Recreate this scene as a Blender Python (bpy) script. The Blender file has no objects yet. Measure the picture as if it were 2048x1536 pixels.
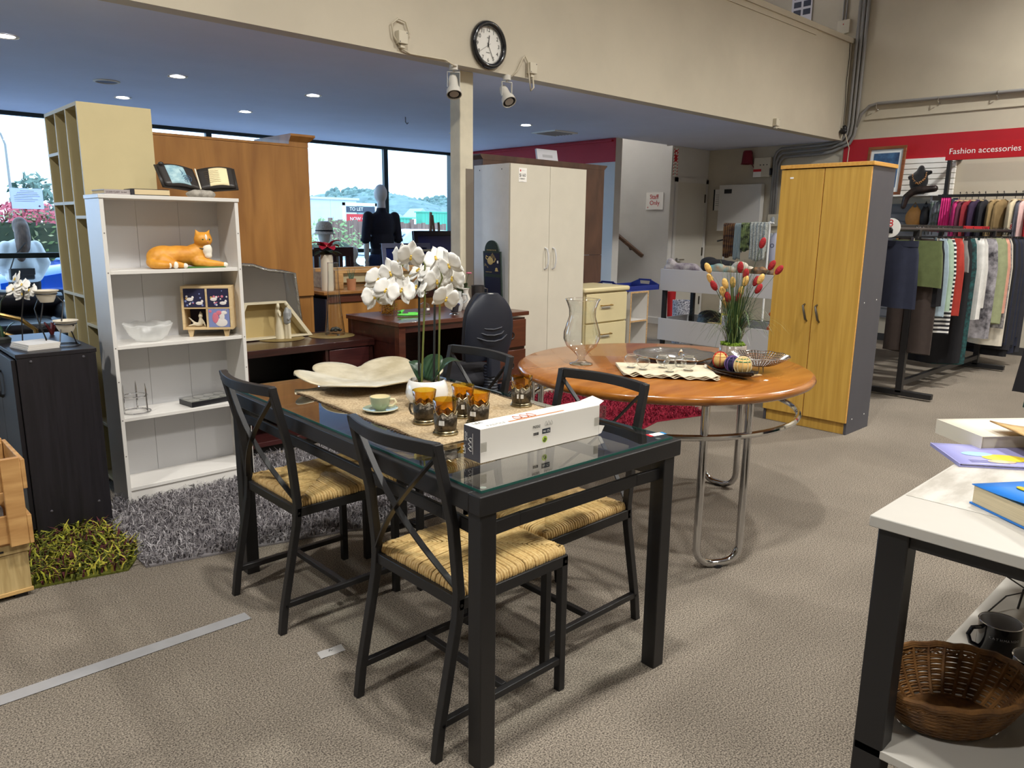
import bpy, bmesh, math, random
from mathutils import Vector, Matrix
R = math.radians
S = bpy.context.scene
COL = S.collection
# ---------------------------------------------------------------- camera
FPX = 1500.0
_p, _r, _y = R(11.84), R(0.67), R(43.3)
_f = Vector((math.sin(_y)*math.cos(_p), math.cos(_y)*math.cos(_p), -math.sin(_p)))
_ri = Vector((math.cos(_y), -math.sin(_y), 0)); _up = _ri.cross(_f)
_R = _ri*math.cos(_r) + _up*math.sin(_r); _U = _up*math.cos(_r) - _ri*math.sin(_r)
cd = bpy.data.cameras.new('camera'); cam = bpy.data.objects.new('camera', cd); COL.objects.link(cam)
cd.sensor_fit = 'HORIZONTAL'; cd.sensor_width = 36; cd.lens = 36*FPX/2048; cd.clip_start = .05; cd.clip_end = 400
M = Matrix((( _R.x,_U.x,-_f.x,0),(_R.y,_U.y,-_f.y,0),(_R.z,_U.z,-_f.z,1.37),(0,0,0,1)))
cam.matrix_world = M; S.camera = cam
# ---------------------------------------------------------------- world: pale overcast sky
W = bpy.data.worlds.new('sky'); S.world = W; W.use_nodes = True
nt = W.node_tree; nt.nodes.clear()
o = nt.nodes.new('ShaderNodeOutputWorld'); b = nt.nodes.new('ShaderNodeBackground')
tc = nt.nodes.new('ShaderNodeTexCoord'); nz = nt.nodes.new('ShaderNodeTexNoise'); nz.inputs['Scale'].default_value = 2.2; nz.inputs['Detail'].default_value = 5
cr = nt.nodes.new('ShaderNodeValToRGB'); cr.color_ramp.elements[0].position = .35; cr.color_ramp.elements[1].position = .62
cr.color_ramp.elements[0].color = (.36,.58,1,1); cr.color_ramp.elements[1].color = (.62,.80,1,1)
nt.links.new(tc.outputs['Generated'], nz.inputs['Vector']); nt.links.new(nz.outputs['Fac'], cr.inputs['Fac'])
nt.links.new(cr.outputs['Color'], b.inputs['Color']); b.inputs['Strength'].default_value = 3.3
nt.links.new(b.outputs['Background'], o.inputs['Surface'])
# ---------------------------------------------------------------- lamps of the sales hall (high ceiling pendants, above the frame)
def lamp(kind, loc, power, color, radius=.12, rot=None, **k):
    d = bpy.data.lights.new('hall_lamp', kind); d.energy = power; d.color = color
    if kind in ('POINT','SPOT'): d.shadow_soft_size = radius
    for a, v in k.items(): setattr(d, a, v)
    l = bpy.data.objects.new('hall_lamp', d); COL.objects.link(l); l.location = loc
    if rot: l.rotation_euler = rot
    return l
WARM = (1, .97, .91)
for x, y, e in ((1.05,1.1,400),(4.4,.8,400),(8.2,.6,560),(.6,-2.6,300),(4.4,-2.9,330),(-2.0,1.4,380),(8.4,-2.6,330)):
    lamp('SPOT', (x,y,5.0), e*.72, WARM, spot_size=R(156), spot_blend=.7)
lamp('POINT', (8.5,8.3,5.0), 110, WARM)   # unseen lamp added to brighten the stairs and staff wall
S.view_settings.view_transform = 'Standard'; S.view_settings.look = 'None'
S.view_settings.exposure = 0.74; S.view_settings.gamma = 1.0; S.view_settings.use_curve_mapping = False
# ---------------------------------------------------------------- mesh builder
class MB:
    def __init__(s): s.v = []; s.f = []
    def add(s, vs, fs):
        n = len(s.v); s.v += [tuple(v) for v in vs]; s.f += [tuple(i+n for i in f) for f in fs]; return s
    def box(s, x0,y0,z0,x1,y1,z1):
        return s.add([(x0,y0,z0),(x1,y0,z0),(x1,y1,z0),(x0,y1,z0),(x0,y0,z1),(x1,y0,z1),(x1,y1,z1),(x0,y1,z1)],
                     [(0,3,2,1),(4,5,6,7),(0,1,5,4),(1,2,6,5),(2,3,7,6),(3,0,4,7)])
    def loft(s, rings, cap=True, close=True):
        n = len(rings[0]); vs = [p for r in rings for p in r]; fs = []
        for i in range(len(rings)-1):
            for j in range(n if close else n-1):
                a = i*n+j; b = i*n+(j+1) % n; fs.append((a,b,b+n,a+n))
        if cap: fs.append(tuple(range(n-1,-1,-1))); fs.append(tuple((len(rings)-1)*n+j for j in range(n)))
        return s.add(vs, fs)
    def bar(s, p, q, w, h, up=(0,0,1)):
        p, q, up = Vector(p), Vector(q), Vector(up); d = (q-p).normalized()
        a = d.cross(up)
        if a.length < 1e-4: a = d.cross(Vector((0,1,0)))
        a.normalize(); c = a.cross(d)
        return s.loft([[e+a*(i*w/2)+c*(j*h/2) for i,j in ((-1,-1),(1,-1),(1,1),(-1,1))] for e in (p,q)])
    def tube(s, pts, r, n=8, closed=False, flat=1):
        P = [Vector(p) for p in pts]; N = len(P); rs = r if isinstance(r,(list,tuple)) else [r]*N
        rings = []; t0 = None; a = None
        for i in range(N):
            if closed: t = P[(i+1)%N]-P[i-1]
            else: t = P[min(i+1,N-1)]-P[max(i-1,0)]
            if t.length < 1e-9: t = Vector((0,0,1))
            t.normalize()
            if a is None:
                a = t.cross(Vector((0,0,1)))
                if a.length < 1e-3: a = t.cross(Vector((1,0,0)))
            else: a = a - t*a.dot(t)
            a.normalize(); c = t.cross(a)
            rings.append([P[i]+(a*math.cos(k*2*math.pi/n)+c*(math.sin(k*2*math.pi/n)*flat))*rs[i] for k in range(n)])
        if closed: rings.append(rings[0])
        return s.loft(rings, cap=not closed)
    def lathe(s, prof, n=24, c=(0,0,0), sx=1, sy=1, cap=False):
        rings = [[(c[0]+r*sx*math.cos(k*2*math.pi/n), c[1]+r*sy*math.sin(k*2*math.pi/n), c[2]+z) for k in range(n)] for r,z in prof]
        return s.loft(rings, cap=cap)
    def prism(s, poly, z0, z1):
        return s.loft([[(x,y,z) for x,y in poly] for z in (z0,z1)])
    def ell(s, c, r, n=14, m=8):
        pr = [(max(1e-4,math.sin(math.pi*i/m)), -math.cos(math.pi*i/m)) for i in range(m+1)]
        return s.loft([[(c[0]+q*r[0]*math.cos(k*2*math.pi/n), c[1]+q*r[1]*math.sin(k*2*math.pi/n), c[2]+z*r[2]) for k in range(n)] for q,z in pr])
    def grid(s, fn, nu, nv):
        vs = [fn(i/nu, j/nv) for i in range(nu+1) for j in range(nv+1)]
        return s.add(vs, [(i*(nv+1)+j,(i+1)*(nv+1)+j,(i+1)*(nv+1)+j+1,i*(nv+1)+j+1) for i in range(nu) for j in range(nv)])
    def mark(s): return len(s.v)
    def xf(s, m, k=0):
        s.v[k:] = [tuple(m @ Vector(v)) for v in s.v[k:]]; return s
    def build(s, name, mat, parent=None, sm=35, bev=0, sol=0, sub=0, col=None, loc=None):
        me = bpy.data.meshes.new(name); me.from_pydata(s.v, [], s.f); me.update()
        ob = bpy.data.objects.new(name, me); COL.objects.link(ob)
        for mm in (mat if isinstance(mat,(list,tuple)) else [mat]): me.materials.append(mm)
        bm = bmesh.new(); bm.from_mesh(me); bmesh.ops.recalc_face_normals(bm, faces=bm.faces); bm.to_mesh(me); bm.free()
        if sm:
            me.shade_smooth()
            if sm < 180: me.set_sharp_from_angle(angle=R(sm))
        if col: 
            at = me.color_attributes.new('tint','FLOAT_COLOR','POINT')
            for i,c in enumerate(col): at.data[i].color = (*c,1)
        if sol: m = ob.modifiers.new('solid','SOLIDIFY'); m.thickness = sol; m.offset = 0
        if sub: m = ob.modifiers.new('sub','SUBSURF'); m.levels = sub; m.render_levels = sub
        if bev: m = ob.modifiers.new('bev','BEVEL'); m.width = bev; m.segments = 2; m.limit_method = 'ANGLE'; m.angle_limit = R(40)
        if parent: ob.parent = parent
        if loc: ob.location = loc
        return ob
def tag(o, label, cat, group=None):
    o['label'] = label; o['category'] = cat
    if group: o['group'] = group
    return o
def thing(name, label, cat, loc=(0,0,0), rz=0, group=None):
    e = bpy.data.objects.new(name, None); COL.objects.link(e); e.empty_display_size = .05
    e.location = loc; e.rotation_euler = (0,0,R(rz)); return tag(e, label, cat, group)
def struct(mb, name, mat, **k):
    ob = mb.build(name, mat, sm=k.pop('sm',0), **k); ob['kind'] = 'structure'; return ob
def dup(root, loc, rz=0, label=None, group=None, parent=None):
    r = root.copy(); COL.objects.link(r); r.location = loc; r.rotation_euler = (0,0,R(rz))
    if label: r['label'] = label
    if group: r['group'] = group
    if parent: r.parent = parent
    for ch in list(root.children):
        c = ch.copy(); COL.objects.link(c); c.parent = r
        for g in ch.children:
            d = g.copy(); COL.objects.link(d); d.parent = c
    return r
def lcopy(o, loc, rot=None, parent=None, mat=None):
    c = o.copy(); COL.objects.link(c); c.location = loc
    if rot: c.rotation_euler = rot
    if parent: c.parent = parent
    return c
def B(x0,y0,z0,x1,y1,z1): return MB().box(x0,y0,z0,x1,y1,z1)
def text(s, size, mat, name='lettering', parent=None, m=None, align='LEFT', ext=.0004, sx=1, label=None):
    cu = bpy.data.curves.new('t','FONT'); cu.body = s; cu.size = size; cu.extrude = ext; cu.align_x = align; cu.resolution_u = 3
    ob = bpy.data.objects.new('t', cu); COL.objects.link(ob)
    dg = bpy.context.evaluated_depsgraph_get(); me = bpy.data.meshes.new_from_object(ob.evaluated_get(dg))
    bpy.data.objects.remove(ob); me.name = name; me.materials.clear(); me.materials.append(mat)
    t = bpy.data.objects.new(name, me); COL.objects.link(t)
    if sx != 1: me.transform(Matrix.Diagonal((sx,1,1,1)))
    if m: me.transform(m)
    if parent: t.parent = parent
    if label: t['label'] = label
    return t
def frame(o, x, y):     # matrix with local x axis -> x, local y -> y at origin o
    x = Vector(x).normalized(); y = Vector(y).normalized(); z = x.cross(y)
    return Matrix(((x.x,y.x,z.x,o[0]),(x.y,y.y,z.y,o[1]),(x.z,y.z,z.z,o[2]),(0,0,0,1)))
# ---------------------------------------------------------------- materials
def s2l(c): return tuple((v/255/12.92 if v/255 <= .04045 else ((v/255+.055)/1.055)**2.4) for v in c)
MATS = {}
def nodes(name):
    m = bpy.data.materials.new(name); m.use_nodes = True; t = m.node_tree
    return m, t, t.nodes['Principled BSDF']
def mat(name, c, rough=.5, metal=0, noise=0, nscale=8, bump=0, bscale=60, spec=.5, trans=0, ior=1.45, coat=0, emit=0, alpha=1, stretch=None, srgb=True, sheen=0, c2=None, att=False):
    if name in MATS: return MATS[name]
    m, t, p = nodes(name); c = s2l(c) if srgb else c
    p.inputs['Base Color'].default_value = (*c,1); p.inputs['Roughness'].default_value = rough; p.inputs['Metallic'].default_value = metal
    p.inputs['Specular IOR Level'].default_value = spec; p.inputs['IOR'].default_value = ior; p.inputs['Transmission Weight'].default_value = trans
    p.inputs['Coat Weight'].default_value = coat; p.inputs['Alpha'].default_value = alpha; p.inputs['Sheen Weight'].default_value = sheen
    if emit: p.inputs['Emission Color'].default_value = (*c,1); p.inputs['Emission Strength'].default_value = emit
    tc = t.nodes.new('ShaderNodeTexCoord'); vec = tc.outputs['Object']
    if stretch:
        mp = t.nodes.new('ShaderNodeMapping'); mp.inputs['Scale'].default_value = stretch; t.links.new(vec, mp.inputs['Vector']); vec = mp.outputs['Vector']
    if att:
        a = t.nodes.new('ShaderNodeAttribute'); a.attribute_name = 'tint'; t.links.new(a.outputs['Color'], p.inputs['Base Color'])
    elif noise or c2:
        n = t.nodes.new('ShaderNodeTexNoise'); n.inputs['Scale'].default_value = nscale; n.inputs['Detail'].default_value = 6; n.inputs['Roughness'].default_value = .6
        t.links.new(vec, n.inputs['Vector']); r = t.nodes.new('ShaderNodeValToRGB'); e = r.color_ramp.elements
        d = s2l(c2) if c2 else tuple(v*(1-noise) for v in c); l = c if c2 else tuple(min(1,v*(1+noise)) for v in c)
        e[0].color = (*d,1); e[1].color = (*l,1); e[0].position = .36; e[1].position = .64
        t.links.new(n.outputs['Fac'], r.inputs['Fac']); t.links.new(r.outputs['Color'], p.inputs['Base Color'])
    if bump:
        n = t.nodes.new('ShaderNodeTexNoise'); n.inputs['Scale'].default_value = bscale; n.inputs['Detail'].default_value = 4
        bb = t.nodes.new('ShaderNodeBump'); bb.inputs['Strength'].default_value = bump; bb.inputs['Distance'].default_value = .004
        t.links.new(vec, n.inputs['Vector']); t.links.new(n.outputs['Fac'], bb.inputs['Height']); t.links.new(bb.outputs['Normal'], p.inputs['Normal'])
    MATS[name] = m; return m
def wood(name, ca, cb, grain=(14,14,1.2), rough=.42, coat=0, bump=.05, sc=3.0):
    if name in MATS: return MATS[name]
    m, t, p = nodes(name); p.inputs['Roughness'].default_value = rough; p.inputs['Coat Weight'].default_value = coat
    tc = t.nodes.new('ShaderNodeTexCoord'); mp = t.nodes.new('ShaderNodeMapping'); mp.inputs['Scale'].default_value = grain
    t.links.new(tc.outputs['Object'], mp.inputs['Vector'])
    n = t.nodes.new('ShaderNodeTexNoise'); n.inputs['Scale'].default_value = sc; n.inputs['Detail'].default_value = 8; n.inputs['Distortion'].default_value = .6
    t.links.new(mp.outputs['Vector'], n.inputs['Vector'])
    r = t.nodes.new('ShaderNodeValToRGB'); e = r.color_ramp.elements; e[0].position = .33; e[1].position = .68
    e[0].color = (*s2l(ca),1); e[1].color = (*s2l(cb),1)
    t.links.new(n.outputs['Fac'], r.inputs['Fac']); t.links.new(r.outputs['Color'], p.inputs['Base Color'])
    b = t.nodes.new('ShaderNodeBump'); b.inputs['Strength'].default_value = bump; b.inputs['Distance'].default_value = .002
    t.links.new(n.outputs['Fac'], b.inputs['Height']); t.links.new(b.outputs['Normal'], p.inputs['Normal'])
    MATS[name] = m; return m
def thin_glass(name, tint=(.96,.98,.97), rough=0, refl=1.0, pwr=4.0):
    if name in MATS: return MATS[name]
    m, t, p = nodes(name); t.nodes.remove(p); out = t.nodes['Material Output']
    tr = t.nodes.new('ShaderNodeBsdfTransparent'); tr.inputs['Color'].default_value = (*tint,1)
    gl = t.nodes.new('ShaderNodeBsdfGlossy'); gl.inputs['Roughness'].default_value = rough
    fr = t.nodes.new('ShaderNodeLayerWeight'); fr.inputs['Blend'].default_value = .5
    pw = t.nodes.new('ShaderNodeMath'); pw.operation = 'POWER'; pw.inputs[1].default_value = pwr; t.links.new(fr.outputs['Facing'], pw.inputs[0])
    mu = t.nodes.new('ShaderNodeMath'); mu.operation = 'MULTIPLY_ADD'; mu.inputs[1].default_value = .9*refl; mu.inputs[2].default_value = .045*refl; mu.use_clamp = True
    mx = t.nodes.new('ShaderNodeMixShader'); t.links.new(pw.outputs[0], mu.inputs[0]); t.links.new(mu.outputs[0], mx.inputs[0])
    t.links.new(tr.outputs[0], mx.inputs[1]); t.links.new(gl.outputs[0], mx.inputs[2]); t.links.new(mx.outputs[0], out.inputs['Surface'])
    MATS[name] = m; return m
BLACK = mat('black_powder_coat', (34,33,34), .42, spec=.45)
WHITE = mat('white_melamine', (222,219,214), .35, noise=.02, nscale=3)
CHROME = mat('chrome', (200,200,202), .08, 1)
STEEL = mat('hammered_silver', (235,233,228), .2, 1, bump=1, bscale=90)
PAPER = mat('white_paper', (240,238,232), .7)
INK = mat('black_ink', (25,25,28), .7)
REDINK = mat('red_ink', (200,35,45), .7)
GLASS = thin_glass('clear_glass',(.95,.965,.96),.02,1.5,2.4)
SGLASS = mat('solid_glass', (255,255,255), .02, trans=1, ior=1.45)
# ---------------------------------------------------------------- the setting
def carpet():
    m, t, p = nodes('carpet'); p.inputs['Roughness'].default_value = .95; p.inputs['Specular IOR Level'].default_value = .15
    tc = t.nodes.new('ShaderNodeTexCoord')
    a = t.nodes.new('ShaderNodeTexNoise'); a.inputs['Scale'].default_value = 210; a.inputs['Detail'].default_value = 3; a.inputs['Roughness'].default_value = .7
    c = t.nodes.new('ShaderNodeTexNoise'); c.inputs['Scale'].default_value = 1.6; c.inputs['Detail'].default_value = 6
    r = t.nodes.new('ShaderNodeValToRGB'); e = r.color_ramp.elements; e[0].position = .38; e[1].position = .62
    e[0].color = (*s2l((72,66,60)),1); e[1].color = (*s2l((168,157,142)),1)
    r2 = t.nodes.new('ShaderNodeValToRGB'); e = r2.color_ramp.elements; e[0].position = .3; e[1].position = .7; e[0].color = (.78,.78,.78,1); e[1].color = (1,1,1,1)
    mx = t.nodes.new('ShaderNodeMix'); mx.data_type = 'RGBA'; mx.blend_type = 'MULTIPLY'; mx.inputs['Factor'].default_value = 1
    for n in (a,c): t.links.new(tc.outputs['Object'], n.inputs['Vector'])
    t.links.new(a.outputs['Fac'], r.inputs['Fac']); t.links.new(c.outputs['Fac'], r2.inputs['Fac'])
    t.links.new(r.outputs['Color'], mx.inputs[6]); t.links.new(r2.outputs['Color'], mx.inputs[7]); t.links.new(mx.outputs[2], p.inputs['Base Color'])
    b = t.nodes.new('ShaderNodeBump'); b.inputs['Strength'].default_value = .12; b.inputs['Distance'].default_value = .002
    t.links.new(a.outputs['Fac'], b.inputs['Height']); t.links.new(b.outputs['Normal'], p.inputs['Normal'])
    return m
PAINT = mat('cream_wall_paint', (196,187,168), .75, noise=.05, nscale=1.2, bump=.04, bscale=120)
PAINT2 = mat('white_wall_paint', (206,204,200), .75, noise=.04, nscale=1.5)
CEIL = mat('white_ceiling_paint', (212,218,240), .8, noise=.02, nscale=2)
REDP = mat('red_band_paint', (176,26,38), .6, noise=.05, nscale=2)
ALU = mat('dark_green_aluminium', (28,44,44), .4)
GREYP = mat('grey_slat_paint', (120,122,128), .6)
struct(B(-6,-6,-.1,12,9.6,0), 'floor', carpet())
c = MB().box(-6,4.57,2.5,7.82,9.65,2.56).box(7.82,4.57,2.5,10,6.41,2.56)
struct(c, 'ceiling', CEIL)
struct(B(-6,-6,5.7,12,10,5.8), 'ceiling_hall', CEIL)
b = struct(MB().box(-6,4.45,2.5,10,4.57,3.70), 'wall_bulkhead', PAINT)
t = MB().box(-6,4.425,3.66,10,4.60,3.72).box(-6,4.44,3.60,9.0,4.45,3.66).build('cap_rail', PAINT, b, sm=0)
wr = struct(B(10,-6,0,10.15,10,5.7), 'wall_right', PAINT)
MB().box(9.985,-6,0,10,6.42,.09).build('skirting', mat('charcoal_skirting',(52,50,50),.6), wr, sm=0)
MB().box(9.992,.0,2.205,10.0,4.43,2.502).build('red_band', REDP, wr, sm=0)
struct(B(9.07,6.42,0,10,6.52,2.5), 'wall_door', PAINT2)
ws = struct(B(9.07,6.52,0,9.17,9.65,5.7), 'wall_stairs', PAINT2)
MB().box(9.052,6.43,0,9.07,9.6,.09).build('skirting', PAINT2, ws, sm=0)
wp = struct(B(7.82,6.41,0,7.95,9.65,5.7), 'wall_partition', PAINT2)
MB().box(7.812,6.41,2.205,7.82,9.65,2.499).build('red_band', REDP, wp, sm=0)
MB().box(7.78,6.45,2.455,7.812,9.6,2.475).build('picture_rail', REDP, wp, sm=0)
struct(B(-6.1,-6,0,-6,10,5.7), 'wall_left', PAINT)
struct(B(-6,-6.1,0,10,-6,5.7), 'wall_back', PAINT)
struct(MB().box(-6,9.65,2.53,10,9.75,5.7).box(7.82,9.65,0,10,9.75,2.53), 'wall_front', PAINT)
XM = [-6,-3.9,-1.3,1.3,3.9,6.5,7.76]
for i in range(len(XM)-1):
    x0, x1 = XM[i], XM[i+1]
    w = struct(MB().box(x0,9.66,.1,x0+.035,9.72,2.53).box(x1-.035,9.66,.1,x1,9.72,2.53).box(x0+.035,9.66,2.46,x1-.035,9.72,2.53)
        .box(x0+.035,9.66,0,x1-.035,9.72,.1).box(x0+.035,9.665,.975,x1-.035,9.715,1.03), 'window_%d' % (i+1), ALU)
    MB().box(x0+.035,9.688,1.03,x1-.035,9.694,2.46).box(x0+.035,9.688,.1,x1-.035,9.694,.975).build('pane', thin_glass('window_glass',(.93,.97,.96),0,.6), w, sm=0)
struct(B(7.70,9.60,0,7.82,9.74,2.5), 'trim_1', ALU)
# ---------------------------------------------------------------- glass dining table (origin at front-left corner, long axis +y)
TZ = .757; TW, TL = .782, 1.535
DT = thing('dining_table', 'rectangular black metal dining table with a clear glass top', 'table', (1.085,1.255,0), -1.6)
for i,(x,y) in enumerate(((.012,.012),(TW-.062,.012),(.012,TL-.062),(TW-.062,TL-.062))):
    B(x,y,0,x+.05,y+.05,.70).build('leg', BLACK, DT, bev=.003)
fr = MB().box(0,0,.70,TW,.045,.75).box(0,TL-.045,.70,TW,TL,.75).box(0,.045,.70,.045,TL-.045,.75).box(TW-.045,.045,.70,TW,TL-.045,.75)
fr.build('top_frame', BLACK, DT, bev=.003)
m = MB()
for k in range(1,4): m.box(.045, TL*k/4-.012,.712, TW-.045, TL*k/4+.012,.735)
m.build('cross_rail', BLACK, DT, bev=.002)
for y in (.035,TL-.035):
    pts = [(.06,y),(.16,y+.006*(1 if y<.5 else -1)),(TW-.16,y+.006*(1 if y<.5 else -1)),(TW-.06,y)]
    m = MB()
    for a,b2 in zip(pts,pts[1:]): m.bar((*a,.645),(*b2,.645),.012,.036)
    m.build('lower_rail', BLACK, DT, bev=.002)
for x in (.035,TW-.035):
    m = MB(); q = .006*(1 if x<.4 else -1)
    pts = [(x,.06),(x+q,.2),(x+q,TL-.2),(x,TL-.06)]
    for a,b2 in zip(pts,pts[1:]): m.bar((*a,.645),(*b2,.645),.012,.036)
    m.build('lower_rail', BLACK, DT, bev=.002)
TG = thin_glass('table_glass',(.84,.89,.87),0,1.9)
TGE = mat('green_glass_edge',(40,92,82),.15,spec=.6)
gl = MB().add([(.02,.02,TZ),(TW-.02,.02,TZ),(TW-.02,TL-.02,TZ),(.02,TL-.02,TZ)],[(0,1,2,3)]).build('glass_top', TG, DT, sm=0)
m = MB().box(.0192,.0192,.7505,TW-.0192,.02,TZ).box(.0192,TL-.02,.7505,TW-.0192,TL-.0192,TZ).box(.0192,.02,.7505,.02,TL-.02,TZ).box(TW-.02,.02,.7505,TW-.0192,TL-.02,TZ)
m.build('glass_edge', TGE, DT, sm=0)['label'] = 'green edge of the glass top'
m = MB()
for x in (.05,TW-.05):
    for y in (.05,TL-.05): m.lathe([(.0001,.7492),(.008,.7492),(.008,.7506),(.0001,.7506)],12,(x,y,0))
m.build('glass_pad', mat('clear_rubber',(170,180,170),.3), DT)
# ---------------------------------------------------------------- chairs: black metal, cross back, rush seat. local: back at x=0, faces +x, y 0..0.40
def rush(mb, x0,x1,y0,y1,z, N=38):
    rnd = random.Random(3); cx, cy = (x0+x1)/2, (y0+y1)/2; hx, hy = (x1-x0)/2, (y1-y0)/2; rr = hx*2/N*.53
    def puff(u, v): return z + .010*(1-max(abs(u),abs(v)))**.5 - .004*abs(abs(u)-abs(v) < .05) 
    for sd in range(4):
        for i in range(N):
            t = -1 + (2*i+1)/N; j = rnd.uniform(-.3,.3)/N; d = abs(t); zz = rnd.uniform(-.0012,.0012)
            P = []
            for k,q in enumerate((d, d*.5+.5, .93)):
                u, v = (t+j*(q>d), q)
                P.append((u,v,puff(t,q)+zz))
            out = [(cx+u*hx, cy-v*hy, w) for u,v,w in P] if sd == 0 else [(cx+u*hx, cy+v*hy, w) for u,v,w in P] if sd == 1 else \
                  [(cx-v*hx, cy+u*hy, w) for u,v,w in P] if sd == 2 else [(cx+v*hx, cy+u*hy, w) for u,v,w in P]
            e = Vector(((0,-1,0),(0,1,0),(-1,0,0),(1,0,0))[sd]); l = Vector(out[-1])
            out += [tuple(l+e*.011+Vector((0,0,-.004))), tuple(l+e*.015+Vector((0,0,-.016))), tuple(l+e*.013+Vector((0,0,-.036)))]
            r = rr*(hy/hx if sd > 1 else 1)*rnd.uniform(.85,1.2)
            mb.tube(out, [r*.9,r,r,r,r,r*.8], 5, flat=.8)
    return mb
RUSH = mat('woven_rush', (220,188,128), .55, c2=(194,156,98), nscale=110, stretch=(1,1,1), bump=.2, bscale=200)
def make_chair():
    t = thing('dining_chair', 'black metal dining chair with a woven rush seat', 'chair')
    W_ = .40; s = .024
    pr = [(0,0),(.012,.09),(.072,.38),(.078,.45),(.06,.64),(.012,.845),(.01,.86)]      # (x,z) of a back post
    for y in (s/2, W_-s/2):
        m = MB(); 
        m.loft([[(x-s/2,y-s/2,z),(x+s/2,y-s/2,z),(x+s/2,y+s/2,z),(x-s/2,y+s/2,z)] for x,z in pr])
        m.build('back_post', BLACK, t, bev=.002)
    for y in (s/2, W_-s/2):
        m = B(.455,y-s/2,0,.455+s,y+s/2,.435).build('leg', BLACK, t, bev=.002)
    # curved top rail bows backwards
    m = MB(); n = 10; rings = []
    for i in range(n+1):
        v = i/n; y = s*.4 + v*(W_-s*.8); bow = -.038*math.sin(math.pi*v); x = .011+bow
        rings.append([(x-s/2,y,.829),(x+s/2,y,.829),(x+s/2,y,.862),(x-s/2,y,.862)])
    m.loft(rings); m.build('top_rail', BLACK, t, bev=.002)
    for a, c2 in ((0,1),(1,0)):
        m = MB(); pts = []
        for i in range(9):
            v = i/8; y = (s + (W_-2*s)*v) if a == 0 else (W_-s-(W_-2*s)*v); z = .82-.36*v
            x = .02 + .055*v - .03*math.sin(math.pi*v)
            pts.append((x + (.004 if a else -.004), y, z))
        for p,q in zip(pts,pts[1:]): m.bar(p,q,.005,.017,up=(0,1,0) if False else (1,0,0))
        m.build('cross_bar', BLACK, t, bev=0)
    sf = MB().box(.07,0,.405,.479,s,.437).box(.07,W_-s,.405,.479,W_,.437).box(.07,s,.405,.094,W_-s,.437).box(.455,s,.405,.479,W_-s,.437)
    sf.build('seat_frame', BLACK, t, bev=.002)
    rush(MB(), .088,.476,.012,W_-.012,.462).build('rush_seat', RUSH, t, sm=180)['label'] = 'golden woven rush seat'
    B(.10,.03,.425,.465,W_-.03,.455).build('seat_base', mat('rush_dark',(120,88,44),.8), t)
    for y in (s/2, W_-s/2): MB().bar((.01,y,.10),(.465,y,.10),.02,.02).build('side_stretcher', BLACK, t, bev=.002)
    MB().bar((.25,s,.10),(.25,W_-s,.10),.02,.02).build('cross_stretcher', BLACK, t, bev=.002)
    m = MB()
    for y,sg in ((0,-1),(W_,1)):
        for x,z in ((.017,.10),(.076,.42),(.467,.42)): m.lathe([(.0001,0),(.005,0),(.005,.002),(.0001,.002)],8).xf(Matrix.Translation((x,y+(-.0005 if sg<0 else .0005),z)) @ Matrix.Rotation(R(90*sg*-1),4,'X'), len(m.v)-32)
    m.build('screw', mat('screw_black',(60,60,62),.3,1), t)
    return t
CH = make_chair(); G = 'four black chairs around the glass table'
CH.location = (1.042,1.366,0); CH.rotation_euler = (0,0,R(0)); CH['group'] = G
CH['label'] = 'nearest black metal chair with a rush seat, its crossed back toward the viewer'
dup(CH, (1.035,2.215,0), 0, 'black metal chair with a rush seat between the tape line and the white bookcase', G)
dup(CH, (2.018,1.87,0), 180, 'black metal chair with a rush seat standing beside the round wooden table', G)
dup(CH, (2.045,2.56,0), 180, 'black metal chair in front of the black swivel office chair', G)
# ---------------------------------------------------------------- round oak table on chrome hoop legs
RT = thing('round_table', 'round honey coloured wooden table on chrome tube legs', 'table', (2.9,2.05,0))
OAK = wood('honey_oak', (144,84,28), (172,110,44), (1.4,9,9), .22, .35, .02, 2.2)
pr = [(.0001,.695),(.62,.695),(.655,.699),(.674,.709),(.682,.722),(.676,.735),(.660,.743),(.0001,.744)]
MB().lathe(pr,72).build('table_top', OAK, RT, sm=60)
ring = [(.62*math.cos(a*2*math.pi/64), .62*math.sin(a*2*math.pi/64), .56) for a in range(64)]
MB().tube(ring,.013,10,closed=True).build('hoop', CHROME, RT)
for a in (-118.6,1.4,121.4):
    ca, sa = math.cos(R(a)), math.sin(R(a)); T = Vector((-sa,ca,0)); O = Vector((ca*.605,sa*.605,0)); h = .098; rr = .075
    pts = [O-T*h+Vector((0,0,z)) for z in (.69,.4,.1+rr*.3)]
    for k in range(7):
        q = k/6*math.pi/2; pts.append(O-T*(h-rr+rr*math.cos(q))+Vector((0,0,.016+rr-rr*math.sin(q))))
    pts += [O*1.0+T*(p.x*0) - T*0 + (O+T*((O-p).dot(T)) - O) + Vector((0,0,p.z)) for p in reversed(pts)]
    MB().tube(pts,.016,12).build('leg', CHROME, RT)
    m = MB().lathe([(.0001,0),(.022,0),(.022,.006),(.0001,.006)],12,(O.x,O.y,0)); m.build('foot_pad', BLACK, RT)
B(-.012,-.56,.7442,.012,-.545,.7446).xf(Matrix.Rotation(R(8),4,'Z')).build('price_sticker', PAPER, RT, sm=0, loc=(-.05,.03,0))
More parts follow.
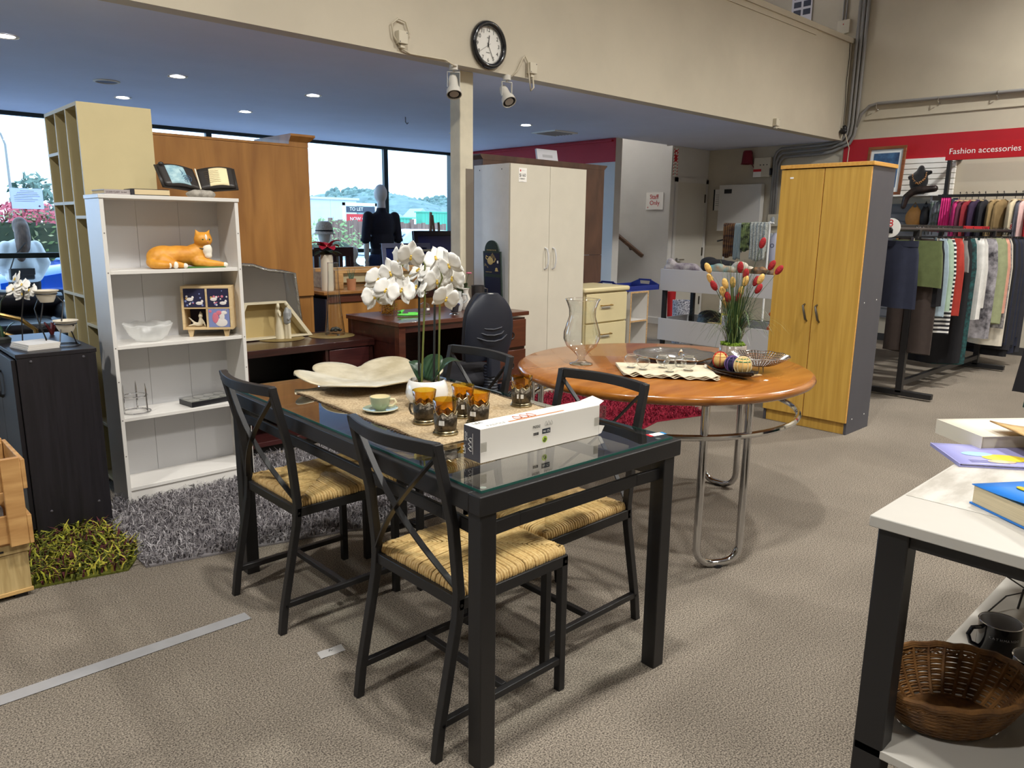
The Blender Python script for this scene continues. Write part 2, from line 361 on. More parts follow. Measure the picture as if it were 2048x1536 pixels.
# ---------------------------------------------------------------- white bookcase
WB = thing('bookcase', 'narrow white open bookcase with four compartments standing on grey rug', 'bookcase', (1.028,3.84,0))
bw, bd, bh, th = .648, .235, 1.495, .018
B(0,0,0,th,bd,bh-th).build('side_panel', WHITE, WB, bev=.0015); B(bw-th,0,0,bw,bd,bh-th).build('side_panel', WHITE, WB, bev=.0015)
B(-.004,-.004,bh-th,bw+.004,bd,bh).build('top_panel', WHITE, WB, bev=.0015)
for z in (1.147,.792,.438,.085): B(th,.006,z-th,bw-th,bd-.006,z).build('shelf', WHITE, WB, bev=.0015)
B(th,.012,0,bw-th,.028,.067).build('kick_board', WHITE, WB, bev=.001)
BK = mat('white_hardboard',(208,208,210),.6)
for x0,x1 in ((th,.222),(.2235,.4265),(.428,bw-th)): B(x0,bd-.006,.0,x1,bd-.002,bh-th).build('back_panel', BK, WB, sm=0)
m = MB()
for x in (.009,bw-.009):
    for z in (1.32,1.138,.783,.62,.43,.25): m.lathe([(.0001,0),(.0035,0),(.0001,.0006)],8).xf(Matrix.Translation((x,-.0002,z))@Matrix.Rotation(R(90),4,'X'),len(m.v)-24)
m.build('screw_cap', mat('grey_dot',(120,116,112),.6), WB)
# ---------------------------------------------------------------- tall cream cubby bookcase behind it (open to -x)
CRM = mat('cream_melamine', (196,182,140), .45, noise=.03, nscale=4)
CRMI = mat('cream_inside', (176,166,140), .6)
CB = thing('cubby_bookcase', 'tall cream bookcase of uneven cubbyholes with its plain side facing the room', 'bookcase', (1.045,4.12,0))
cd_, cl, chh = .335, .625, 1.925
B(0,0,0,cd_,.016,chh).build('side_panel', CRM, CB, bev=.001); B(0,cl-.016,0,cd_,cl,chh).build('side_panel', CRM, CB, bev=.001)
B(0,.016,chh-.018,cd_,cl-.016,chh).build('top_panel', CRM, CB, bev=.001)
B(cd_-.008,.016,0,cd_-.002,cl-.016,chh-.018).build('back_panel', CRMI, CB, sm=0)
for y in (.21,.415): B(0,y-.008,0,cd_-.008,y+.008,chh-.018).build('upright', CRM, CB, bev=.001)
ED = mat('pale_blue_edge',(206,214,214),.4)
for y0,y1,zs in ((.016,.202,(1.40,.86,.35,.06)),(.218,.407,(1.47,1.0,.5,.06)),(.423,.609,(1.47,1.72,1.0,.06,.55))):
    for z in zs: B(0,y0,z-.016,cd_-.008,y1,z).build('shelf', CRM, CB, bev=.001)
# ---------------------------------------------------------------- dark cabinet at the left
EB = wood('black_brown_ash', (21,19,24), (31,28,34), (20,20,1), .4, 0, .05)
DC = thing('cabinet', 'low black-brown cabinet with curved door handles standing on green rug', 'cabinet', (.605,3.655,0))
B(0,0,0,.30,.016,.806).build('side_panel', EB, DC, bev=.001); B(0.018,.64,0,.30,.656,.806).build('side_panel', EB, DC, bev=.001)
B(-.004,-.002,.806,.304,.66,.825).build('top_panel', EB, DC, bev=.002)
B(.285,.016,.02,.292,.64,.806).build('back_panel', EB, DC, sm=0); B(.02,.016,.05,.285,.64,.066).build('bottom_panel', EB, DC, sm=0)
for y0,y1,hy in ((.018,.326,.285),(.330,.638,.37)):
    d = B(-.018,y0,.045,-.001,y1,.80).build('door', EB, DC, bev=.001)
    MB().tube([(-.018,hy,.72),(-.042,hy,.705),(-.05,hy,.66),(-.042,hy,.615),(-.018,hy,.60)],.007,8).build('handle', BLACK, d)
m = MB()
for x,z in ((.06,.12),(.25,.12),(.05,.79),(.25,.79)): m.ell((x,-.001,z),(.006,.003,.006),8,6)
m.build('screw_cap', mat('grey_cap',(70,68,74),.5), DC)
# ---------------------------------------------------------------- oak cube stool with pine crate on top, left edge
LO = wood('light_oak', (168,142,92), (208,184,132), (16,16,1.4), .5)
PINE = wood('knotty_pine', (172,126,74), (204,160,102), (1.5,10,10), .5)
ST = thing('cube_stool', 'pale oak cube stool with a lifting lid under the pine crate', 'stool', (.10,3.11,0))
B(0,0,.018,.375,.36,.175).build('box_body', LO, ST, bev=.002)
B(-.004,-.004,.0178,.379,.006,.032).build('base_edge', wood('oak_edge',(190,150,90),(216,180,120),(1.2,16,16)), ST, bev=.001)
B(-.006,-.006,.178,.382,.366,.215).build('lid', LO, ST, bev=.002); B(.24,-.0075,.190,.30,-.0062,.197).build('chipped_patch', INK, ST)
m = MB()
for x in (.03,.34):
    for y in (.03,.33): m.box(x-.02,y-.02,0,x+.02,y+.02,.018)
m.build('foot', BLACK, ST)
CT = thing('pine_crate', 'slatted pine crate standing on the oak cube stool', 'crate', (.02,3.07,.2155))
for x0 in (.0,.40): 
    B(x0,0,0,x0+.06,.018,.33).build('corner_post', PINE, CT, bev=.003); B(x0,.322,0,x0+.06,.34,.33).build('corner_post', PINE, CT, bev=.003)
for y0,y1 in ((.018,.032),(.308,.322)):
    for z0,z1 in ((.01,.115),(.205,.315)): B(.002,y0,z0,.458,y1,z1).build('slat', PINE, CT, bev=.002)
for z0,z1 in ((.0,.11),(.21,.32)): 
    B(.46,.0,z0,.474,.34,z1).build('slat', PINE, CT, bev=.002); B(-.014,.0,z0,0,.34,z1).build('slat', PINE, CT, bev=.002)
B(0,.032,.0,.46,.308,.012).build('bottom', PINE, CT)
B(.05,.05,.012,.40,.29,.15).build('folded_contents', mat('mixed_linen',(150,146,140),.9,c2=(60,60,80),nscale=14), CT, bev=.02)
# ---------------------------------------------------------------- yellow oak wardrobe
YO = wood('yellow_oak', (188,146,62), (208,166,78), (16,16,.7), .4, .1, .03, 2.4)
YED = wood('yellow_edge', (206,150,66), (222,170,86), (1,20,20), .4)
GYC = mat('charcoal_laminate', (74,74,82), .5, noise=.04, nscale=5)
YW = thing('wardrobe', 'tall yellow oak two-door wardrobe with charcoal sides', 'wardrobe', (5.04,2.04,0))
yl, yd, yh = .612, .385, 1.805
B(.02,0,0,yd,.018,yh-.025).build('side_panel', GYC, YW, bev=.001); B(.02,yl-.018,0,yd,yl,yh-.025).build('side_panel', GYC, YW, bev=.001)
B(-.004,-.012,yh-.025,yd+.006,yl+.008,yh).build('top_panel', YED, YW, bev=.002)
B(yd-.006,.018,.05,yd-.002,yl-.018,yh-.025).build('back_panel', GYC, YW, sm=0)
B(.03,.018,0,.045,yl-.018,.078).build('plinth', YO, YW, bev=.001)
for y0,y1,hy in ((.002,.303,.262),(.309,yl-.002,.35)):
    d = B(0,y0,.085,.018,y1,yh-.032).build('door', YO, YW, bev=.0015)
    e = .0025
    MB().box(.0,y0-.0012,.085,.018,y0-.0002,yh-.032).build('edge_banding', YED, d, sm=0)
    pts = [(-.001,hy+.01,.87),(-.02,hy+.014,.86),(-.024,hy+.004,.83),(-.026,hy-.006,.80),(-.022,hy-.012,.77),(-.001,hy-.014,.755)]
    MB().tube(pts,[.006,.007,.008,.008,.008,.006],8).build('handle', mat('dull_nickel',(120,116,108),.3,1), d)
m = MB()
for x,z in ((.10,.10),(.30,.105),(.10,.90),(.30,.91)): m.ell((x,-.0005,z),(.005,.002,.005),8,6)
m.build('screw_cap', PAPER, YW)
B(-.0012,.52,yh-.092,-.0002,.545,yh-.08).build('price_sticker', PAPER, YW, sm=0)
# ---------------------------------------------------------------- white wardrobe, brown wardrobe
CW = mat('ivory_laminate', (206,200,184), .5, noise=.02, nscale=6)
CWS = mat('white_side_laminate', (206,206,206), .45, noise=.03, nscale=9)
WW = thing('wardrobe', 'tall ivory two-door wardrobe with a handwritten price notice', 'wardrobe', (4.04,4.33,0))
wl, wd, wh = .872, .43, 1.845
B(0,.018,0,.016,wd,wh).build('side_panel', CWS, WW, bev=.001); B(wl-.016,.018,0,wl,wd,wh).build('side_panel', CWS, WW, bev=.001)
B(.016,.018,wh-.018,wl-.016,wd,wh).build('top_panel', CWS, WW, sm=0); B(.016,wd-.006,.04,wl-.016,wd-.002,wh-.018).build('back_panel', CWS, WW, sm=0)
B(.016,.03,0,wl-.016,.045,.075).build('plinth', CW, WW, sm=0)
for x0,x1,hx in ((.001,wl/2-.002,wl/2-.045),(wl/2+.002,wl-.001,wl/2+.045)):
    d = B(x0,0,.08,x1,.017,wh-.001).build('door', CW, WW, bev=.0015)
    pts = [(hx,0,1.205),(hx+.004,-.022,1.195),(hx+.010,-.03,1.15),(hx+.010,-.032,1.12),(hx+.010,-.03,1.09),(hx+.004,-.022,1.045),(hx,0,1.035)]
    MB().tube(pts,.007,8).build('handle', CWS, d); 
m = MB()
for y in (.10,.36): m.ell((-.0005,y,wh-.04),(.002,.005,.005),8,6)
m.build('screw_cap', BLACK, WW)
pn = B(.085,-.0025,wh-.135,.17,-.0004,wh-.03).build('price_notice', PAPER, WW, sm=0); pn['label'] = 'white price notice with handwriting'
fm = frame((.09,-.003,wh-.095),(1,0,0),(0,0,1))
text('$160', .034, INK, parent=pn, m=fm, ext=.0003); text('CABINET', .015, INK, parent=pn, m=frame((.09,-.003,wh-.116),(1,0,0),(0,0,1)), ext=.0003)
text('----------', .010, INK, parent=pn, m=frame((.115,-.003,wh-.05),(1,0,0),(0,0,1)), ext=.0003); text('-----------', .010, INK, parent=pn, m=frame((.10,-.003,wh-.131),(1,0,0),(0,0,1)), ext=.0003)
MB().ell((.103,-.003,wh-.05),(.006,.0006,.009),10,6).build('red_logo', REDINK, pn)
BRW = wood('brown_hardboard', (70,48,36), (94,66,50), (3,3,1), .55)
BW = thing('cupboard', 'tall shallow brown hardboard-backed cupboard with a cornice behind the ivory wardrobe', 'cupboard', (4.36,5.02,0))
B(0,0,.05,1.60,.012,1.1).build('back_panel', BRW, BW, sm=0); B(0,0,1.104,1.60,.012,1.94).build('back_panel', BRW, BW, sm=0)
B(-.001,.012,0,.018,.15,1.94).build('side_panel', BRW, BW, sm=0); B(1.582,.012,0,1.60,.15,1.94).build('side_panel', BRW, BW, sm=0)
m = MB().loft([[(-.0,-.002,1.93),(1.60,-.002,1.93),(1.60,.15,1.93),(-.0,.15,1.93)],[(-.03,-.002,1.965),(1.64,-.002,1.965),(1.64,.16,1.965),(-.03,.16,1.965)],[(-.03,-.002,1.975),(1.64,-.002,1.975),(1.64,.16,1.975),(-.03,.16,1.975)]])
m.build('cornice', BRW, BW, sm=0)
# ---------------------------------------------------------------- tall pine wardrobe seen from behind
PW = thing('wardrobe', 'tall orange pine wardrobe back with a cornice beside the shop window', 'wardrobe', (1.55,5.0,0))
OP = wood('orange_pine', (138,92,44), (168,118,60), (5,5,.6), .4, .15, .03, 2.0)
B(0,0,.86,1.165,.018,1.895).build('back_panel', OP, PW, bev=.004); B(0.03,.02,0,1.15,.035,.87).build('back_panel', OP, PW, bev=.002)
B(0,.018,0,.02,.5,1.895).build('side_panel', OP, PW, sm=0); B(1.145,.018,0,1.165,.5,1.93).build('side_panel', OP, PW, sm=0)
m = MB().loft([[(1.02,-.002,1.93),(1.17,-.002,1.93),(1.17,.52,1.93),(1.02,.52,1.93)],[(1.02,-.03,1.965),(1.205,-.03,1.965),(1.205,.54,1.965),(1.02,.54,1.965)],[(1.02,-.03,1.98),(1.205,-.03,1.98),(1.205,.54,1.98),(1.02,.54,1.98)]])
m.build('cornice', OP, PW, sm=0); B(1.02,.0,1.8955,1.165,.5,1.93).build('stile', OP, PW, sm=0)
B(0,-.002,1.895,1.02,.5,1.912).build('top_panel', OP, PW, bev=.002)
# ---------------------------------------------------------------- dark TV bench
MAH = wood('dark_mahogany', (38,18,16), (60,28,24), (1.2,14,14), .28, .3)
MAHR = wood('red_mahogany', (54,24,25), (72,34,32), (1.2,14,14), .3, .25)
TV = thing('media_bench', 'long dark mahogany media bench with open shelf and drawer', 'bench', (1.80,4.17,0))
tl, td, tz = .885, .50, .645
B(0,0,tz-.045,tl,td,tz).build('top_panel', MAH, TV, bev=.003)
B(.0,.01,.05,.03,td,tz-.045).build('side_panel', MAH, TV, sm=0); B(tl-.04,.01,.05,tl-.01,td,tz-.045).build('side_panel', MAH, TV, sm=0)
B(.03,td-.012,.05,tl-.04,td-.004,tz-.045).build('back_panel', BLACK, TV, sm=0)
B(.03,.015,.33,tl-.04,td-.012,.35).build('shelf', MAHR, TV, bev=.002); B(.0,.005,.055,tl-.01,td-.012,.085).build('shelf', MAHR, TV, bev=.002)
B(.53,.012,.35,.55,td-.012,tz-.045).build('divider', MAH, TV, sm=0)
d = B(.555,.004,.465,tl-.042,.022,tz-.05).build('drawer', MAHR, TV, bev=.003); B(.555,.015,.355,tl-.042,.022,.455).build('drawer', MAH, TV, bev=.003)
B(.03,.05,0,tl-.04,td-.05,.055).build('plinth', BLACK, TV, sm=0)
# ---------------------------------------------------------------- mahogany desk
DK = thing('desk', 'reddish mahogany writing desk with drawers behind the glass table', 'desk', (2.69,3.90,0))
RM = wood('red_brown_pine', (68,34,25), (94,50,35), (1.4,10,10), .3, .3, .03, 2.5)
RMD = wood('dark_red_brown', (48,22,18), (66,30,24), (1.4,10,10), .35, .2)
kl, kd, kz = 1.15, .63, .77
B(0,0,kz-.03,kl,kd,kz).build('desk_top', RM, DK, bev=.004)
B(.01,.01,0,.06,.06,kz-.03).build('leg', RM, DK, bev=.002); B(.01,kd-.06,0,.06,kd-.01,kz-.03).build('leg', RMD, DK, bev=.002)
B(.015,.06,.10,.035,kd-.06,kz-.14).build('end_panel', RMD, DK, sm=0); B(.012,.06,kz-.14,.04,kd-.06,kz-.03).build('apron', RMD, DK, sm=0)
B(.06,.012,kz-.07,.76,.034,kz-.03).build('apron', RMD, DK, sm=0); B(.06,kd-.03,.10,.78,kd-.01,kz-.03).build('modesty_panel', RMD, DK, sm=0)
B(.78,.02,.03,1.125,kd-.01,kz-.045).build('pedestal', RMD, DK, sm=0); B(.05,.04,.05,.78,.07,.12).build('foot_rail', RMD, DK, sm=0)
z = .06
for hgt in (.21,.205,.20):
    d = B(.785,.0,z,1.12,.02,z+hgt).build('drawer', RM, DK, bev=.004); z += hgt+.02
    MB().tube([(.965+.025*math.cos(a),-.012,z-.13+.025*math.sin(a)) for a in [i*math.pi/6 for i in range(12)]],.005,6,closed=True).build('ring_pull', BLACK, d)
    MB().lathe([(.0001,0),(.02,0),(.016,.006),(.0001,.008)],12).xf(Matrix.Translation((.965,0,z-.11))@Matrix.Rotation(R(90),4,'X')).build('rosette', BLACK, d)
# ---------------------------------------------------------------- sideboard behind with rough wood frame on top
SB = thing('sideboard', 'orange wood sideboard standing behind the desk', 'sideboard', (2.79,4.98,0))
B(0,0,.0,.02,.5,.85).build('side_panel', mat('navy_black_side',(28,26,40),.5), SB, sm=0); B(1.28,0,0,1.30,.5,.85).build('side_panel', RM, SB, sm=0)
B(.02,.012,.06,1.28,.03,.80).build('front_panel', OP, SB, bev=.003); B(.02,.0,.80,1.28,.03,.83).build('apron', RM, SB, sm=0)
B(-.02,-.02,.86,1.32,.52,.885).build('top_panel', OP, SB, bev=.004); B(0,0,.83,1.30,.5,.86).build('top_trim', RM, SB, sm=0)
PF = thing('pallet_frame', 'rough pine pallet frame lying on the orange sideboard', 'frame', (2.95,5.10,.886))
PL = wood('raw_pine', (168,122,70), (206,164,108), (1.4,10,10), .7)
for y in (.0,.3): B(0,y,.12,1.05,y+.09,.145).build('board', PL, PF, bev=.002)
for x in (.0,.5,.98):
    B(x,.0,.0,x+.07,.39,.12).build('bearer', PL, PF, bev=.002)
B(.0,.36,.02,1.05,.385,.11).build('board', mat('cream_board',(196,186,150),.7), PF, sm=0)
B(.1,.41,.0,.9,.43,.05).build('board', PL, PF, sm=0)
# ---------------------------------------------------------------- things on the glass table
BURL = mat('burlap', (196,176,142), .9, c2=(150,128,96), nscale=160, bump=.6, bscale=300)
TR = thing('table_runner', 'beige burlap runner with frayed edges lying on the glass table', 'table runner', (1.255,1.63,TZ+.0006), -2)
rnd = random.Random(5)
MB().grid(lambda u,v: (u*.55+.004*math.sin(v*30), v*.90, .0015+.0012*math.sin(u*14+v*9)), 24, 36).build('cloth', BURL, TR, sm=180, sol=.002)
m = MB()
for i in range(130):
    y = i/130*.9
    for x,sg in ((0,-1),(.55,1)):
        m.tube([(x,y,.002),(x+sg*rnd.uniform(.006,.014),y+rnd.uniform(-.006,.006),.002)],.0011,4)
fz = m.build('fringe', mat('dark_fringe',(96,78,58),.9), TR); fz['kind'] = 'stuff'
# leaf bowl
LF = mat('pale_washed_metal', (216,206,180), .45, c2=(184,172,142), nscale=9, bump=.15, bscale=30, metal=.25)
LB = thing('leaf_bowl', 'large shallow leaf-shaped bowl in pale cast metal', 'bowl', (1.575,2.50,TZ+.004), 136.7)
def leaf_r(a):
    l = abs(math.sin(a*3+.5)); return .29*(.66+.34*l**.4)*(1-.04*math.cos(a))
def leafp(u, v, lift=0):
    a = 2*math.pi*u; rr = leaf_r(a)*v; l = abs(math.sin(a*3+.5))
    z = .004+.046*v**1.7*(.55+.45*l) + .007*math.sin(a*3+1.3)*v**3 - .006*v*(1-l)**3
    return (rr*math.cos(a), rr*math.sin(a), z+lift)
m = MB(); NU, NV = 90, 14
vs = [(0,0,.004)]; fs = []
for j in range(1,NV+1): vs += [leafp(i/NU, j/NV) for i in range(NU)]
for i in range(NU): fs.append((0,1+i,1+(i+1)%NU))
for j in range(NV-1):
    for i in range(NU): a = 1+j*NU+i; b2 = 1+j*NU+(i+1)%NU; fs.append((a,b2,b2+NU,a+NU))
m.add(vs, fs); m.build('leaf', LF, LB, sm=180, sol=.005)
MB().tube([(.19,0,.020),(.245,0,.030),(.29,-.004,.034)],[.009,.009,.011],8).build('stem', LF, LB)
# cup and saucer
CEL = mat('celadon_glaze', (160,172,146), .2, coat=.4); IVO = mat('ivory_glaze', (232,222,184), .2, coat=.4)
SA = thing('saucer', 'pale green saucer under the teacup', 'saucer', (1.352,2.075,TZ+.004))
MB().lathe([(.0001,.003),(.028,.003),(.03,0),(.033,.0035),(.058,.010),(.0585,.0118),(.033,.006),(.0001,.0055)],36).build('dish', CEL, SA, sm=60)
MB().tube([(.0583*math.cos(a*math.pi/20),.0583*math.sin(a*math.pi/20),.011) for a in range(40)],.0009,5,closed=True).build('rim', IVO, SA)
CU = thing('teacup', 'small pale green teacup with an ivory inside', 'cup', (1.352,2.075,TZ+.0105))
MB().lathe([(.0001,0),(.018,0),(.018,.003),(.028,.012),(.033,.028),(.0345,.044),(.0330,.0445)],32).build('body', CEL, CU, sm=60)
MB().lathe([(.0330,.0445),(.0315,.028),(.026,.013),(.0001,.008)],32).build('lining', IVO, CU, sm=60)
MB().tube([(.022,-.025,.036),(.033,-.036,.036),(.036,-.04,.026),(.028,-.032,.014),(.018,-.022,.012)],.0035,8).build('handle', IVO, CU)
# amber tea glasses in metal holders
AMB = thin_glass('amber_glass',(.96,.76,.24),.02,1.4,2.6); PEW = mat('aged_pewter', (112,104,92), .38, 1, c2=(70,64,56), nscale=40, bump=.9, bscale=110); PEWL = mat('brass_foot', (150,138,108), .3, 1)
def tea_glass():
    t = thing('tea_glass', 'x', 'glass')
    n = 36; m = MB()
    prof = [(.026,.004),(.029,.03),(.0305,.06)]; rings = [[(r*math.cos(k*2*math.pi/n), r*math.sin(k*2*math.pi/n), z + (.004*math.sin(k*2*math.pi/n*8) if i == 2 else 0)) for k in range(n)] for i,(r,z) in enumerate(prof)]
    m.loft(rings, cap=False); m.build('holder', PEW, t, sm=60, sol=.0022)
    MB().lathe([(.0001,0),(.033,0),(.0335,.004),(.029,.007),(.031,.010),(.027,.014),(.0001,.014)],30).build('foot', PEWL, t, sm=50)
    MB().tube([(.0308*math.cos(k*2*math.pi/n),.0308*math.sin(k*2*math.pi/n),.0605+.004*math.sin(k*2*math.pi/n*8)) for k in range(n)],.0014,5,closed=True).build('beaded_rim', PEWL, t)
    MB().lathe([(.024,.016),(.028,.06),(.0335,.096),(.0330,.0965),(.0272,.06),(.0228,.018),(.0001,.017)],32).build('amber_cup', AMB, t, sm=60)['label'] = 'amber glass cup'
    MB().tube([(0,-.030,.052),(0,-.047,.050),(0,-.05,.036),(0,-.044,.022),(0,-.029,.018)],.003,6).build('handle', PEW, t)
    return t
TG0 = tea_glass(); GG = 'amber tea glasses on the runner'
TG0.location = (1.345,1.715,TZ+.004); TG0['label'] = 'amber tea glass in a pewter holder, nearest the front of the runner'; TG0['group'] = GG; TG0.rotation_euler = (0,0,R(-62)); TG0.scale = (1.14,1.14,1.1)
B(-.010,-.0315,.030,.010,-.0305,.043).build('price_sticker', PAPER, TG0, sm=0)
for (x,y),rz,lb in (((1.375,1.86),200,'amber tea glass beside the white orchid pot, closest to the teacup'),((1.515,1.84),-30,'amber tea glass in front of the orchid pot, farthest back of the cluster'),((1.49,1.735),-70,'amber tea glass just behind the left end of the white carton'),((1.765,1.825),-50,'amber tea glass standing alone near the far table edge')):
    dup(TG0, (x,y,TZ+.004), rz, lb, GG)
# carton
CTN = mat('white_card', (232,228,220), .6); GRC = mat('dark_grey_print', (74,70,74), .6)
BX = thing('carton', 'long white cardboard carton with a dark grey end on the glass table', 'box', (1.238,1.432,TZ+.001), -2.6)
bl, bw2, bh2 = .455, .072, .093
B(0.0006,0,0,bl,bw2,bh2).build('carton_body', CTN, BX, bev=.001)
e = B(-.0006,.001,.001,.0005,bw2-.001,bh2-.001).build('printed_end', GRC, BX, sm=0)
LY = frame((-.0012,.055,.010),(0,0,1),(0,1,0))
text('LSA', .016, PAPER, parent=e, m=frame((-.0010,bw2-.008,.012),(0,0,1),(0,1,0)), ext=.0002)
text('handmade\nwith care', .006, PAPER, parent=e, m=frame((-.0010,bw2-.010,.05),(0,0,1),(0,1,0)), ext=.0002)
def bottles(parent, fm, mt, s, thick=.0007):
    for k in range(3):
        m = MB(); pts = [(-.5,0),(-.5,.75),(-.2,1.15),(-.1,1.5),(.1,1.5),(.2,1.15),(.5,.75),(.5,0)]
        m.tube([(x*s+k*s*1.3,y*s,0) for x,y in pts], thick, 4, closed=True); m.xf(fm); m.build('bottle_drawing', mt, parent)
bottles(e, frame((-.0014,.035,.030),(0,0,1),(0,1,0)), PAPER, .010); MB().tube([(-.0014,.031,.018),(-.0014,.031,.075)],.0006,4).build('printed_line', PAPER, e)
f2 = frame((0,-.0006,0),(1,0,0),(0,0,1))
text('PADDLE', .011, INK, parent=BX, m=frame((.185,-.0006,.064),(1,0,0),(0,0,1)), ext=.0002, sx=.7)
bottles(BX, frame((.235,-.0008,.066),(1,0,0),(0,0,1)), mat('grey_print',(150,148,146),.6), .008, .0004)
p = B(.221,-.0008,.043,.252,-.0002,.057).build('certificate_mark', mat('navy_print',(34,42,54),.5), BX, sm=0); text('FSC', .007, PAPER, parent=p, m=frame((.224,-.001,.047),(1,0,0),(0,0,1)), ext=.0002); text('www\nfsc.org', .0042, PAPER, parent=p, m=frame((.239,-.001,.051),(1,0,0),(0,0,1)), ext=.0002)
m = MB(); rnd = random.Random(2); x = .188
while x < .208: w = rnd.uniform(.0006,.002); m.box(x,-.0007,.043,x+w,-.0002,.051); x += w+rnd.uniform(.0006,.0016)
m.build('barcode', INK, BX, sm=0)
g = MB().lathe([(.0001,0),(.0095,0),(.0095,.0004),(.0001,.0004)],24).xf(frame((.231,-.0002,.026),(1,0,0),(0,0,1))).build('green_dot_mark', mat('lime_print',(168,196,60),.5), BX)
MB().tube([(.226,-.001,.022),(.231,-.001,.030),(.236,-.001,.027),(.231,-.001,.020),(.226,-.001,.022)],.0014,5).build('arrow_print', INK, g)
text('LSA', .020, mat('mid_grey_print',(120,118,116),.6), parent=BX, m=frame((.015,.048,bh2+.0005),(1,0,0),(0,1,0)), ext=.0002); text('PADDLE', .018, mat('pale_grey_print',(176,174,170),.6), parent=BX, m=frame((.035,.012,bh2+.0005),(1,0,0),(0,1,0)), ext=.0002)
B(.11,.012,bh2+.0001,.32,.020,bh2+.0006).build('printed_board', mat('copper_print',(186,130,92),.6), BX, sm=0)
bottles(BX, frame((.155,.022,bh2+.0008),(1,0,0),(0,1,0)), mat('pale_red_print',(206,120,96),.6), .020, .0009)
MB().add([(bl,.0,bh2-.002),(bl+.02,-.008,bh2-.004),(bl+.02,-.008,.05),(bl,0,.046)],[(0,1,2,3)]).build('end_flap', thin_glass('clear_film',(.85,.86,.86),.2,2), BX, sm=0, sol=.0005)
MB().add([(bl,.002,bh2),(bl+.022,.004,bh2+.008),(bl+.02,.05,bh2+.016),(bl-.01,bw2,bh2+.001)],[(0,1,2,3)]).build('end_flap', CTN, BX, sm=0, sol=.0006)
MB().add([(bl,.0,.03),(bl+.02,-.004,.026),(bl+.008,-.002,.004),(bl,0,.002)],[(0,1,2,3)]).build('end_flap', CTN, BX, sm=0, sol=.0006)
for x in (.001,bl-.022): B(x,-.0011,.030,x+.02,-.0003,.056).build('clear_tape', thin_glass('tape',(.93,.93,.92),.15,1.5), BX, sm=0)
ps = thing('price_label', 'small red and blue price label stuck on the glass table corner', 'label', (1.83,1.30,TZ+.0004), -12)
B(-.032,-.012,0,-.020,.012,.0004).build('red_end', REDINK, ps, sm=0); B(-.020,-.012,0,.022,.012,.0004).build('paper', PAPER, ps, sm=0); B(.022,-.012,0,.034,.012,.0004).build('blue_end', mat('blue_print',(40,130,190),.5), ps, sm=0)
# ---------------------------------------------------------------- orchid in white pot
CERW = mat('white_ceramic', (232,230,226), .15, coat=.5); PETAL = mat('white_petal', (238,236,230), .55, sheen=.3); LEAFD = mat('dark_orchid_leaf', (30,52,36), .35, c2=(44,74,46), nscale=8); STEMG = mat('olive_stem', (108,116,58), .5); LIP = mat('yellow_lip', (214,180,70), .5)
OR = thing('potted_orchid', 'white phalaenopsis orchid with two arching stems in a white ceramic pot', 'orchid', (1.52,2.04,TZ+.003), 136.7)
prp = [(.0001,0),(.044,0),(.058,.012),(.072,.035),(.074,.05),(.069,.075),(.062,.092),(.059,.094),(.057,.090),(.060,.07)]
MB().lathe(prp,40).build('pot', CERW, OR, sm=60)
MB().lathe([(.0001,.083),(.058,.081)],30).build('bark_mulch', mat('bark_mulch',(150,130,104),.95,c2=(96,76,56),nscale=90,bump=1,bscale=120), OR)
def leafstrip(base, tip, width, sag, n=8, curl=.3, side=None):
    base, tip = Vector(base), Vector(tip); d = tip-base; s_ = Vector(side) if side else d.cross(Vector((0,0,1))).normalized(); m = MB()
    def fn(u,v):
        w = width*math.sin(math.pi*min(1,.08+u*.92))**.6; p = base+d*u+Vector((0,0,sag*math.sin(math.pi*u)))
        return tuple(p+s_*((v-.5)*w)+Vector((0,0,curl*w*abs(v-.5)**1.5)))
    return m.grid(fn, n, 4)
for bs,tp,w,sg in (((-.015,.0,.085),(-.115,-.035,.15),.075,.03),((.0,-.02,.085),(-.03,-.07,.17),.085,.01),((.02,.0,.085),(.06,-.03,.15),.05,.02)):
    leafstrip(bs,tp,w,sg).build('leaf', LEAFD, OR, sm=180, sol=.0018)
# local axes: +x points to picture left, y away from / toward viewer
st1 = [(.018,.0,.083),(.010,.0,.25),(.004,0,.37),(.002,0,.482),(.021,.004,.518),(.060,.010,.498),(.102,.015,.448),(.140,.015,.397),(.160,.012,.364)]
st2 = [(-.04,.0,.083),(-.044,0,.25),(-.046,0,.34),(-.044,0,.41),(-.056,.006,.44),(-.046,.01,.483)]
for s_ in (st1,st2): MB().tube(s_,[.0034]*3+[.0028]*(len(s_)-3),7).build('stem', STEMG, OR)
for x,h in ((.028,.44),(-.024,.40)): MB().tube([(x,-.004 if x>0 else .0,.08),(x-.006,-.004,h)],.004,7).build('stake', mat('black_stake',(40,42,40),.5), OR)
def bloom():
    m = MB()
    def petal(a, L, Wd, lift):
        ca, sa = math.cos(a), math.sin(a)
        def fn(u,v):
            w = Wd*math.sin(math.pi*(u**(1.25 if Wd > .04 else .9))*.97+.03)**(.8 if Wd > .04 else .9) if u < 1 else .001; x = L*u; y = (v-.5)*w; z = lift*math.sin(u*2.4)+.0025*math.sin(v*7+u*5)*u
            return (x*ca-y*sa, x*sa+y*ca, z)
        m.grid(fn, 7, 5)
    petal(R(14),.041,.056,.003); petal(R(166),.041,.056,.003); petal(R(90),.047,.030,-.005); petal(R(225),.046,.026,-.006); petal(R(315),.046,.026,-.006)
    return m
FLW = [(.158,.431),(.170,.377),(.111,.456),(.085,.502),(.042,.512),(.022,.460),(-.035,.503),(-.038,.430),(-.092,.440),(-.072,.378),(.027,.405),(.075,.400),(-.085,.485),(.125,.40)]
rnd = random.Random(11); fl0 = None; lp0 = None
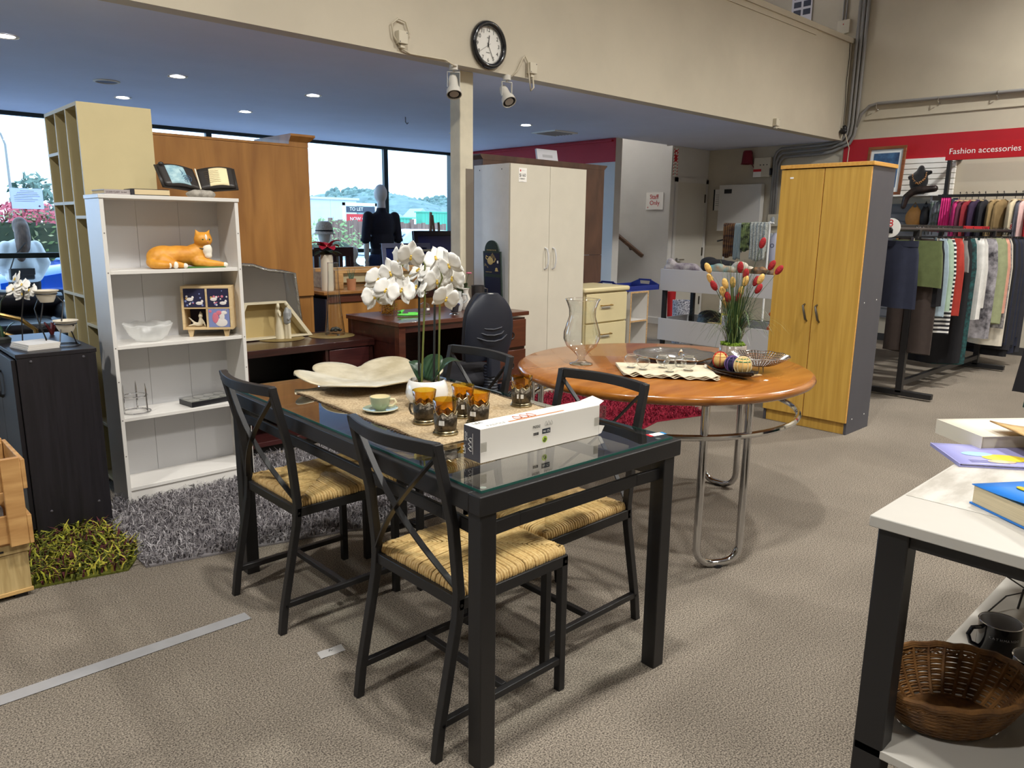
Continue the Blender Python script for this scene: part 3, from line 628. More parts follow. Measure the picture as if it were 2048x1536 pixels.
for i,(x,z) in enumerate(FLW):
    if fl0 is None:
        fl0 = bloom().build('flower', PETAL, OR, sm=180, sol=.0004); f = fl0
        lp0 = MB().ell((0,-.005,.008),(.004,.006,.004),8,6).ell((0,.003,.007),(.003,.003,.004),8,6).build('lip', LIP, fl0)
    else:
        f = lcopy(fl0,(0,0,0),parent=OR); l = lcopy(lp0,(0,0,0),parent=f)
    f.location = (x, rnd.uniform(-.03,.05), z); f.rotation_euler = (R(78+rnd.uniform(-35,30)) , R(rnd.uniform(-25,25)), R(180+rnd.uniform(-50,50))); f.scale = (1.12,1.12,1.12)
# ---------------------------------------------------------------- things on the round table
RZ = .7445
HV = thing('hurricane_vase', 'large clear glass hurricane vase on the round table', 'vase', (2.61,2.30,RZ))
pv = [(.0001,.001),(.054,.001),(.055,.003),(.03,.010),(.017,.022),(.017,.035),(.04,.06),(.07,.085),(.085,.12),(.084,.15),(.072,.19),(.061,.225),(.062,.255),(.072,.285),(.080,.302)]
MB().lathe(pv,48).build('glass_body', GLASS, HV, sm=180)
MB().tube([(.080*math.cos(k*math.pi/24),.080*math.sin(k*math.pi/24),.302) for k in range(48)],.0018,6,closed=True).build('rim', SGLASS, HV)
B(-.012,-.03,.012,.0,-.015,.0125).build('price_sticker', PAPER, HV)
TY = thing('silver_tray', 'round hammered silver tray with a wavy rim on the round table', 'tray', (3.075,2.10,RZ))
n = 64; rings = []
for r,z in ((.0001,.004),(.14,.004),(.155,.008),(.185,.020),(.198,.026)):
    rings.append([((r+(.005*math.sin(k*2*math.pi/n*9) if r > .17 else 0))*math.cos(k*2*math.pi/n),(r+(.005*math.sin(k*2*math.pi/n*9) if r > .17 else 0))*math.sin(k*2*math.pi/n),z+(.002*math.sin(k*2*math.pi/n*7) if r>.17 else 0)) for k in range(n)])
MB().loft(rings,cap=False).build('tray_body', STEEL, TY, sm=60, sol=.003)
LIN = mat('ecru_linen', (214,202,176), .9, noise=.08, nscale=40, bump=.4, bscale=160)
A_, B_, C_, D_ = (Vector((2.715,2.18,0)),Vector((2.512,1.968,0)),Vector((2.745,1.64,0)),Vector((2.98,1.86,0)))
CLc = (A_+B_+C_+D_)/4; CL = thing('linen_cloth', 'folded ecru linen cloth with a rippled edge under the little glasses', 'cloth', (CLc.x,CLc.y,RZ+.001))
for k in range(3):
    MB().grid(lambda u,v,k=k: tuple(A_.lerp(B_,v).lerp(D_.lerp(C_,v),u)-CLc+Vector((0,0,.003+k*.004+.004*max(0,v-.7)*3.3*(1+math.sin(u*44+k))*(1+.4*math.sin(u*15)))) + (B_-A_).normalized()*(.006*math.sin(u*30+k*.8)*(v>.9)-k*.004*(v>.9))), 60, 14).build('fold', LIN, CL, sm=180, sol=.0015)
def small_glass(s=1.0):
    t = thing('glass_votive', 'x', 'glass bowl')
    pq = [(.0001,0),(.020,0),(.020,.002),(.008,.006),(.008,.010),(.024,.018),(.032,.032),(.030,.046),(.022,.056)]
    MB().lathe([(r*s,z*s) for r,z in pq],28).build('bowl', GLASS, t, sm=180)
    MB().tube([(.022*s*math.cos(k*math.pi/12),.022*s*math.sin(k*math.pi/12),.056*s) for k in range(24)],.0012,5,closed=True).build('rim', SGLASS, t); return t
SG = small_glass(); GS = 'small clear glass votives on the linen cloth'; SG['group'] = GS
zc = RZ+.016
SG.location = (2.655,2.04,zc); SG['label'] = 'small round clear glass votive nearest the hurricane vase'
for x,y,s_,lb in ((2.655,1.975,.95,'small clear glass votive second from the hurricane vase end'),(2.76,1.945,1,'small clear glass votive in the middle, closer to the silver tray'),(2.70,1.865,.95,'small clear glass votive nearest the rippled edge of the linen'),(2.79,1.83,1.1,'largest clear glass votive nearest the black leaf dish')):
    d = dup(SG,(x,y,zc),20,lb,GS); d.scale = (s_,s_,s_)
GJ = thing('glass_jar', 'little stoppered clear glass jar between the votives and silver tray', 'jar', (2.845,1.91,zc-.002))
MB().lathe([(.0001,0),(.022,0),(.028,.02),(.024,.035),(.011,.042),(.011,.052)],24).build('jar_body', GLASS, GJ, sm=180); MB().lathe([(.0001,.05),(.010,.052),(.016,.058),(.008,.068),(.006,.074),(.0001,.082)],16).build('stopper', SGLASS, GJ, sm=180)
DD = thing('leaf_dish', 'black leaf-shaped dish holding three patterned balls', 'dish', (2.915,1.695,RZ), -108)
def dish(u,v):
    x = (u-.5)*.30; w = .062*math.sin(math.pi*min(1,max(0,u*.9+.06)))**.7; y = (v-.5)*2*w; z = .006+.034*abs(v-.5)**2*4*.6+.03*abs(u-.5)**2.5*5.6*.5
    return (x,y,z)
MB().grid(dish,20,10).build('dish_body', mat('black_lacquer',(30,28,28),.35), DD, sm=180, sol=.004)
MB().tube([(.14,0,.020),(.165,.004,.028),(.175,.012,.030)],[.014,.012,.006],8,flat=.5).build('stem_tip', mat('tan_tip',(176,150,110),.5), DD)
B(-.12,-.048,.016,-.108,-.044,.03).build('price_sticker', PAPER, DD)
def ball(loc, r, c1, c2, c3, label, stripes):
    t = thing('temari_ball', label, 'ball', loc, 30, 'patterned balls in the black dish')
    MB().ell((0,0,r),(r,r,r),24,14).build('core', c1, t, sm=180)
    for k in range(stripes):
        a = k*math.pi/stripes; m = MB().tube([(math.cos(q)*r*1.004,math.sin(q)*r*1.004,0) for q in [i*math.pi/16 for i in range(32)]],r*.13,5,closed=True,flat=.35)
        m.xf(Matrix.Translation((0,0,r))@Matrix.Rotation(a,4,'Z')@Matrix.Rotation(R(90),4,'X')@Matrix.Rotation(R(25),4,'Z')); m.build('thread_band', c2, t)
    for rr_,zz in ((.55,.84),(.85,.53)):
        MB().tube([(rr_*r*math.cos(i*math.pi/12),rr_*r*math.sin(i*math.pi/12),r+zz*r) for i in range(24)],r*.07,5,closed=True).build('thread_ring', c3, t)
TC = [mat('thread_'+n_,c_,.8,noise=.15,nscale=60) for n_,c_ in (('straw',(216,176,108)),('red',(178,44,34)),('navy',(36,34,70)),('violet',(120,90,150)),('green',(44,120,84)),('cream',(226,208,160)))]
ball((2.955,1.775,RZ+.018),.034,TC[0],TC[1],TC[0],'straw yellow ball with red crossing bands in the black dish',3)
ball((2.945,1.705,RZ+.012),.033,TC[2],TC[3],TC[2],'dark navy ball with violet threads between two brighter balls',4)
ball((2.915,1.640,RZ+.014),.036,TC[0],TC[5],TC[4],'straw ball ringed with green thread in the black dish',5)
SP = thing('wire_bowl', 'shallow perforated silver bowl on thin legs on the round table', 'bowl', (3.09,1.665,RZ))
m = MB(); n = 48
def sr(t): return (.03+.105*t, .028+.045*t**1.8)
for j in range(9):
    r,z = sr(j/8); m.tube([((r)*math.cos(k*2*math.pi/n),(r)*math.sin(k*2*math.pi/n),z+.002*math.sin(k*2*math.pi/n*12)*(j/8)) for k in range(n)],.0022,4,closed=True)
WSV = mat('wire_silver',(168,166,162),.22,1); m.build('hoop_wires', WSV, SP)
m = MB()
for k in range(60):
    a = k*2*math.pi/60; m.tube([(sr(t)[0]*math.cos(a),sr(t)[0]*math.sin(a),sr(t)[1]+.002*math.sin(a*12)*t) for t in (0,.25,.5,.75,1)],.0024,4)
m.build('radial_wires', WSV, SP); MB().lathe([(.0001,.027),(.03,.028)],24).build('centre_plate', CHROME, SP, sol=.001)
for k in range(3): a = k*2.094+.3; MB().tube([(.03*math.cos(a),.03*math.sin(a),.028),(.034*math.cos(a),.034*math.sin(a),0)],.002,6).build('leg', CHROME, SP)
# plant with bunny-tail heads
PT = thing('potted_grass', 'spray of artificial grass with red and yellow seed heads in a grey pot', 'plant', (3.20,1.86,RZ), 136.7)
MB().lathe([(.0001,0),(.045,0),(.060,.012),(.066,.03),(.064,.085),(.061,.087),(.058,.08)],32).build('pot', mat('grey_glaze',(160,150,140),.2,noise=.1,nscale=12,coat=.5), PT, sm=60)
m = MB(); rnd = random.Random(8)
for i in range(260):
    a = rnd.uniform(0,6.28); r = .055*rnd.random()**.5; m.ell((r*math.cos(a),r*math.sin(a),.085+rnd.uniform(0,.012)),(.006,.006,.005),5,4)
m.build('moss', mat('bright_moss',(112,140,40),.9), PT)['kind'] = 'stuff'
def blade(m, x, y, dx, dy, h, w, droop):
    P = []; n = 9
    for i in range(n+1):
        t = i/n; P.append(Vector((x+dx*t**1.5, y+dy*t**1.5, .085+h*(t-droop*t**3))))
    s_ = Vector((-dy,dx,0)); s_ = s_.normalized() if s_.length > 1e-5 else Vector((1,0,0)); q = len(m.v); vs = []
    for i,p in enumerate(P): ww = w*(1-.85*(i/n)); vs += [p-s_*ww, p+s_*ww]
    m.add(vs, [(2*i,2*i+1,2*i+3,2*i+2) for i in range(n)])
for nm,cnt,mt in (('grass_blades',200,mat('deep_green_blade',(46,74,44),.35)),('grass_blades',80,mat('light_green_blade',(100,120,66),.4))):
    m = MB()
    for i in range(cnt):
        a = rnd.uniform(0,6.28); rr_ = .035*rnd.random(); sp = rnd.uniform(.02,.10) if i % 3 else rnd.uniform(.12,.26)
        blade(m, rr_*math.cos(a), rr_*math.sin(a), sp*math.cos(a), sp*math.sin(a), rnd.uniform(.20,.42), .0028, rnd.uniform(.0,.25) if i % 3 else rnd.uniform(.45,.95))
    m.build(nm, mt, PT, sm=180)['kind'] = 'stuff'
RH = mat('red_seed_head', (150,30,36), .9, noise=.25, nscale=90, bump=1, bscale=160); YH = mat('yellow_seed_head', (222,180,104), .9, noise=.2, nscale=90, bump=1, bscale=160)
HD = [(-.105,.565,1),(-.012,.452,1),(-.030,.422,1),(.115,.367,1),(-.165,.462,1),(-.202,.44,1),(-.098,.387,1),(-.108,.352,1),(-.018,.308,1),(.048,.315,1),(.142,.447,0),(.118,.395,0),(.068,.378,0),(.015,.380,0),(-.092,.402,0),(-.030,.392,0),(.068,.338,0),(-.028,.338,0),(.038,.282,0)]
hd = None
for i,(x,z,rd) in enumerate(HD):
    y = rnd.uniform(-.05,.05); tp = Vector((x,y,z)); bs = Vector((x*.15,y*.15,.085)); md = bs.lerp(tp,.55)+Vector((-x*.12,0,.03))
    MB().tube([bs,md,tp],.0012,4).build('stalk', MATS['deep_green_blade'], PT)
    h = MB().ell((0,0,0),(.0145,.0145,.027),10,8).build('seed_head', RH if rd else YH, PT, sm=180); h.location = tp; d = (tp-md).normalized(); h.rotation_euler = d.to_track_quat('Z','Y').to_euler()
# ---------------------------------------------------------------- blob helper: one continuous body grown from ellipsoids and tapered limbs
def blob(name, parts, mt, parent=None, vox=.012, it=6):
    m = MB()
    for p in parts:
        if p[0] == 'e':
            k = m.mark(); m.ell((0,0,0), p[2], 16, 10)
            mm = Matrix.Translation(p[1]) @ (p[3].to_4x4() if len(p) > 3 else Matrix.Identity(4)); m.xf(mm, k)
        else:
            P = [Vector(q) for q in p[1]]; r = p[2]; m.tube(P, r, 12)
            m.ell(P[0], (r[0],)*3, 12, 8); m.ell(P[-1], (r[-1],)*3, 12, 8)
    o_ = m.build(name, mt, parent, sm=180)
    r_ = o_.modifiers.new('remesh','REMESH'); r_.mode = 'VOXEL'; r_.voxel_size = vox; r_.use_smooth_shade = True
    s_ = o_.modifiers.new('smooth','SMOOTH'); s_.factor = .5; s_.iterations = it
    return o_
E3 = lambda a,b,c: Matrix.Rotation(R(c),3,'Z') @ Matrix.Rotation(R(b),3,'Y') @ Matrix.Rotation(R(a),3,'X')
# ---------------------------------------------------------------- shag rugs
def rug(name, label, loc, rz, outline, mats, n, L, w, seed, flat=.5, group='shaggy rugs'):
    t = thing(name, label, 'rug', loc, rz, group); rnd = random.Random(seed)
    MB().prism(outline, 0.001, .008).build('backing', mats[0], t, sm=0)
    xs = [p[0] for p in outline]; ys = [p[1] for p in outline]
    def inside(x,y):
        c = False; N = len(outline)
        for i in range(N):
            (x1,y1),(x2,y2) = outline[i],outline[i-1]
            if (y1 > y) != (y2 > y) and x < (x2-x1)*(y-y1)/(y2-y1)+x1: c = not c
        return c
    mb = [MB() for _ in mats]
    k = 0
    while k < n:
        x, y = rnd.uniform(min(xs),max(xs)), rnd.uniform(min(ys),max(ys))
        if not inside(x,y): continue
        k += 1; a = rnd.uniform(0,6.28); l = L*rnd.uniform(.6,1.25); d = Vector((math.cos(a),math.sin(a),0)); s_ = Vector((-d.y,d.x,0))*w*rnd.uniform(.6,1.2)
        p0 = Vector((x,y,.006)); p1 = p0+d*l*.35*flat+Vector((0,0,l*.45)); p2 = p0+d*l*(.9*flat+.2)+Vector((0,0,l*rnd.uniform(.25,.8)))
        mb[rnd.randrange(len(mats))].add([p0-s_,p0+s_,p1+s_,p1-s_,p2],[(0,1,2,3),(3,2,4)])
    for q,mt in zip(mb,mats): q.build('pile', mt, t, sm=0)['kind'] = 'stuff'
    return t
SH = lambda n_,c_: mat('shag_'+n_, c_, .85, spec=.2)
rug('shag_rug', 'grey shaggy rug under the white bookcase', (.84,3.06,0), 0, [(0.02,.0),(.4,-.10),(.9,-.24),(1.45,-.2),(1.5,.30),(1.42,1.06),(.9,1.1),(.16,.93),(.02,.45)], [SH('grey',(128,124,126)),SH('pale_grey',(166,162,164)),SH('dark_grey',(92,88,92))], 15000, .05, .0024, 1)
rug('shag_rug', 'green shaggy rug with yellow and maroon strands under the black-brown cabinet', (.0,3.14,0), 0, [(0,.02),(.46,.02),(.80,-.06),(.90,.10),(.86,.46),(.88,.9),(0,.9)], [SH('olive',(96,100,40)),SH('lime',(150,152,52)),SH('moss',(66,72,34)),SH('maroon',(80,40,44)),SH('yellow',(172,164,66))], 5200, .07, .0042, 2)
rug('shag_rug', 'crimson shaggy rug lying beyond the round table', (4.02,2.98,0), 0, [(.05,.05),(.35,.12),(.8,.0),(.98,.30),(1.0,.9),(.6,1.26),(.1,1.24),(-.02,.6)], [SH('crimson',(142,34,54)),SH('rose',(166,48,70)),SH('wine',(104,22,40))], 6500, .055, .0034, 3)
# ---------------------------------------------------------------- tape on floor
TAP = mat('silver_tape', (158,158,160), .35, spec=.6, noise=.06, nscale=10)
m = MB().grid(lambda u,v: (.2+u*.80, 2.405+v*.056+u*(-.012), .0022+.0012*math.sin(u*60)*math.sin(v*3)**2), 60, 3)
tag(m.build('floor_tape', TAP, sm=180), 'long strip of silver tape stuck on the carpet', 'tape')
m = MB().grid(lambda u,v: (1.055+u*.085+v*.008, 2.0+v*.042-u*.008, .002+.0008*math.sin(u*9)), 8, 2)
fp = m.build('floor_tape', mat('white_tape',(180,178,176),.6), sm=180); tag(fp, 'short piece of white tape with a handwritten mark on the carpet', 'tape')
MB().tube([(1.095,2.02,.0035),(1.10,2.028,.0035),(1.105,2.02,.0035),(1.11,2.024,.0035)],.0008,4).build('pen_mark', INK, fp)
# ---------------------------------------------------------------- on and in the white bookcase
b1 = thing('paperback', 'pale paperback with a printed author name on its spine on top of the bookcase', 'book', (1.055,3.845,1.4955), 3)
B(0,0,0,.112,.17,.004).build('cover', mat('grey_cover',(168,160,158),.5), b1, sm=0); B(.003,.004,.004,.11,.168,.018).build('pages', mat('aged_pages',(220,200,160),.9), b1, sm=0); B(0,0,.018,.112,.17,.022).build('cover', MATS['grey_cover'], b1, sm=0); sp = B(-.0,-.0015,0,.112,0.0,.022).build('spine', MATS['grey_cover'], b1, sm=0)
text('JULIAN CLARY', .013, mat('maroon_ink',(70,50,60),.7), parent=sp, m=frame((.006,-.0018,.006),(1,0,0),(0,0,1)), ext=.0002, sx=.72); text('the devil', .009, MATS['maroon_ink'], parent=sp, m=frame((.072,-.0018,.008),(1,0,0),(0,0,1)), ext=.0002, sx=.8)
b2 = thing('paperback', 'thick cream-paged paperback with its page edges facing forward on the bookcase', 'book', (1.172,3.842,1.4955), -2)
B(0,0,0,.165,.12,.003).build('cover', mat('dark_cover',(48,46,52),.5), b2, sm=0); B(.012,-.002,.003,.168,.12,.026).build('pages', MATS['aged_pages'], b2, sm=0); B(0,0,.026,.165,.12,.029).build('cover', MATS['dark_cover'], b2, sm=0); B(-.004,0,0,.012,.12,.029).build('spine', MATS['dark_cover'], b2, bev=.002)
# open book figurine
OB = thing('open_book_figurine', 'open book ornament with a blue picture page and a cream text page on the bookcase', 'ornament', (1.525,3.93,1.4955), -4)
DKB = mat('dark_book_resin', (44,40,38), .4)
blob('rock_base', [('e',(0,0,.016),(.075,.045,.024)),('e',(-.03,-.02,.02),(.03,.02,.02)),('e',(.035,-.01,.018),(.035,.03,.02))], mat('grey_rock',(150,144,134),.7,noise=.3,nscale=40), OB, .006, 3)
tilt = Matrix.Translation((0,0,.034)) @ Matrix.Rotation(R(52),4,'X')
def page(sx, z, w0=.01, w1=.165, h=.125):
    return lambda u,v: (sx*(w0+(w1-w0)*u+.012*v), (v)*h, z+.022*math.sin(u*2.6)+.012*u)
for sx in (-1,1):
    MB().grid(lambda u,v,sx=sx: (sx*(.185*u+.012*v), -.006+v*.137, -.004+.03*u),6,2).xf(tilt).build('cover', DKB, OB, sm=180, sol=.006)
    MB().grid(page(sx,.004,.0,.172,.13),12,6).xf(tilt).build('page_block', DKB, OB, sm=180, sol=.012)
    mt = mat('pale_blue_page',(170,200,206),.6,c2=(120,160,176),nscale=30) if sx < 0 else mat('cream_page',(226,212,168),.6)
    pg = MB().grid(page(sx,.0125,.018,.148,.112),12,6).xf(Matrix.Translation((0,.0,0)) @ tilt @ Matrix.Translation((0,.009,0))).build('page', mt, OB, sm=180, sol=.001)
    fm = tilt @ Matrix.Translation((0,.012,.0))
    if sx > 0:
        for k in range(7): MB().tube([(.035+i*.01, .02+k*.0115+.001*math.sin(i*3+k), .0115+.022*math.sin(((.013+i*.01)/.103)*2.6)+.012*(.013+i*.01)/.103+.0015) for i in range(8)],.0007,4).xf(fm).build('text_line', mat('brown_ink',(110,90,60),.7), pg)
    else:
        for r_,cx,cy in ((.022,-.062,.03),(.011,-.062,.03)): MB().tube([(cx+r_*math.cos(a*.5236),cy+r_*math.sin(a*.5236),.038) for a in range(12)],.0012,4,closed=True).xf(fm).build('wheel_drawing', mat('blue_ink',(60,90,120),.7), pg)
        m = MB()
        for a in range(8): m.tube([(-.062,.03,.038),(-.062+.022*math.cos(a*.785),.03+.022*math.sin(a*.785),.038)],.0008,4)
        m.tube([(-.10,.085,.038),(-.095,.06,.038),(-.085,.05,.038),(-.075,.065,.038),(-.085,.085,.038),(-.10,.085,.038)],.0015,4); m.xf(fm).build('figure_drawing', MATS['blue_ink'], pg)
MB().tube([(0.0,.0,.012),(0,.05,.014),(0.002,.13,.012)],.004,6).xf(tilt).build('twisted_cord', mat('ivory_cord',(222,214,192),.7), OB)
MB().ell((0,0,0),(.014,.012,.012),10,6).xf(tilt @ Matrix.Translation((-.165,.13,.035))).build('corner_knob', DKB, OB)
# ginger cat
GIN = mat('ginger_glaze', (222,158,58), .45, c2=(198,130,40), nscale=14, bump=.15, bscale=60); CWH = mat('cat_white', (236,230,216), .5)
CA = thing('cat_figurine', 'reclining ginger and white ceramic cat on the top shelf', 'cat ornament', (1.43,3.925,1.147))
blob('body', [('e',(-.10,.03,.055),(.085,.06,.058)),('e',(-.03,.03,.060),(.12,.055,.052)),('e',(.055,.025,.062),(.065,.05,.058)),('e',(.085,.01,.092),(.036,.036,.05)),
  ('c',[(.05,-.01,.03),(.10,-.03,.022),(.175,-.035,.014)],[.03,.022,.013]),('c',[(.07,.04,.03),(.12,.03,.022),(.155,.02,.015)],[.026,.02,.013]),
  ('e',(.088,.0,.140),(.046,.040,.040)),('e',(.094,-.026,.126),(.018,.014,.013)),
  ('c',[(.064,.004,.165),(.055,.006,.192)],[.016,.003]),('c',[(.112,.004,.165),(.124,.006,.19)],[.016,.003]),
  ('c',[(-.12,-.01,.04),(-.08,-.04,.022),(-.03,-.045,.014)],[.035,.02,.013]),('c',[(-.165,.02,.03),(-.17,-.02,.022),(-.15,-.045,.02),(-.11,-.055,.017)],[.026,.022,.02,.016])], GIN, CA, .006, 4)
blob('white_bib', [('e',(.098,-.018,.09),(.026,.022,.034)),('e',(.10,-.024,.062),(.02,.016,.02))], CWH, CA, .006, 3)
for c_,r_ in (((.178,-.036,.014),(.016,.014,.013)),((-.028,-.048,.014),(.014,.013,.013)),((-.075,-.05,.018),(.014,.012,.018)),((-.108,-.057,.017),(.013,.012,.014))): MB().ell(c_,r_,12,8).build('white_paw', CWH, CA, sm=180)
MB().ell((.09,-.034,.150),(.007,.006,.018),10,8).build('white_blaze', CWH, CA, sm=180)
for x in (.074,.106): 
    e_ = MB().ell((x,-.0335,.142),(.006,.004,.005),10,8).build('eye', mat('green_eye',(70,100,60),.2), CA, sm=180); MB().ell((x,-.0365,.142),(.002,.002,.004),8,6).build('pupil', INK, e_)
MB().ell((.095,-.0405,.129),(.004,.003,.003),8,6).build('nose', mat('pink_nose',(200,120,100),.5), CA)
MB().tube([(.088+.033*math.cos(a*.5236),.006+.034*math.sin(a*.5236),.104+.01*math.sin(a*.5236)) for a in range(12)],.0035,6,closed=True).build('collar', mat('dark_collar',(60,60,50),.6), CA)
B(-.05,-.045,0,.18,.0,.007).build('grass_base', mat('painted_green',(60,110,44),.7), CA, bev=.003)
# unicorn drawer box
UB = thing('drawer_box', 'small wooden box of four patterned drawers on the second shelf', 'drawer box', (1.395,3.955,.7922), -33)
BIR = wood('birch', (206,176,128), (226,202,160), (1.5,12,12), .5)
uw, ud, uz0, uz1 = .245, .13, .038, .262
for x in (0,uw-.012): B(x,0,uz0,x+.012,ud,uz1).build('side_panel', BIR, UB, bev=.001)
for z in (uz0,uz1-.012): B(.012,0,z,uw-.012,ud,z+.012).build('panel', BIR, UB, bev=.001)
B(uw/2-.005,.002,uz0+.012,uw/2+.005,ud,uz1-.012).build('divider', BIR, UB, sm=0); B(.012,.002,.146,uw-.012,ud,.154).build('divider', BIR, UB, sm=0); B(.012,ud-.004,uz0+.012,uw-.012,ud,uz1-.012).build('back_panel', mat('navy_card',(40,38,66),.7), UB, sm=0)
for x in (.02,uw-.05): MB().loft([[(x,.01,uz0),(x+.03,.01,uz0),(x+.03,.04,uz0),(x,.04,uz0)],[(x+.006,.014,0),(x+.022,.014,0),(x+.022,.032,0),(x+.006,.032,0)]]).build('foot', BIR, UB, sm=0)
NAV = mat('navy_floral', (34,34,66), .6); LIL = mat('lilac_print',(128,140,190),.6); PNK = mat('pink_print',(214,120,140),.6); UW = mat('white_print',(232,226,222),.6)
rnd = random.Random(4)
for x0,z0,mt in ((.013,.155,NAV),(uw/2+.006,.155,NAV),(uw/2+.006,uz0+.013,LIL)):
    w_ = uw/2-.020; d = B(x0,.0,z0,x0+w_,.008,z0+.094).build('drawer', mt, UB, sm=0)
    if mt is NAV:
        for i in range(16):
            px, pz = x0+rnd.uniform(.008,w_-.008), z0+rnd.uniform(.008,.086); r_ = rnd.uniform(.003,.007)
            MB().lathe([(.0001,0),(r_,0),(.0001,.0006)],7).xf(frame((px,-.0002,pz),(1,0,0),(0,0,1))).build('printed_flower', rnd.choice([PNK,UW,LIL,mat('gold_print',(200,160,90),.6)]), d)
        for px,pz in ((.03,.04),(.075,.02)): MB().ell((x0+px,-.0004,z0+pz),(.017,.0008,.009),10,6).ell((x0+px+.014,-.0004,z0+pz+.010),(.006,.0008,.007),8,6).build('printed_unicorn', UW, d)
    else:
        MB().ell((x0+.062,-.0006,z0+.024),(.030,.001,.022),14,8).ell((x0+.066,-.0006,z0+.056),(.013,.001,.024),12,8).ell((x0+.076,-.0007,z0+.074),(.016,.001,.010),12,8).build('printed_unicorn', UW, d)
        MB().ell((x0+.034,-.0009,z0+.048),(.016,.001,.028),12,8).ell((x0+.052,-.0010,z0+.074),(.014,.001,.012),12,8).build('printed_mane', PNK, d)
        MB().lathe([(.0001,0),(.007,0),(.0001,.0006)],12).xf(frame((x0+.010,-.0004,z0+.082),(1,0,0),(0,0,1))).build('printed_sun', PNK, d); MB().tube([(x0+.082,-.001,z0+.082),(x0+.092,-.001,z0+.092)],.0012,5).build('printed_horn', BIR, d)
FG = thing('dancer_figurine', 'tiny reclining dancer figurine in the open compartment of the drawer box', 'figurine', (1.47,3.94,.8435), -33)
blob('figure', [('e',(.012,0,.055),(.011,.010,.012)),('c',[(.012,0,.042),(.008,0,.012)],[.008,.012]),('c',[(.004,-.004,.010),(-.020,-.006,.022),(-.043,-.008,.048)],[.009,.006,.003]),('c',[(.0,-.006,.008),(-.02,-.01,.012),(-.045,-.01,.006)],[.008,.006,.004]),('c',[(.018,.0,.036),(.028,.0,.02),(.032,0,.003)],[.005,.004,.004])], mat('ivory_resin',(206,196,172),.5), FG, .003, 2)
blob('bun', [('e',(.013,.004,.064),(.010,.009,.008)),('e',(.012,.004,.074),(.005,.005,.005))], mat('grey_hair_resin',(150,140,120),.6), FG, .003, 2)
# frosted glass bowl, candle holder, boxed set
FB = thing('glass_bowl', 'frosted glass bowl with a scalloped rim on the second shelf', 'bowl', (1.225,3.955,.7925))
n = 48; pq = [(.0001,.002),(.058,.002),(.064,.004),(.088,.03),(.108,.07),(.114,.085)]
m = MB().loft([[((r+(.003*math.sin(k*2*math.pi/n*8))*(z>.02))*math.cos(k*2*math.pi/n),(r+(.003*math.sin(k*2*math.pi/n*8))*(z>.02))*math.sin(k*2*math.pi/n),z+(.004*math.sin(k*2*math.pi/n*8) if z > .08 else 0)) for k in range(n)] for r,z in pq],cap=False)
FROST = bpy.data.materials.new('frosted_glass'); FROST.use_nodes = True
t_ = FROST.node_tree; p_ = t_.nodes['Principled BSDF']; p_.inputs['Base Color'].default_value = (.92,.93,.92,1); p_.inputs['Roughness'].default_value = .25; p_.inputs['Alpha'].default_value = .34
m.build('bowl_body', FROST, FB, sm=180, sol=.003)
CN = thing('candle_holder', 'chrome ring candle holder with three spikes on the third shelf', 'candle holder', (1.135,3.95,.4385))
for z,r_ in ((.004,.066),(.085,.055)): MB().tube([(r_*math.cos(a*math.pi/18),r_*math.sin(a*math.pi/18),z) for a in range(36)],.003,6,closed=True).build('ring', CHROME, CN)
for k in range(3): a = k*2.094-.9; MB().tube([(.06*math.cos(a),.06*math.sin(a),.002),(.058*math.cos(a),.058*math.sin(a),.12),(.057*math.cos(a),.057*math.sin(a),.15)],[.0045,.0045,.0008],7).build('spike', CHROME, CN)
PX = thing('candle_box', 'flat clear-lidded box of white tealights on the third shelf', 'box', (1.375,3.858,.4385), 8)
B(0,0,0,.235,.13,.028).build('tray', mat('black_tray',(30,30,34),.3), PX, bev=.002)
for i in range(4):
    for j in range(2): MB().lathe([(.0001,0),(.024,0),(.026,.004),(.0001,.006)],16,(.032+i*.057,.034+j*.062,.027)).build('tealight', mat('white_wax',(228,224,214),.5), PX)
MB().box(-.001,-.001,.0281,.236,.131,.0345).build('clear_lid', thin_glass('clear_lid',(.9,.92,.92),.05,2), PX, sm=0)
# ---------------------------------------------------------------- on the dark cabinet
PS = thing('plant_stand', 'black wire stand holding two white ribbed bowls on the black-brown cabinet', 'plant stand', (.79,3.86,.8255), 0)
WIR = mat('black_wire',(26,26,28),.4)
for c_,r_ in (((-.06,.05),.055),((.03,-.06),.06)): MB().tube([(c_[0]+r_*math.cos(a*.2618),c_[1]+r_*math.sin(a*.2618),.003) for a in range(24)],.003,6,closed=True).build('wire_ring', WIR, PS)
for pts in ([(-.11,.06,.003),(-.10,.07,.12),(-.075,.09,.24),(-.04,.09,.26)],[(-.02,.0,.003),(-.04,.03,.08),(-.05,.05,.16),(-.02,.04,.235)],[(.08,-.05,.003),(.06,-.07,.06),(.03,-.04,.10),(.05,-.02,.19),(.02,.02,.23)],[(.0,-.1,.003),(.02,-.06,.08),(.07,-.08,.09)],[(-.03,-.03,.003),(-.045,.0,.10),(-.01,.03,.22)]): MB().tube(pts,.003,6).build('wire', WIR, PS)
for c_ in ((-.005,.02,.19),(.045,-.045,.058)):
    MB().lathe([(.0001,0),(.026,0),(.036,.02),(.044,.045),(.052,.052),(.050,.054),(.040,.046),(.030,.02),(.0001,.006)],28,c_).build('ribbed_bowl', mat('cream_bowl',(206,198,182),.5), PS, sm=50)
    MB().tube([(c_[0]+.043*math.cos(a*.2618),c_[1]+.043*math.sin(a*.2618),c_[2]+.038) for a in range(24)],.0028,6,closed=True).build('wire_ring', WIR, PS)
OF = thing('artificial_orchid', 'spray of white artificial orchid leaning behind the plant stand', 'orchid', (.66,4.02,.8255), 136.7)
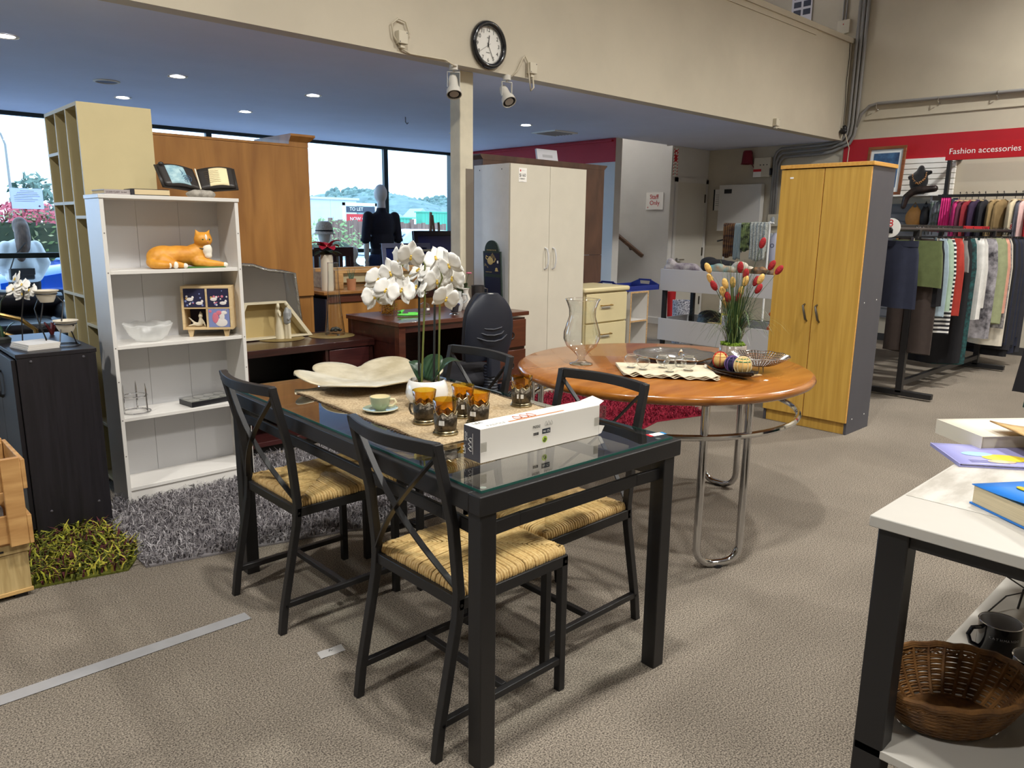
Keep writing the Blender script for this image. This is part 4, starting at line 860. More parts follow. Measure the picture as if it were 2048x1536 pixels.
MB().tube([(.05,0,.0),(.055,0,.09),(.03,0,.19),(-.02,0,.25),(-.06,0,.26),(-.09,0,.25)],.003,6).build('stem', mat('dark_stem',(50,60,44),.5), OF)
for bs,tp in (((.05,0,.0),(.10,-.03,.08)),((.05,0,.0),(.0,-.03,.09)),((.05,0,0),(.13,0,.05))): leafstrip(bs,tp,.045,.02).build('leaf', LEAFD, OF, sm=180, sol=.0015)
rnd = random.Random(9)
for x,z in ((-.05,.29),(-.085,.265),(-.045,.245),(-.11,.24),(-.075,.225)):
    f = lcopy(fl0,(x,rnd.uniform(-.02,.02),z),(R(80+rnd.uniform(-30,20)),0,R(180+rnd.uniform(-50,50))),OF); f.scale = (.85,.85,.85); lcopy(lp0,(0,0,0),parent=f)
MB().lathe([(.0001,0),(.035,0),(.04,.02),(.03,.03)],16,(.05,0,0)).build('pot', mat('dark_pot',(44,46,44),.5), OF)
MG = thing('magazine_pile', 'small pile of white booklets on the black-brown cabinet', 'booklets', (.66,3.72,.8255), 12)
for k in range(3): B(.004*k,.003*k,.008*k,.13+.004*k,.17,.0075+.008*k).build('booklet', mat('booklet_white',(206,202,196),.6), MG, sm=0)
CO = thing('coral_ornament', 'small dark red coral ornament at the back of the black-brown cabinet', 'ornament', (.86,4.22,.8255))
for a,l in ((0,.07),(1.3,.055),(2.5,.06),(3.7,.05),(5,.065)): MB().tube([(0,0,0),(.012*math.cos(a),.012*math.sin(a),l*.5),(.03*math.cos(a),.03*math.sin(a),l)],[.008,.006,.004],6).build('branch', mat('dark_coral',(84,26,30),.6), CO)
DF = thing('dark_figurine', 'small dark figurine inside the top cubbyhole of the tall cream bookcase', 'figurine', (1.20,4.43,1.4705)); blob('figure', [('c',[(0,0,0),(0,0,.10)],[.035,.028]),('e',(0,0,.13),(.03,.028,.05)),('e',(0,-.005,.19),(.02,.02,.025))], mat('dark_bronze',(46,38,34),.5), DF, .008, 3)
GV = thing('glass_vase', 'clear curved glass vase low in the cream bookcase', 'vase', (1.14,4.22,.8605)); MB().lathe([(.0001,.002),(.03,.002),(.045,.06),(.03,.13),(.02,.17),(.03,.2)],24).build('glass_body', GLASS, GV, sm=180)
BC = thing('brass_chair', 'brass tube armchair with woven grey panel behind the black-brown cabinet', 'chair', (.70,4.75,0), 10)
BRS = mat('brass_tube',(176,146,92),.25,1)
for dz in (0,-.10): MB().tube([(-.45,.0,.88+dz),(-.2,0,.905+dz),(0,-.05,.895+dz),(.10,-.09,.86+dz),(.16,-.11,.80+dz),(.17,-.11,.40),(.17,-.11,0)] if dz == 0 else [(-.45,0,.80),(-.2,0,.825),(.0,-.05,.80),(.12,-.1,.74),(.16,-.11,.70)],.012,8).build('arm_tube', BRS, BC)
B(-.45,-.02,.45,.1,.0,.74).build('woven_panel', mat('grey_weave',(150,146,138),.8,c2=(110,106,100),nscale=120), BC, sm=0); B(-.45,-.05,.36,.15,.4,.45).build('seat', mat('grey_seat',(120,116,110),.8), BC, bev=.02)
for x,y in ((-.42,.36),(.12,.36),(-.42,-.05)): MB().tube([(x,y,0),(x,y,.36)],.012,8).build('leg', BRS, BC)
# black leather sofa by the window
SF = thing('sofa', 'black leather sofa under the shop window', 'sofa', (-.6,7.55,0))
LEA = mat('black_leather',(24,24,30),.32,noise=.15,nscale=20,bump=.2,bscale=60)
B(0,.0,.08,2.5,.85,.38).build('sofa_base', LEA, SF, bev=.03)
for x in (.25,1.25): B(x,-.02,.38,x+.98,.62,.50).build('seat_cushion', LEA, SF, bev=.05)
MB().tube([(.1,.75,.58),(.8,.78,.62),(1.7,.78,.62),(2.4,.75,.58)],[.12,.15,.15,.12],14).build('back_cushion', LEA, SF, sm=180)
for x in (.08,2.42): MB().tube([(x,-.05,.45),(x,.3,.48),(x,.75,.5)],[.13,.14,.13],14).build('armrest', LEA, SF, sm=180)
# ---------------------------------------------------------------- on the media bench
GLD = mat('dull_gold_mat',(150,130,82),.4,.4,noise=.08,nscale=30)
for x,y,lb in ((2.20,4.52,'round gold placemat under the bride and groom figurine'),(2.525,4.44,'round gold placemat under the tall conical glass vase')):
    m = MB().lathe([(.0001,.0005),(.15,.0005),(.152,.002),(.15,.003),(.0001,.003)],48); o_ = m.build('placemat', GLD, sm=40); o_.location = (x,y,.6455); tag(o_, lb, 'placemat', 'round gold placemats')
MR = thing('mirror', 'broken-edged mirror panel leaning on the orange pine wardrobe', 'mirror', (1.86,4.62,.6455), 0)
lean = Matrix.Rotation(R(-8),4,'X')
poly = [(0,0),(.60,0),(.585,.40),(.40,.425),(.30,.46),(.15,.47),(0,.465)]
MB().prism(poly,0,.006).xf(Matrix.Translation((0,0.10,0)) @ Matrix.Rotation(R(82),4,'X')).build('mirror_glass', mat('mirror_silver',(150,150,156),.05,1), MR, sm=0)
MB().tube([(.60,.0,0),(.588,.40,0),(.50,.415,0),(.40,.428,0),(.30,.462,0),(.15,.474,0)],.012,6,flat=.5).xf(Matrix.Translation((0,0.096,0)) @ Matrix.Rotation(R(82),4,'X')).build('foil_edge', mat('crumpled_foil',(190,190,190),.2,1,bump=1,bscale=40), MR)
TRP = thing('trapezoid_frame', 'cream trapezoid box frame standing in front of the mirror', 'frame', (1.86,4.60,.6455), 0)
po = [(0,0),(.565,0),(.395,.235),(.12,.235)]; pi_ = [(.03,.012),(.53,.012),(.38,.222),(.135,.222)]
m = MB(); n = 4
for zf in (0,): m.loft([[(x,y,0) for x,y in po],[(x,y,.09) for x,y in po]],cap=False); m.loft([[(x,y,.0) for x,y in pi_],[(x,y,.09) for x,y in pi_]],cap=False); m.loft([[(x,y,.09) for x,y in po],[(x,y,.09) for x,y in pi_]],cap=False)
m.xf(Matrix.Rotation(R(86),4,'X')); m.build('frame_body', mat('cream_lacquer',(214,204,176),.4), TRP, sm=0)
MB().prism(po,0,.004).xf(Matrix.Rotation(R(86),4,'X')).build('frame_back', mat('kraft_back',(186,164,112),.7), TRP, sm=0)
CP = thing('couple_figurine', 'tall cream bride and groom figurine on a gold placemat', 'figurine', (2.215,4.50,.649), -43)
POR = mat('porcelain_cream',(222,212,184),.3,coat=.3); PGR = mat('porcelain_grey',(150,152,152),.35,coat=.3)
blob('bride', [('c',[(-.025,0,.0),(-.025,0,.08),(-.027,0,.135)],[.034,.026,.014]),('e',(-.027,0,.155),(.018,.014,.028)),('e',(-.028,-.004,.205),(.012,.012,.015)),('c',[(-.033,.01,.215),(-.04,.012,.17),(-.04,.014,.11)],[.012,.014,.012]),('c',[(-.02,-.015,.165),(-.01,-.025,.145)],[.007,.006])], POR, CP, .004, 3)
blob('groom', [('c',[(.016,0,0),(.018,0,.08),(.022,0,.12)],[.013,.013,.018]),('c',[(.036,0,0),(.034,0,.08),(.028,0,.12)],[.013,.013,.018]),('e',(.025,-.004,.222),(.012,.012,.016))], POR, CP, .004, 3)
blob('jacket', [('c',[(.025,0,.11),(.025,0,.165),(.025,0,.19)],[.024,.024,.012]),('c',[(.045,0,.18),(.05,-.008,.14),(.04,-.022,.125)],[.010,.009,.007])], PGR, CP, .004, 3)
CV = thing('cone_vase', 'tall conical clear glass vase with dark pebbles on the media bench', 'vase', (2.56,4.455,.649))
MB().lathe([(.0001,.004),(.062,.004),(.066,.012),(.064,.03),(.05,.16),(.036,.36),(.034,.475)],40).build('glass_body', GLASS, CV, sm=180); MB().lathe([(.0001,0),(.066,0),(.067,.01),(.0001,.012)],40).build('glass_foot', SGLASS, CV, sm=50)
MB().tube([(.034*math.cos(a*.2618),.034*math.sin(a*.2618),.475) for a in range(24)],.0016,6,closed=True).build('rim', SGLASS, CV)
rnd = random.Random(6)
for k in range(9): a = k*.75; MB().ell((.034*math.cos(a)*(k%3+1)/3,.034*math.sin(a)*(k%3+1)/3,.028+.012*(k%2)),(.015,.012,.009),8,6).build('pebble', mat('dark_pebble',(52,54,50),.4), CV, sm=180)
# ---------------------------------------------------------------- on the desk
DZ = .7705
GT = thing('tinsel_vase', 'glass filled with glittering gold tinsel on the desk', 'vase', (2.87,4.28,DZ))
MB().lathe([(.0001,.002),(.042,.002),(.046,.06),(.048,.12)],28).build('glass_body', GLASS, GT, sm=180)
m = MB(); rnd = random.Random(7)
for i in range(420): a = rnd.uniform(0,6.28); r_ = .044*rnd.random()**.5 * (1.35 if i % 4 == 0 else 1); z = rnd.uniform(.01,.15); m.ell((r_*math.cos(a),r_*math.sin(a),z),(.0045,.0045,.0045),5,4)
m.build('gold_tinsel', mat('gold_tinsel',(216,176,60),.15,1), GT)['kind'] = 'stuff'
GP = thing('green_toy', 'bright green plastic dragonfly toy on the desk', 'toy', (2.95,4.16,DZ), -30)
GPL = mat('lime_plastic',(96,214,76),.35)
MB().tube([(-.07,0,.012),(-.02,-.02,.012),(.05,-.012,.012),(.075,.012,.014),(.05,.03,.016),(.0,.02,.016)],.009,8).build('loop', GPL, GP)
for s_ in (-1,1): leafstrip((-.05,.0,.018),(-.07+.05*(s_>0),.05*s_+.02,.035),.022,.008).build('wing', GPL, GP, sm=180, sol=.002)
MB().tube([(.08,.02,.008),(.12,.03,.01),(.15,.035,.012)],[.005,.006,.012],8,flat=.5).build('tail', mat('dark_toy_tip',(60,66,50),.5), GP)
WG = thing('wine_glass', 'upturned clear wine glass beside the green toy on the desk', 'glass', (3.17,4.27,DZ))
MB().lathe([(.034,.001),(.04,.03),(.034,.06),(.006,.075),(.004,.13),(.03,.14),(.0001,.141)],24).build('glass_body', GLASS, WG, sm=180); B(-.012,-.041,.02,.012,-.039,.035).build('price_sticker', PAPER, WG)
GB = thing('goblet', 'small black goblet with a silver foot on the desk', 'goblet', (3.27,4.06,DZ))
MB().lathe([(.0001,.012),(.024,.014),(.032,.072),(.030,.073),(.022,.018),(.0001,.016)],26).build('cup', mat('matt_black_cup',(48,46,52),.4), GB, sm=50); MB().lathe([(.0001,0),(.036,0),(.034,.004),(.012,.008),(.012,.014),(.0001,.014)],26).build('foot', CHROME, GB, sm=50)
JG = thing('jug', 'grey salt-glazed jug with blue flowers on the desk', 'jug', (3.42,4.22,DZ))
SGL = mat('salt_glaze',(186,188,186),.3,noise=.15,nscale=26,coat=.3)
MB().lathe([(.0001,0),(.034,0),(.046,.04),(.046,.075),(.034,.105),(.036,.14),(.034,.14),(.030,.105),(.0001,.1)],30).build('body', SGL, JG, sm=50); MB().tube([(.035,-.02,.12),(.062,-.036,.115),(.068,-.04,.08),(.043,-.026,.055)],.007,8).build('handle', SGL, JG)
for a,z in ((-2.4,.10),(-2.0,.05),(-2.8,.05)): MB().ell((.047*math.cos(a)*(.82 if z>.09 else 1),.047*math.sin(a)*(.82 if z>.09 else 1),z),(.010,.010,.010),8,6).build('blue_flower', mat('cobalt_print',(50,60,130),.4), JG)
WV = thing('bud_vase', 'slim white ceramic vase beside the salt-glazed jug', 'vase', (3.53,4.25,DZ))
MB().lathe([(.0001,0),(.026,0),(.034,.05),(.032,.085),(.017,.125),(.020,.145),(.026,.155),(.024,.155),(.014,.125),(.0001,.12)],28).build('body', mat('white_glaze',(216,212,204),.25,coat=.3), WV, sm=50)
FP = thing('potted_violet', 'potted pink flowers behind the white bud vase on the desk', 'plant', (3.60,4.38,DZ))
MB().lathe([(.0001,0),(.04,0),(.052,.09),(.05,.092),(.0001,.08)],24).build('pot', BLACK, FP, sm=50)
rnd = random.Random(12)
for k in range(7): a = k*.9; leafstrip((0,0,.085),(.075*math.cos(a),.075*math.sin(a),.15+.02*(k%3)),.05,.015).build('leaf', mat('grey_green_leaf',(84,100,72),.5), FP, sm=180, sol=.001)
for k in range(9):
    c_ = Vector((rnd.uniform(-.06,.05),rnd.uniform(-.04,.04),rnd.uniform(.20,.27))); MB().tube([(0,0,.085),c_],.0018,5).build('stalk', MATS['grey_green_leaf'], FP); m = MB()
    for q in range(5): m.ell(c_+Vector((.012*math.cos(q*1.257),.012*math.sin(q*1.257),0)),(.012,.010,.006),7,5)
    m.build('flower', mat('pink_petal',(206,110,136),.6), FP, sm=180)
MU = thing('tankard', 'dark pewter tankard behind the office chair on the desk', 'mug', (3.74,4.36,DZ))
MB().lathe([(.0001,0),(.05,0),(.05,.10),(.052,.16),(.049,.16),(.046,.02),(.0001,.02)],28).build('body', mat('dark_pewter',(86,84,86),.35,.8), MU, sm=50); MB().tube([(.05,-.01,.14),(.08,-.015,.13),(.08,-.015,.06),(.05,-.01,.04)],.006,8).build('handle', MATS['dark_pewter'], MU)
# tea sign board leaning on the side of the ivory wardrobe
TS = thing('tea_sign', 'arched dark green chalkboard sign with a painted teapot leaning on the ivory wardrobe', 'sign', (3.985,4.56,.78), 0)
SGN = mat('bottle_green_board',(36,52,48),.5); CHK = mat('navy_chalkboard',(24,30,58),.6); GOLDP = mat('gold_paint',(196,176,120),.5)
Tm = Matrix.Rotation(R(-3),4,'Y') @ frame((0,0,0),(0,-1,0),(0,0,1))
ar = [(0,0),(.205,0),(.205,.40),(.185,.40)]+[(.1025+.0825*math.cos(a),.40+.085*math.sin(a)) for a in [i*math.pi/14 for i in range(15)]]+[(.02,.40),(0,.40)]
MB().prism(ar,-.012,0).xf(Tm).build('board', SGN, TS, sm=0)
MB().prism([(.012,-.0),(.193,-.0),(.193,.20),(.012,.20)],0,.002).xf(Tm).build('chalk_panel', CHK, TS, sm=0)
MB().prism([(.012,.225),(.193,.225),(.193,.388),(.012,.388)],0,.0015).xf(Tm).build('picture_panel', CHK, TS, sm=0)
tp_ = MB().ell((.085,.325,.002),(.036,.030,.0025),16,8).build('painted_teapot', GOLDP, TS); tp_.data.transform(Tm)
for pts,r_ in (([(.115,.315,.003),(.135,.32,.003),(.15,.345,.003)],.005),([(.052,.335,.003),(.036,.345,.003),(.04,.365,.003),(.06,.355,.003)],.0035),([(.075,.357,.003),(.095,.357,.003)],.004)): MB().tube(pts,r_,6).xf(Tm).build('teapot_stroke', GOLDP, tp_)
cp_ = MB().ell((.155,.262,.002),(.015,.013,.002),12,6).ell((.155,.250,.002),(.022,.005,.002),12,6).build('painted_cup', GOLDP, TS); cp_.data.transform(Tm)
for s_,x,y,a,z_ in (('THE POWER OF TEA TIME',.045,.405,0,.013),('TEA FOR TWO\nANYTIME YOU\nCHOOSE',.108,.385,-48,.011),('ENJOY OUR\nTEA',.018,.30,-40,.012),('THE FINEST TEA SHOP',.025,.235,0,.010)):
    text(s_, z_, GOLDP, parent=TS, m=Tm @ Matrix.Translation((x,y,.0026)) @ Matrix.Rotation(R(a),4,'Z'), ext=.0002, sx=.75)
B(-.004,0,0,.0,.02,.014).xf(Tm @ Matrix.Translation((.165,.31,0)) @ Matrix.Rotation(R(90),4,'Y')).build('price_sticker', PAPER, TS)
# ---------------------------------------------------------------- office chair
OC = thing('office_chair', 'black swivel office chair with a moulded backrest at the desk', 'chair', (2.96,3.585,0), 90)
PLB = mat('black_moulded_plastic',(30,34,46),.45); FAB = mat('black_seat_fabric',(34,34,40),.85,bump=.3,bscale=200)
# local: +x forward of the seat
m = MB().grid(lambda u,v: (.0,0,0),1,1); m = MB()
rings = []
for i in range(11):
    t = i/10; z = .58+.40*t; hw = .19*(1-.0*t) if t < .45 else .19*(1-((t-.45)/.55)**3*.62)
    hw *= .86+.14*min(1,t*4); bowx = -.215-.03*math.sin(t*2.6); rings.append([(bowx+.035*math.cos(a)-.05*(1-abs(math.cos(a)))*0 , hw*math.sin(a), z+ (0)) for a in [k*2*math.pi/20 for k in range(20)]])
m.loft(rings); m.build('backrest_shell', PLB, OC, sm=60, bev=.012)
m = MB().loft([[(r[0]+.035,r[1]*.97,r[2]) for r in ring] for ring in rings]); m.build('back_cushion', FAB, OC, sm=60, bev=.012)
for k in range(3):
    z = .70+.035*k; MB().tube([(-.262+.004*k,-.12+.008*k,z+.028),(-.284+.004*k,-.06,z+.006),(-.288+.004*k,0,z),(-.284+.004*k,.06,z+.006),(-.262+.004*k,.12-.008*k,z+.028)],.006,6).build('moulded_rib', PLB, OC)
B(-.30,-.045,.48,-.262,.045,.63).build('spine_cover', PLB, OC, bev=.012)
for k in range(9): MB().tube([(-.255+.036*math.cos(a*.5236),.036*math.sin(a*.5236),.40+k*.018) for a in range(12)],.010,6,closed=True).build('bellows_ring', PLB, OC)
MB().bar((-.26,0,.375),(.0,0,.375),.05,.03).build('back_bar', PLB, OC, bev=.005)
m = MB().lathe([(.0001,.42),(.20,.42),(.245,.44),(.25,.475),(.22,.505),(.0001,.515)],32,sx=1,sy=.98); m.build('seat', FAB, OC, sm=60)
MB().lathe([(.0001,.385),(.16,.385),(.2,.42),(.0001,.42)],24).build('seat_pan', PLB, OC, sm=50)
MB().lathe([(.0001,.08),(.03,.08),(.028,.38),(.0001,.38)],16).build('gas_lift', PLB, OC, sm=50)
MB().ell((-.16,-.17,.37),(.035,.03,.03),12,8).build('adjust_knob', PLB, OC, sm=180)
for k in range(5):
    a = k*1.2566+.3; d = Vector((math.cos(a),math.sin(a),0)); l = MB().loft([[Vector((0,0,.10))+d*r_+Vector((-d.y,d.x,0))*w_*q1+Vector((0,0,q2*h_-.03*(r_>.1))) for q1,q2 in ((-1,-1),(1,-1),(1,1),(-1,1))] for r_,w_,h_ in ((.02,.03,.025),(.30,.018,.012))]).build('base_arm', PLB, OC)
    MB().lathe([(.0001,-.012),(.025,-.012),(.025,.012),(.0001,.012)],14).xf(Matrix.Translation(d*.30+Vector((0,0,.0255)))@Matrix.Rotation(a+1.57,4,'Z')@Matrix.Rotation(R(90),4,'X')).build('caster', PLB, l)
B(-.262,-.012,.979,-.235,.012,.9815).build('price_sticker', PAPER, OC)
# ---------------------------------------------------------------- on the sideboard
SVZ = .8855
WVS = thing('white_vase', 'tall cylindrical white vase with a red poinsettia on the orange sideboard', 'vase', (2.86,5.06,SVZ))
MB().lathe([(.0001,0),(.044,0),(.046,.02),(.046,.25),(.043,.265),(.040,.265),(.042,.02),(.0001,.02)],30).build('body', mat('bisque_white',(214,204,186),.6), WVS, sm=50)
rnd = random.Random(3)
for k in range(8): a = k*.785; leafstrip((0,0,.31),(.11*math.cos(a),.11*math.sin(a),.33+rnd.uniform(-.03,.05)),.08,.02).build('red_bract', mat('poinsettia_red',(150,18,44),.6), WVS, sm=180, sol=.001)
for k in range(6): a = k*1.05+.3; leafstrip((0,0,.27),(.12*math.cos(a),.12*math.sin(a),.26+rnd.uniform(-.02,.03)),.06,.02).build('leaf', mat('poinsettia_green',(30,44,30),.6), WVS, sm=180, sol=.001)
MB().ell((0,0,.325),(.012,.012,.010),8,6).build('flower_centre', YH, WVS)
SP2 = thing('terracotta_pot', 'small terracotta pot of green shoots on the orange sideboard', 'plant', (3.04,5.02,SVZ))
MB().lathe([(.0001,0),(.03,0),(.036,.085),(.033,.085),(.0001,.07)],20).build('pot', mat('terracotta',(176,120,84),.8), SP2, sm=50)
for k in range(9): a = k*.7; MB().tube([(.01*math.cos(a),.01*math.sin(a),.07),(.03*math.cos(a),.03*math.sin(a),.14+.01*(k%3))],[.003,.001],5).build('shoot', mat('blue_green_shoot',(70,100,80),.5), SP2)
# slat-back chair and framed dark panels by the window
SC = thing('slat_chair', 'dark brown chair with an upright slatted back near the window', 'chair', (3.46,6.35,0), 0)
DBW = wood('espresso_wood',(34,18,20),(48,26,26),(1,10,10),.35)
for x in (0,.375): MB().bar((x,0,0),(x,-.02,1.15),.04,.04,up=(0,1,0)).build('back_post', DBW, SC, bev=.003)
B(-.02,-.04,1.08,.395,-.01,1.165).build('top_rail', DBW, SC, bev=.003); B(-.02,-.02,.86,.395,.0,.90).build('lower_rail', DBW, SC, bev=.003)
for k in range(5): x = .045+k*.068; B(x,-.03,.88,x+.035,-.012,1.10).build('slat', DBW, SC, bev=.002)
B(-.02,.0,.44,.395,.40,.48).build('seat', DBW, SC, bev=.004)
for x in (0,.375): MB().bar((x,.38,0),(x,.38,.45),.04,.04,up=(0,1,0)).build('leg', DBW, SC)
def panel_stack(name,label,loc,w,h,mt,border,bt,rz=0,lean=6):
    t = thing(name,label,'framed panel',loc,rz); Mx = Matrix.Rotation(R(-lean),4,'X')
    MB().box(0,0,0,w,.02,h).xf(Mx).build('panel', mt, t, sm=0)
    for a in ((0,0,w,border),(0,h-border,w,h),(0,border,border,h-border),(w-border,border,w,h-border)): MB().box(a[0],-.014,a[1],a[2],.022,a[3]).xf(Mx).build('frame_bar', bt, t, bev=.002)
    return t
NVD = mat('night_blue_canvas',(34,46,104),.35); NVB = mat('navy_frame',(26,28,48),.35)
TBL2 = thing('low_table', 'dark low table behind the sideboard holding framed panels', 'table', (3.92,6.08,0)); B(0,0,.66,1.45,.5,.70).build('table_top', DBW, TBL2, bev=.003)
for x in (.03,1.43):
    for y in (.03,.43): B(x,y,0,x+.04,y+.04,.66).build('leg', DBW, TBL2)
panel_stack('framed_canvas','dark night-blue framed panel with a pale inner frame beside the orchid', (4.10,6.16,.701), .58,.50, NVD,.045, mat('lilac_frame',(120,124,150),.5))
panel_stack('framed_canvas','large black-framed night-blue canvas standing behind the orchid', (4.66,6.40,.701), .60,.62, NVD,.05, NVB)
panel_stack('framed_canvas','small cream-framed picture standing in front of the night-blue canvas', (4.36,6.08,.701), .30,.44, NVD,.022, mat('cream_frame',(190,184,166),.5), 6)
CRV = thing('canvas_print', 'grey cloudy canvas leaning near the column', 'picture', (5.45,6.42,0), 0); MB().box(0,0,.4,.42,.03,1.24).xf(Matrix.Rotation(R(-5),4,'X')).build('canvas', mat('cloud_print',(150,152,160),.6,c2=(70,72,86),nscale=4), CRV, sm=0); B(.02,-.07,0,.06,.02,.42).build('foot',DBW,CRV); B(.36,-.07,0,.40,.02,.42).build('foot',DBW,CRV)
EA = thing('easel', 'small wooden A-frame easel near the window corner', 'easel', (6.66,8.8,0))
EW = wood('easel_beech',(120,86,60),(150,112,80),(10,10,1),.5)
for pts in (((-.14,-.1,0),(0,0,1.56)),((.18,-.1,0),(.02,0,1.52)),((.1,.25,0),(.01,.0,1.5))): MB().bar(*pts,.035,.02,up=(0,1,0)).build('leg', EW, EA)
B(-.08,-.06,1.1,.12,-.03,1.13).build('ledge', EW, EA); MB().bar((.14,-.04,.9),(.12,-.02,1.42),.03,.02,up=(0,1,0)).build('brace', EW, EA)
# ---------------------------------------------------------------- mannequins
MAN = mat('mannequin_white',(214,212,208),.5); SHN = mat('navy_shirt',(20,24,40),.8,noise=.15,nscale=20); JNS = mat('indigo_jeans',(28,44,78),.85,noise=.12,nscale=40)
def fingers(p, d, s=1):
    out = [('e',p,(.032*s,.018*s,.045*s))]
    for k in range(4): q = Vector(p)+Vector((-.022+.015*k,0,-.03))*s; out.append(('c',[q, q+Vector((0,-.004,-.035))*s, q+Vector((0,-.014,-.065+.006*abs(k-1.5)))*s],[.0085*s,.008*s,.007*s]))
    q = Vector(p)+Vector((.03*d,-.005,.0))*s; out.append(('c',[q,q+Vector((.012*d,-.012,-.035))*s],[.009*s,.007*s])); return out
M1 = thing('mannequin', 'white mannequin dressed in a navy shirt and jeans facing the window', 'mannequin', (5.53,8.35,0), 0)
blob('body', [('e',(0,.01,1.765),(.08,.10,.118)),('c',[(0,0,1.54),(0,.0,1.68)],[.06,.052]),('e',(0,0,1.36),(.17,.10,.2)),('e',(0,0,1.0),(.15,.10,.14)),
  ('c',[(-.09,0,.95),(-.10,0,.5),(-.10,0,.08)],[.085,.06,.045]),('c',[(.09,0,.95),(.10,0,.5),(.10,0,.08)],[.085,.06,.045]),('e',(-.10,.06,.035),(.045,.12,.035)),('e',(.10,.06,.035),(.045,.12,.035)),
  ('c',[(-.2,0,1.48),(-.235,0,1.22),(-.225,.02,.96)],[.055,.042,.03]),('c',[(.2,0,1.48),(.235,0,1.22),(.225,.05,.98)],[.055,.042,.03])]+fingers((-.225,.02,.90),1)+fingers((.225,.05,.92),-1), MAN, M1, .011, 3)
blob('shirt', [('c',[(0,0,1.50),(0,0,1.56)],[.075,.066]),('e',(0,0,1.36),(.19,.12,.2)),('e',(0,0,1.16),(.175,.115,.2)),('e',(0,0,1.02),(.17,.118,.12)),('e',(0,-.0,1.46),(.19,.09,.08)),('c',[(-.2,0,1.475),(-.236,0,1.28),(-.245,.0,1.19)],[.07,.06,.06]),('c',[(.2,0,1.475),(.236,0,1.28),(.245,.0,1.19)],[.07,.06,.06])], SHN, M1, .014, 4)
for sx in (-1,1): MB().lathe([(.062,-.02),(.066,-.018),(.066,.018),(.062,.02)],16,(.246*sx,0,1.185)).build('rolled_cuff', SHN, M1, sm=50)
blob('jeans', [('e',(0,0,.96),(.172,.125,.14)),('c',[(-.095,0,.93),(-.105,0,.5),(-.105,0,.1)],[.105,.085,.07]),('c',[(.095,0,.93),(.105,0,.5),(.105,0,.1)],[.105,.085,.07])], JNS, M1, .014, 4)
def kid(name, label, loc, top, hat, cloth):
    t = thing('mannequin', label, 'mannequin', loc, 0); s = top/1.4
    blob('body', [('e',(0,0,1.27*s),(.075*s,.088*s,.11*s)),('c',[(0,0,1.08*s),(0,0,1.2*s)],[.045*s,.042*s]),('e',(0,0,.92*s),(.12*s,.08*s,.18*s)),('e',(0,0,.7*s),(.12*s,.085*s,.12*s)),('c',[(-.065*s,0,.65*s),(-.07*s,0,.05*s)],[.065*s,.04*s]),('c',[(.065*s,0,.65*s),(.07*s,0,.05*s)],[.065*s,.04*s]),('e',(-.07*s,.04,.03),(.035,.08,.03)),('e',(.07*s,.04,.03),(.035,.08,.03)),('c',[(-.15*s,0,1.03*s),(-.19*s,0,.8*s),(-.18*s,.03,.62*s)],[.04*s,.03*s,.024*s]),('c',[(.15*s,0,1.03*s),(.19*s,0,.8*s),(.18*s,.03,.62*s)],[.04*s,.03*s,.024*s])]+fingers((-.18*s,.03,.57*s),1,.7)+fingers((.18*s,.03,.57*s),-1,.7), MAN, t, .011, 3)
    blob('coat', [('c',[(0,0,1.06*s),(0,0,1.1*s)],[.06*s,.055*s]),('e',(0,0,.96*s),(.17*s,.11*s,.16*s)),('e',(0,0,.75*s),(.16*s,.12*s,.2*s)),('c',[(-.15*s,0,1.02*s),(-.2*s,0,.8*s),(-.19*s,.02,.66*s)],[.06*s,.05*s,.045*s]),('c',[(.15*s,0,1.02*s),(.2*s,0,.8*s),(.19*s,.02,.66*s)],[.06*s,.05*s,.045*s])], cloth, t, .013, 3)
    return t
k1 = kid('mannequin','child mannequin in a khaki coat and pale straw hat at the window',(4.73,8.4,0),1.36,True,mat('khaki_coat',(110,100,80),.85,noise=.1,nscale=20))
MB().lathe([(.145,1.255),(.12,1.26),(.105,1.275),(.10,1.33),(.085,1.385),(.05,1.41),(.0001,1.408)],32,sy=1.1).build('straw_hat', mat('pale_straw',(196,186,170),.8,noise=.2,nscale=60), k1, sm=50, sol=.003); MB().lathe([(.104,1.278),(.1055,1.279),(.1045,1.305),(.103,1.306)],32,sy=1.1).build('hat_band', INK, k1)
kid('mannequin','small bald child mannequin in a black and white speckled dress at the window',(5.16,8.45,0),1.12,False,mat('speckled_dress',(190,186,180),.8,c2=(40,38,40),nscale=60))
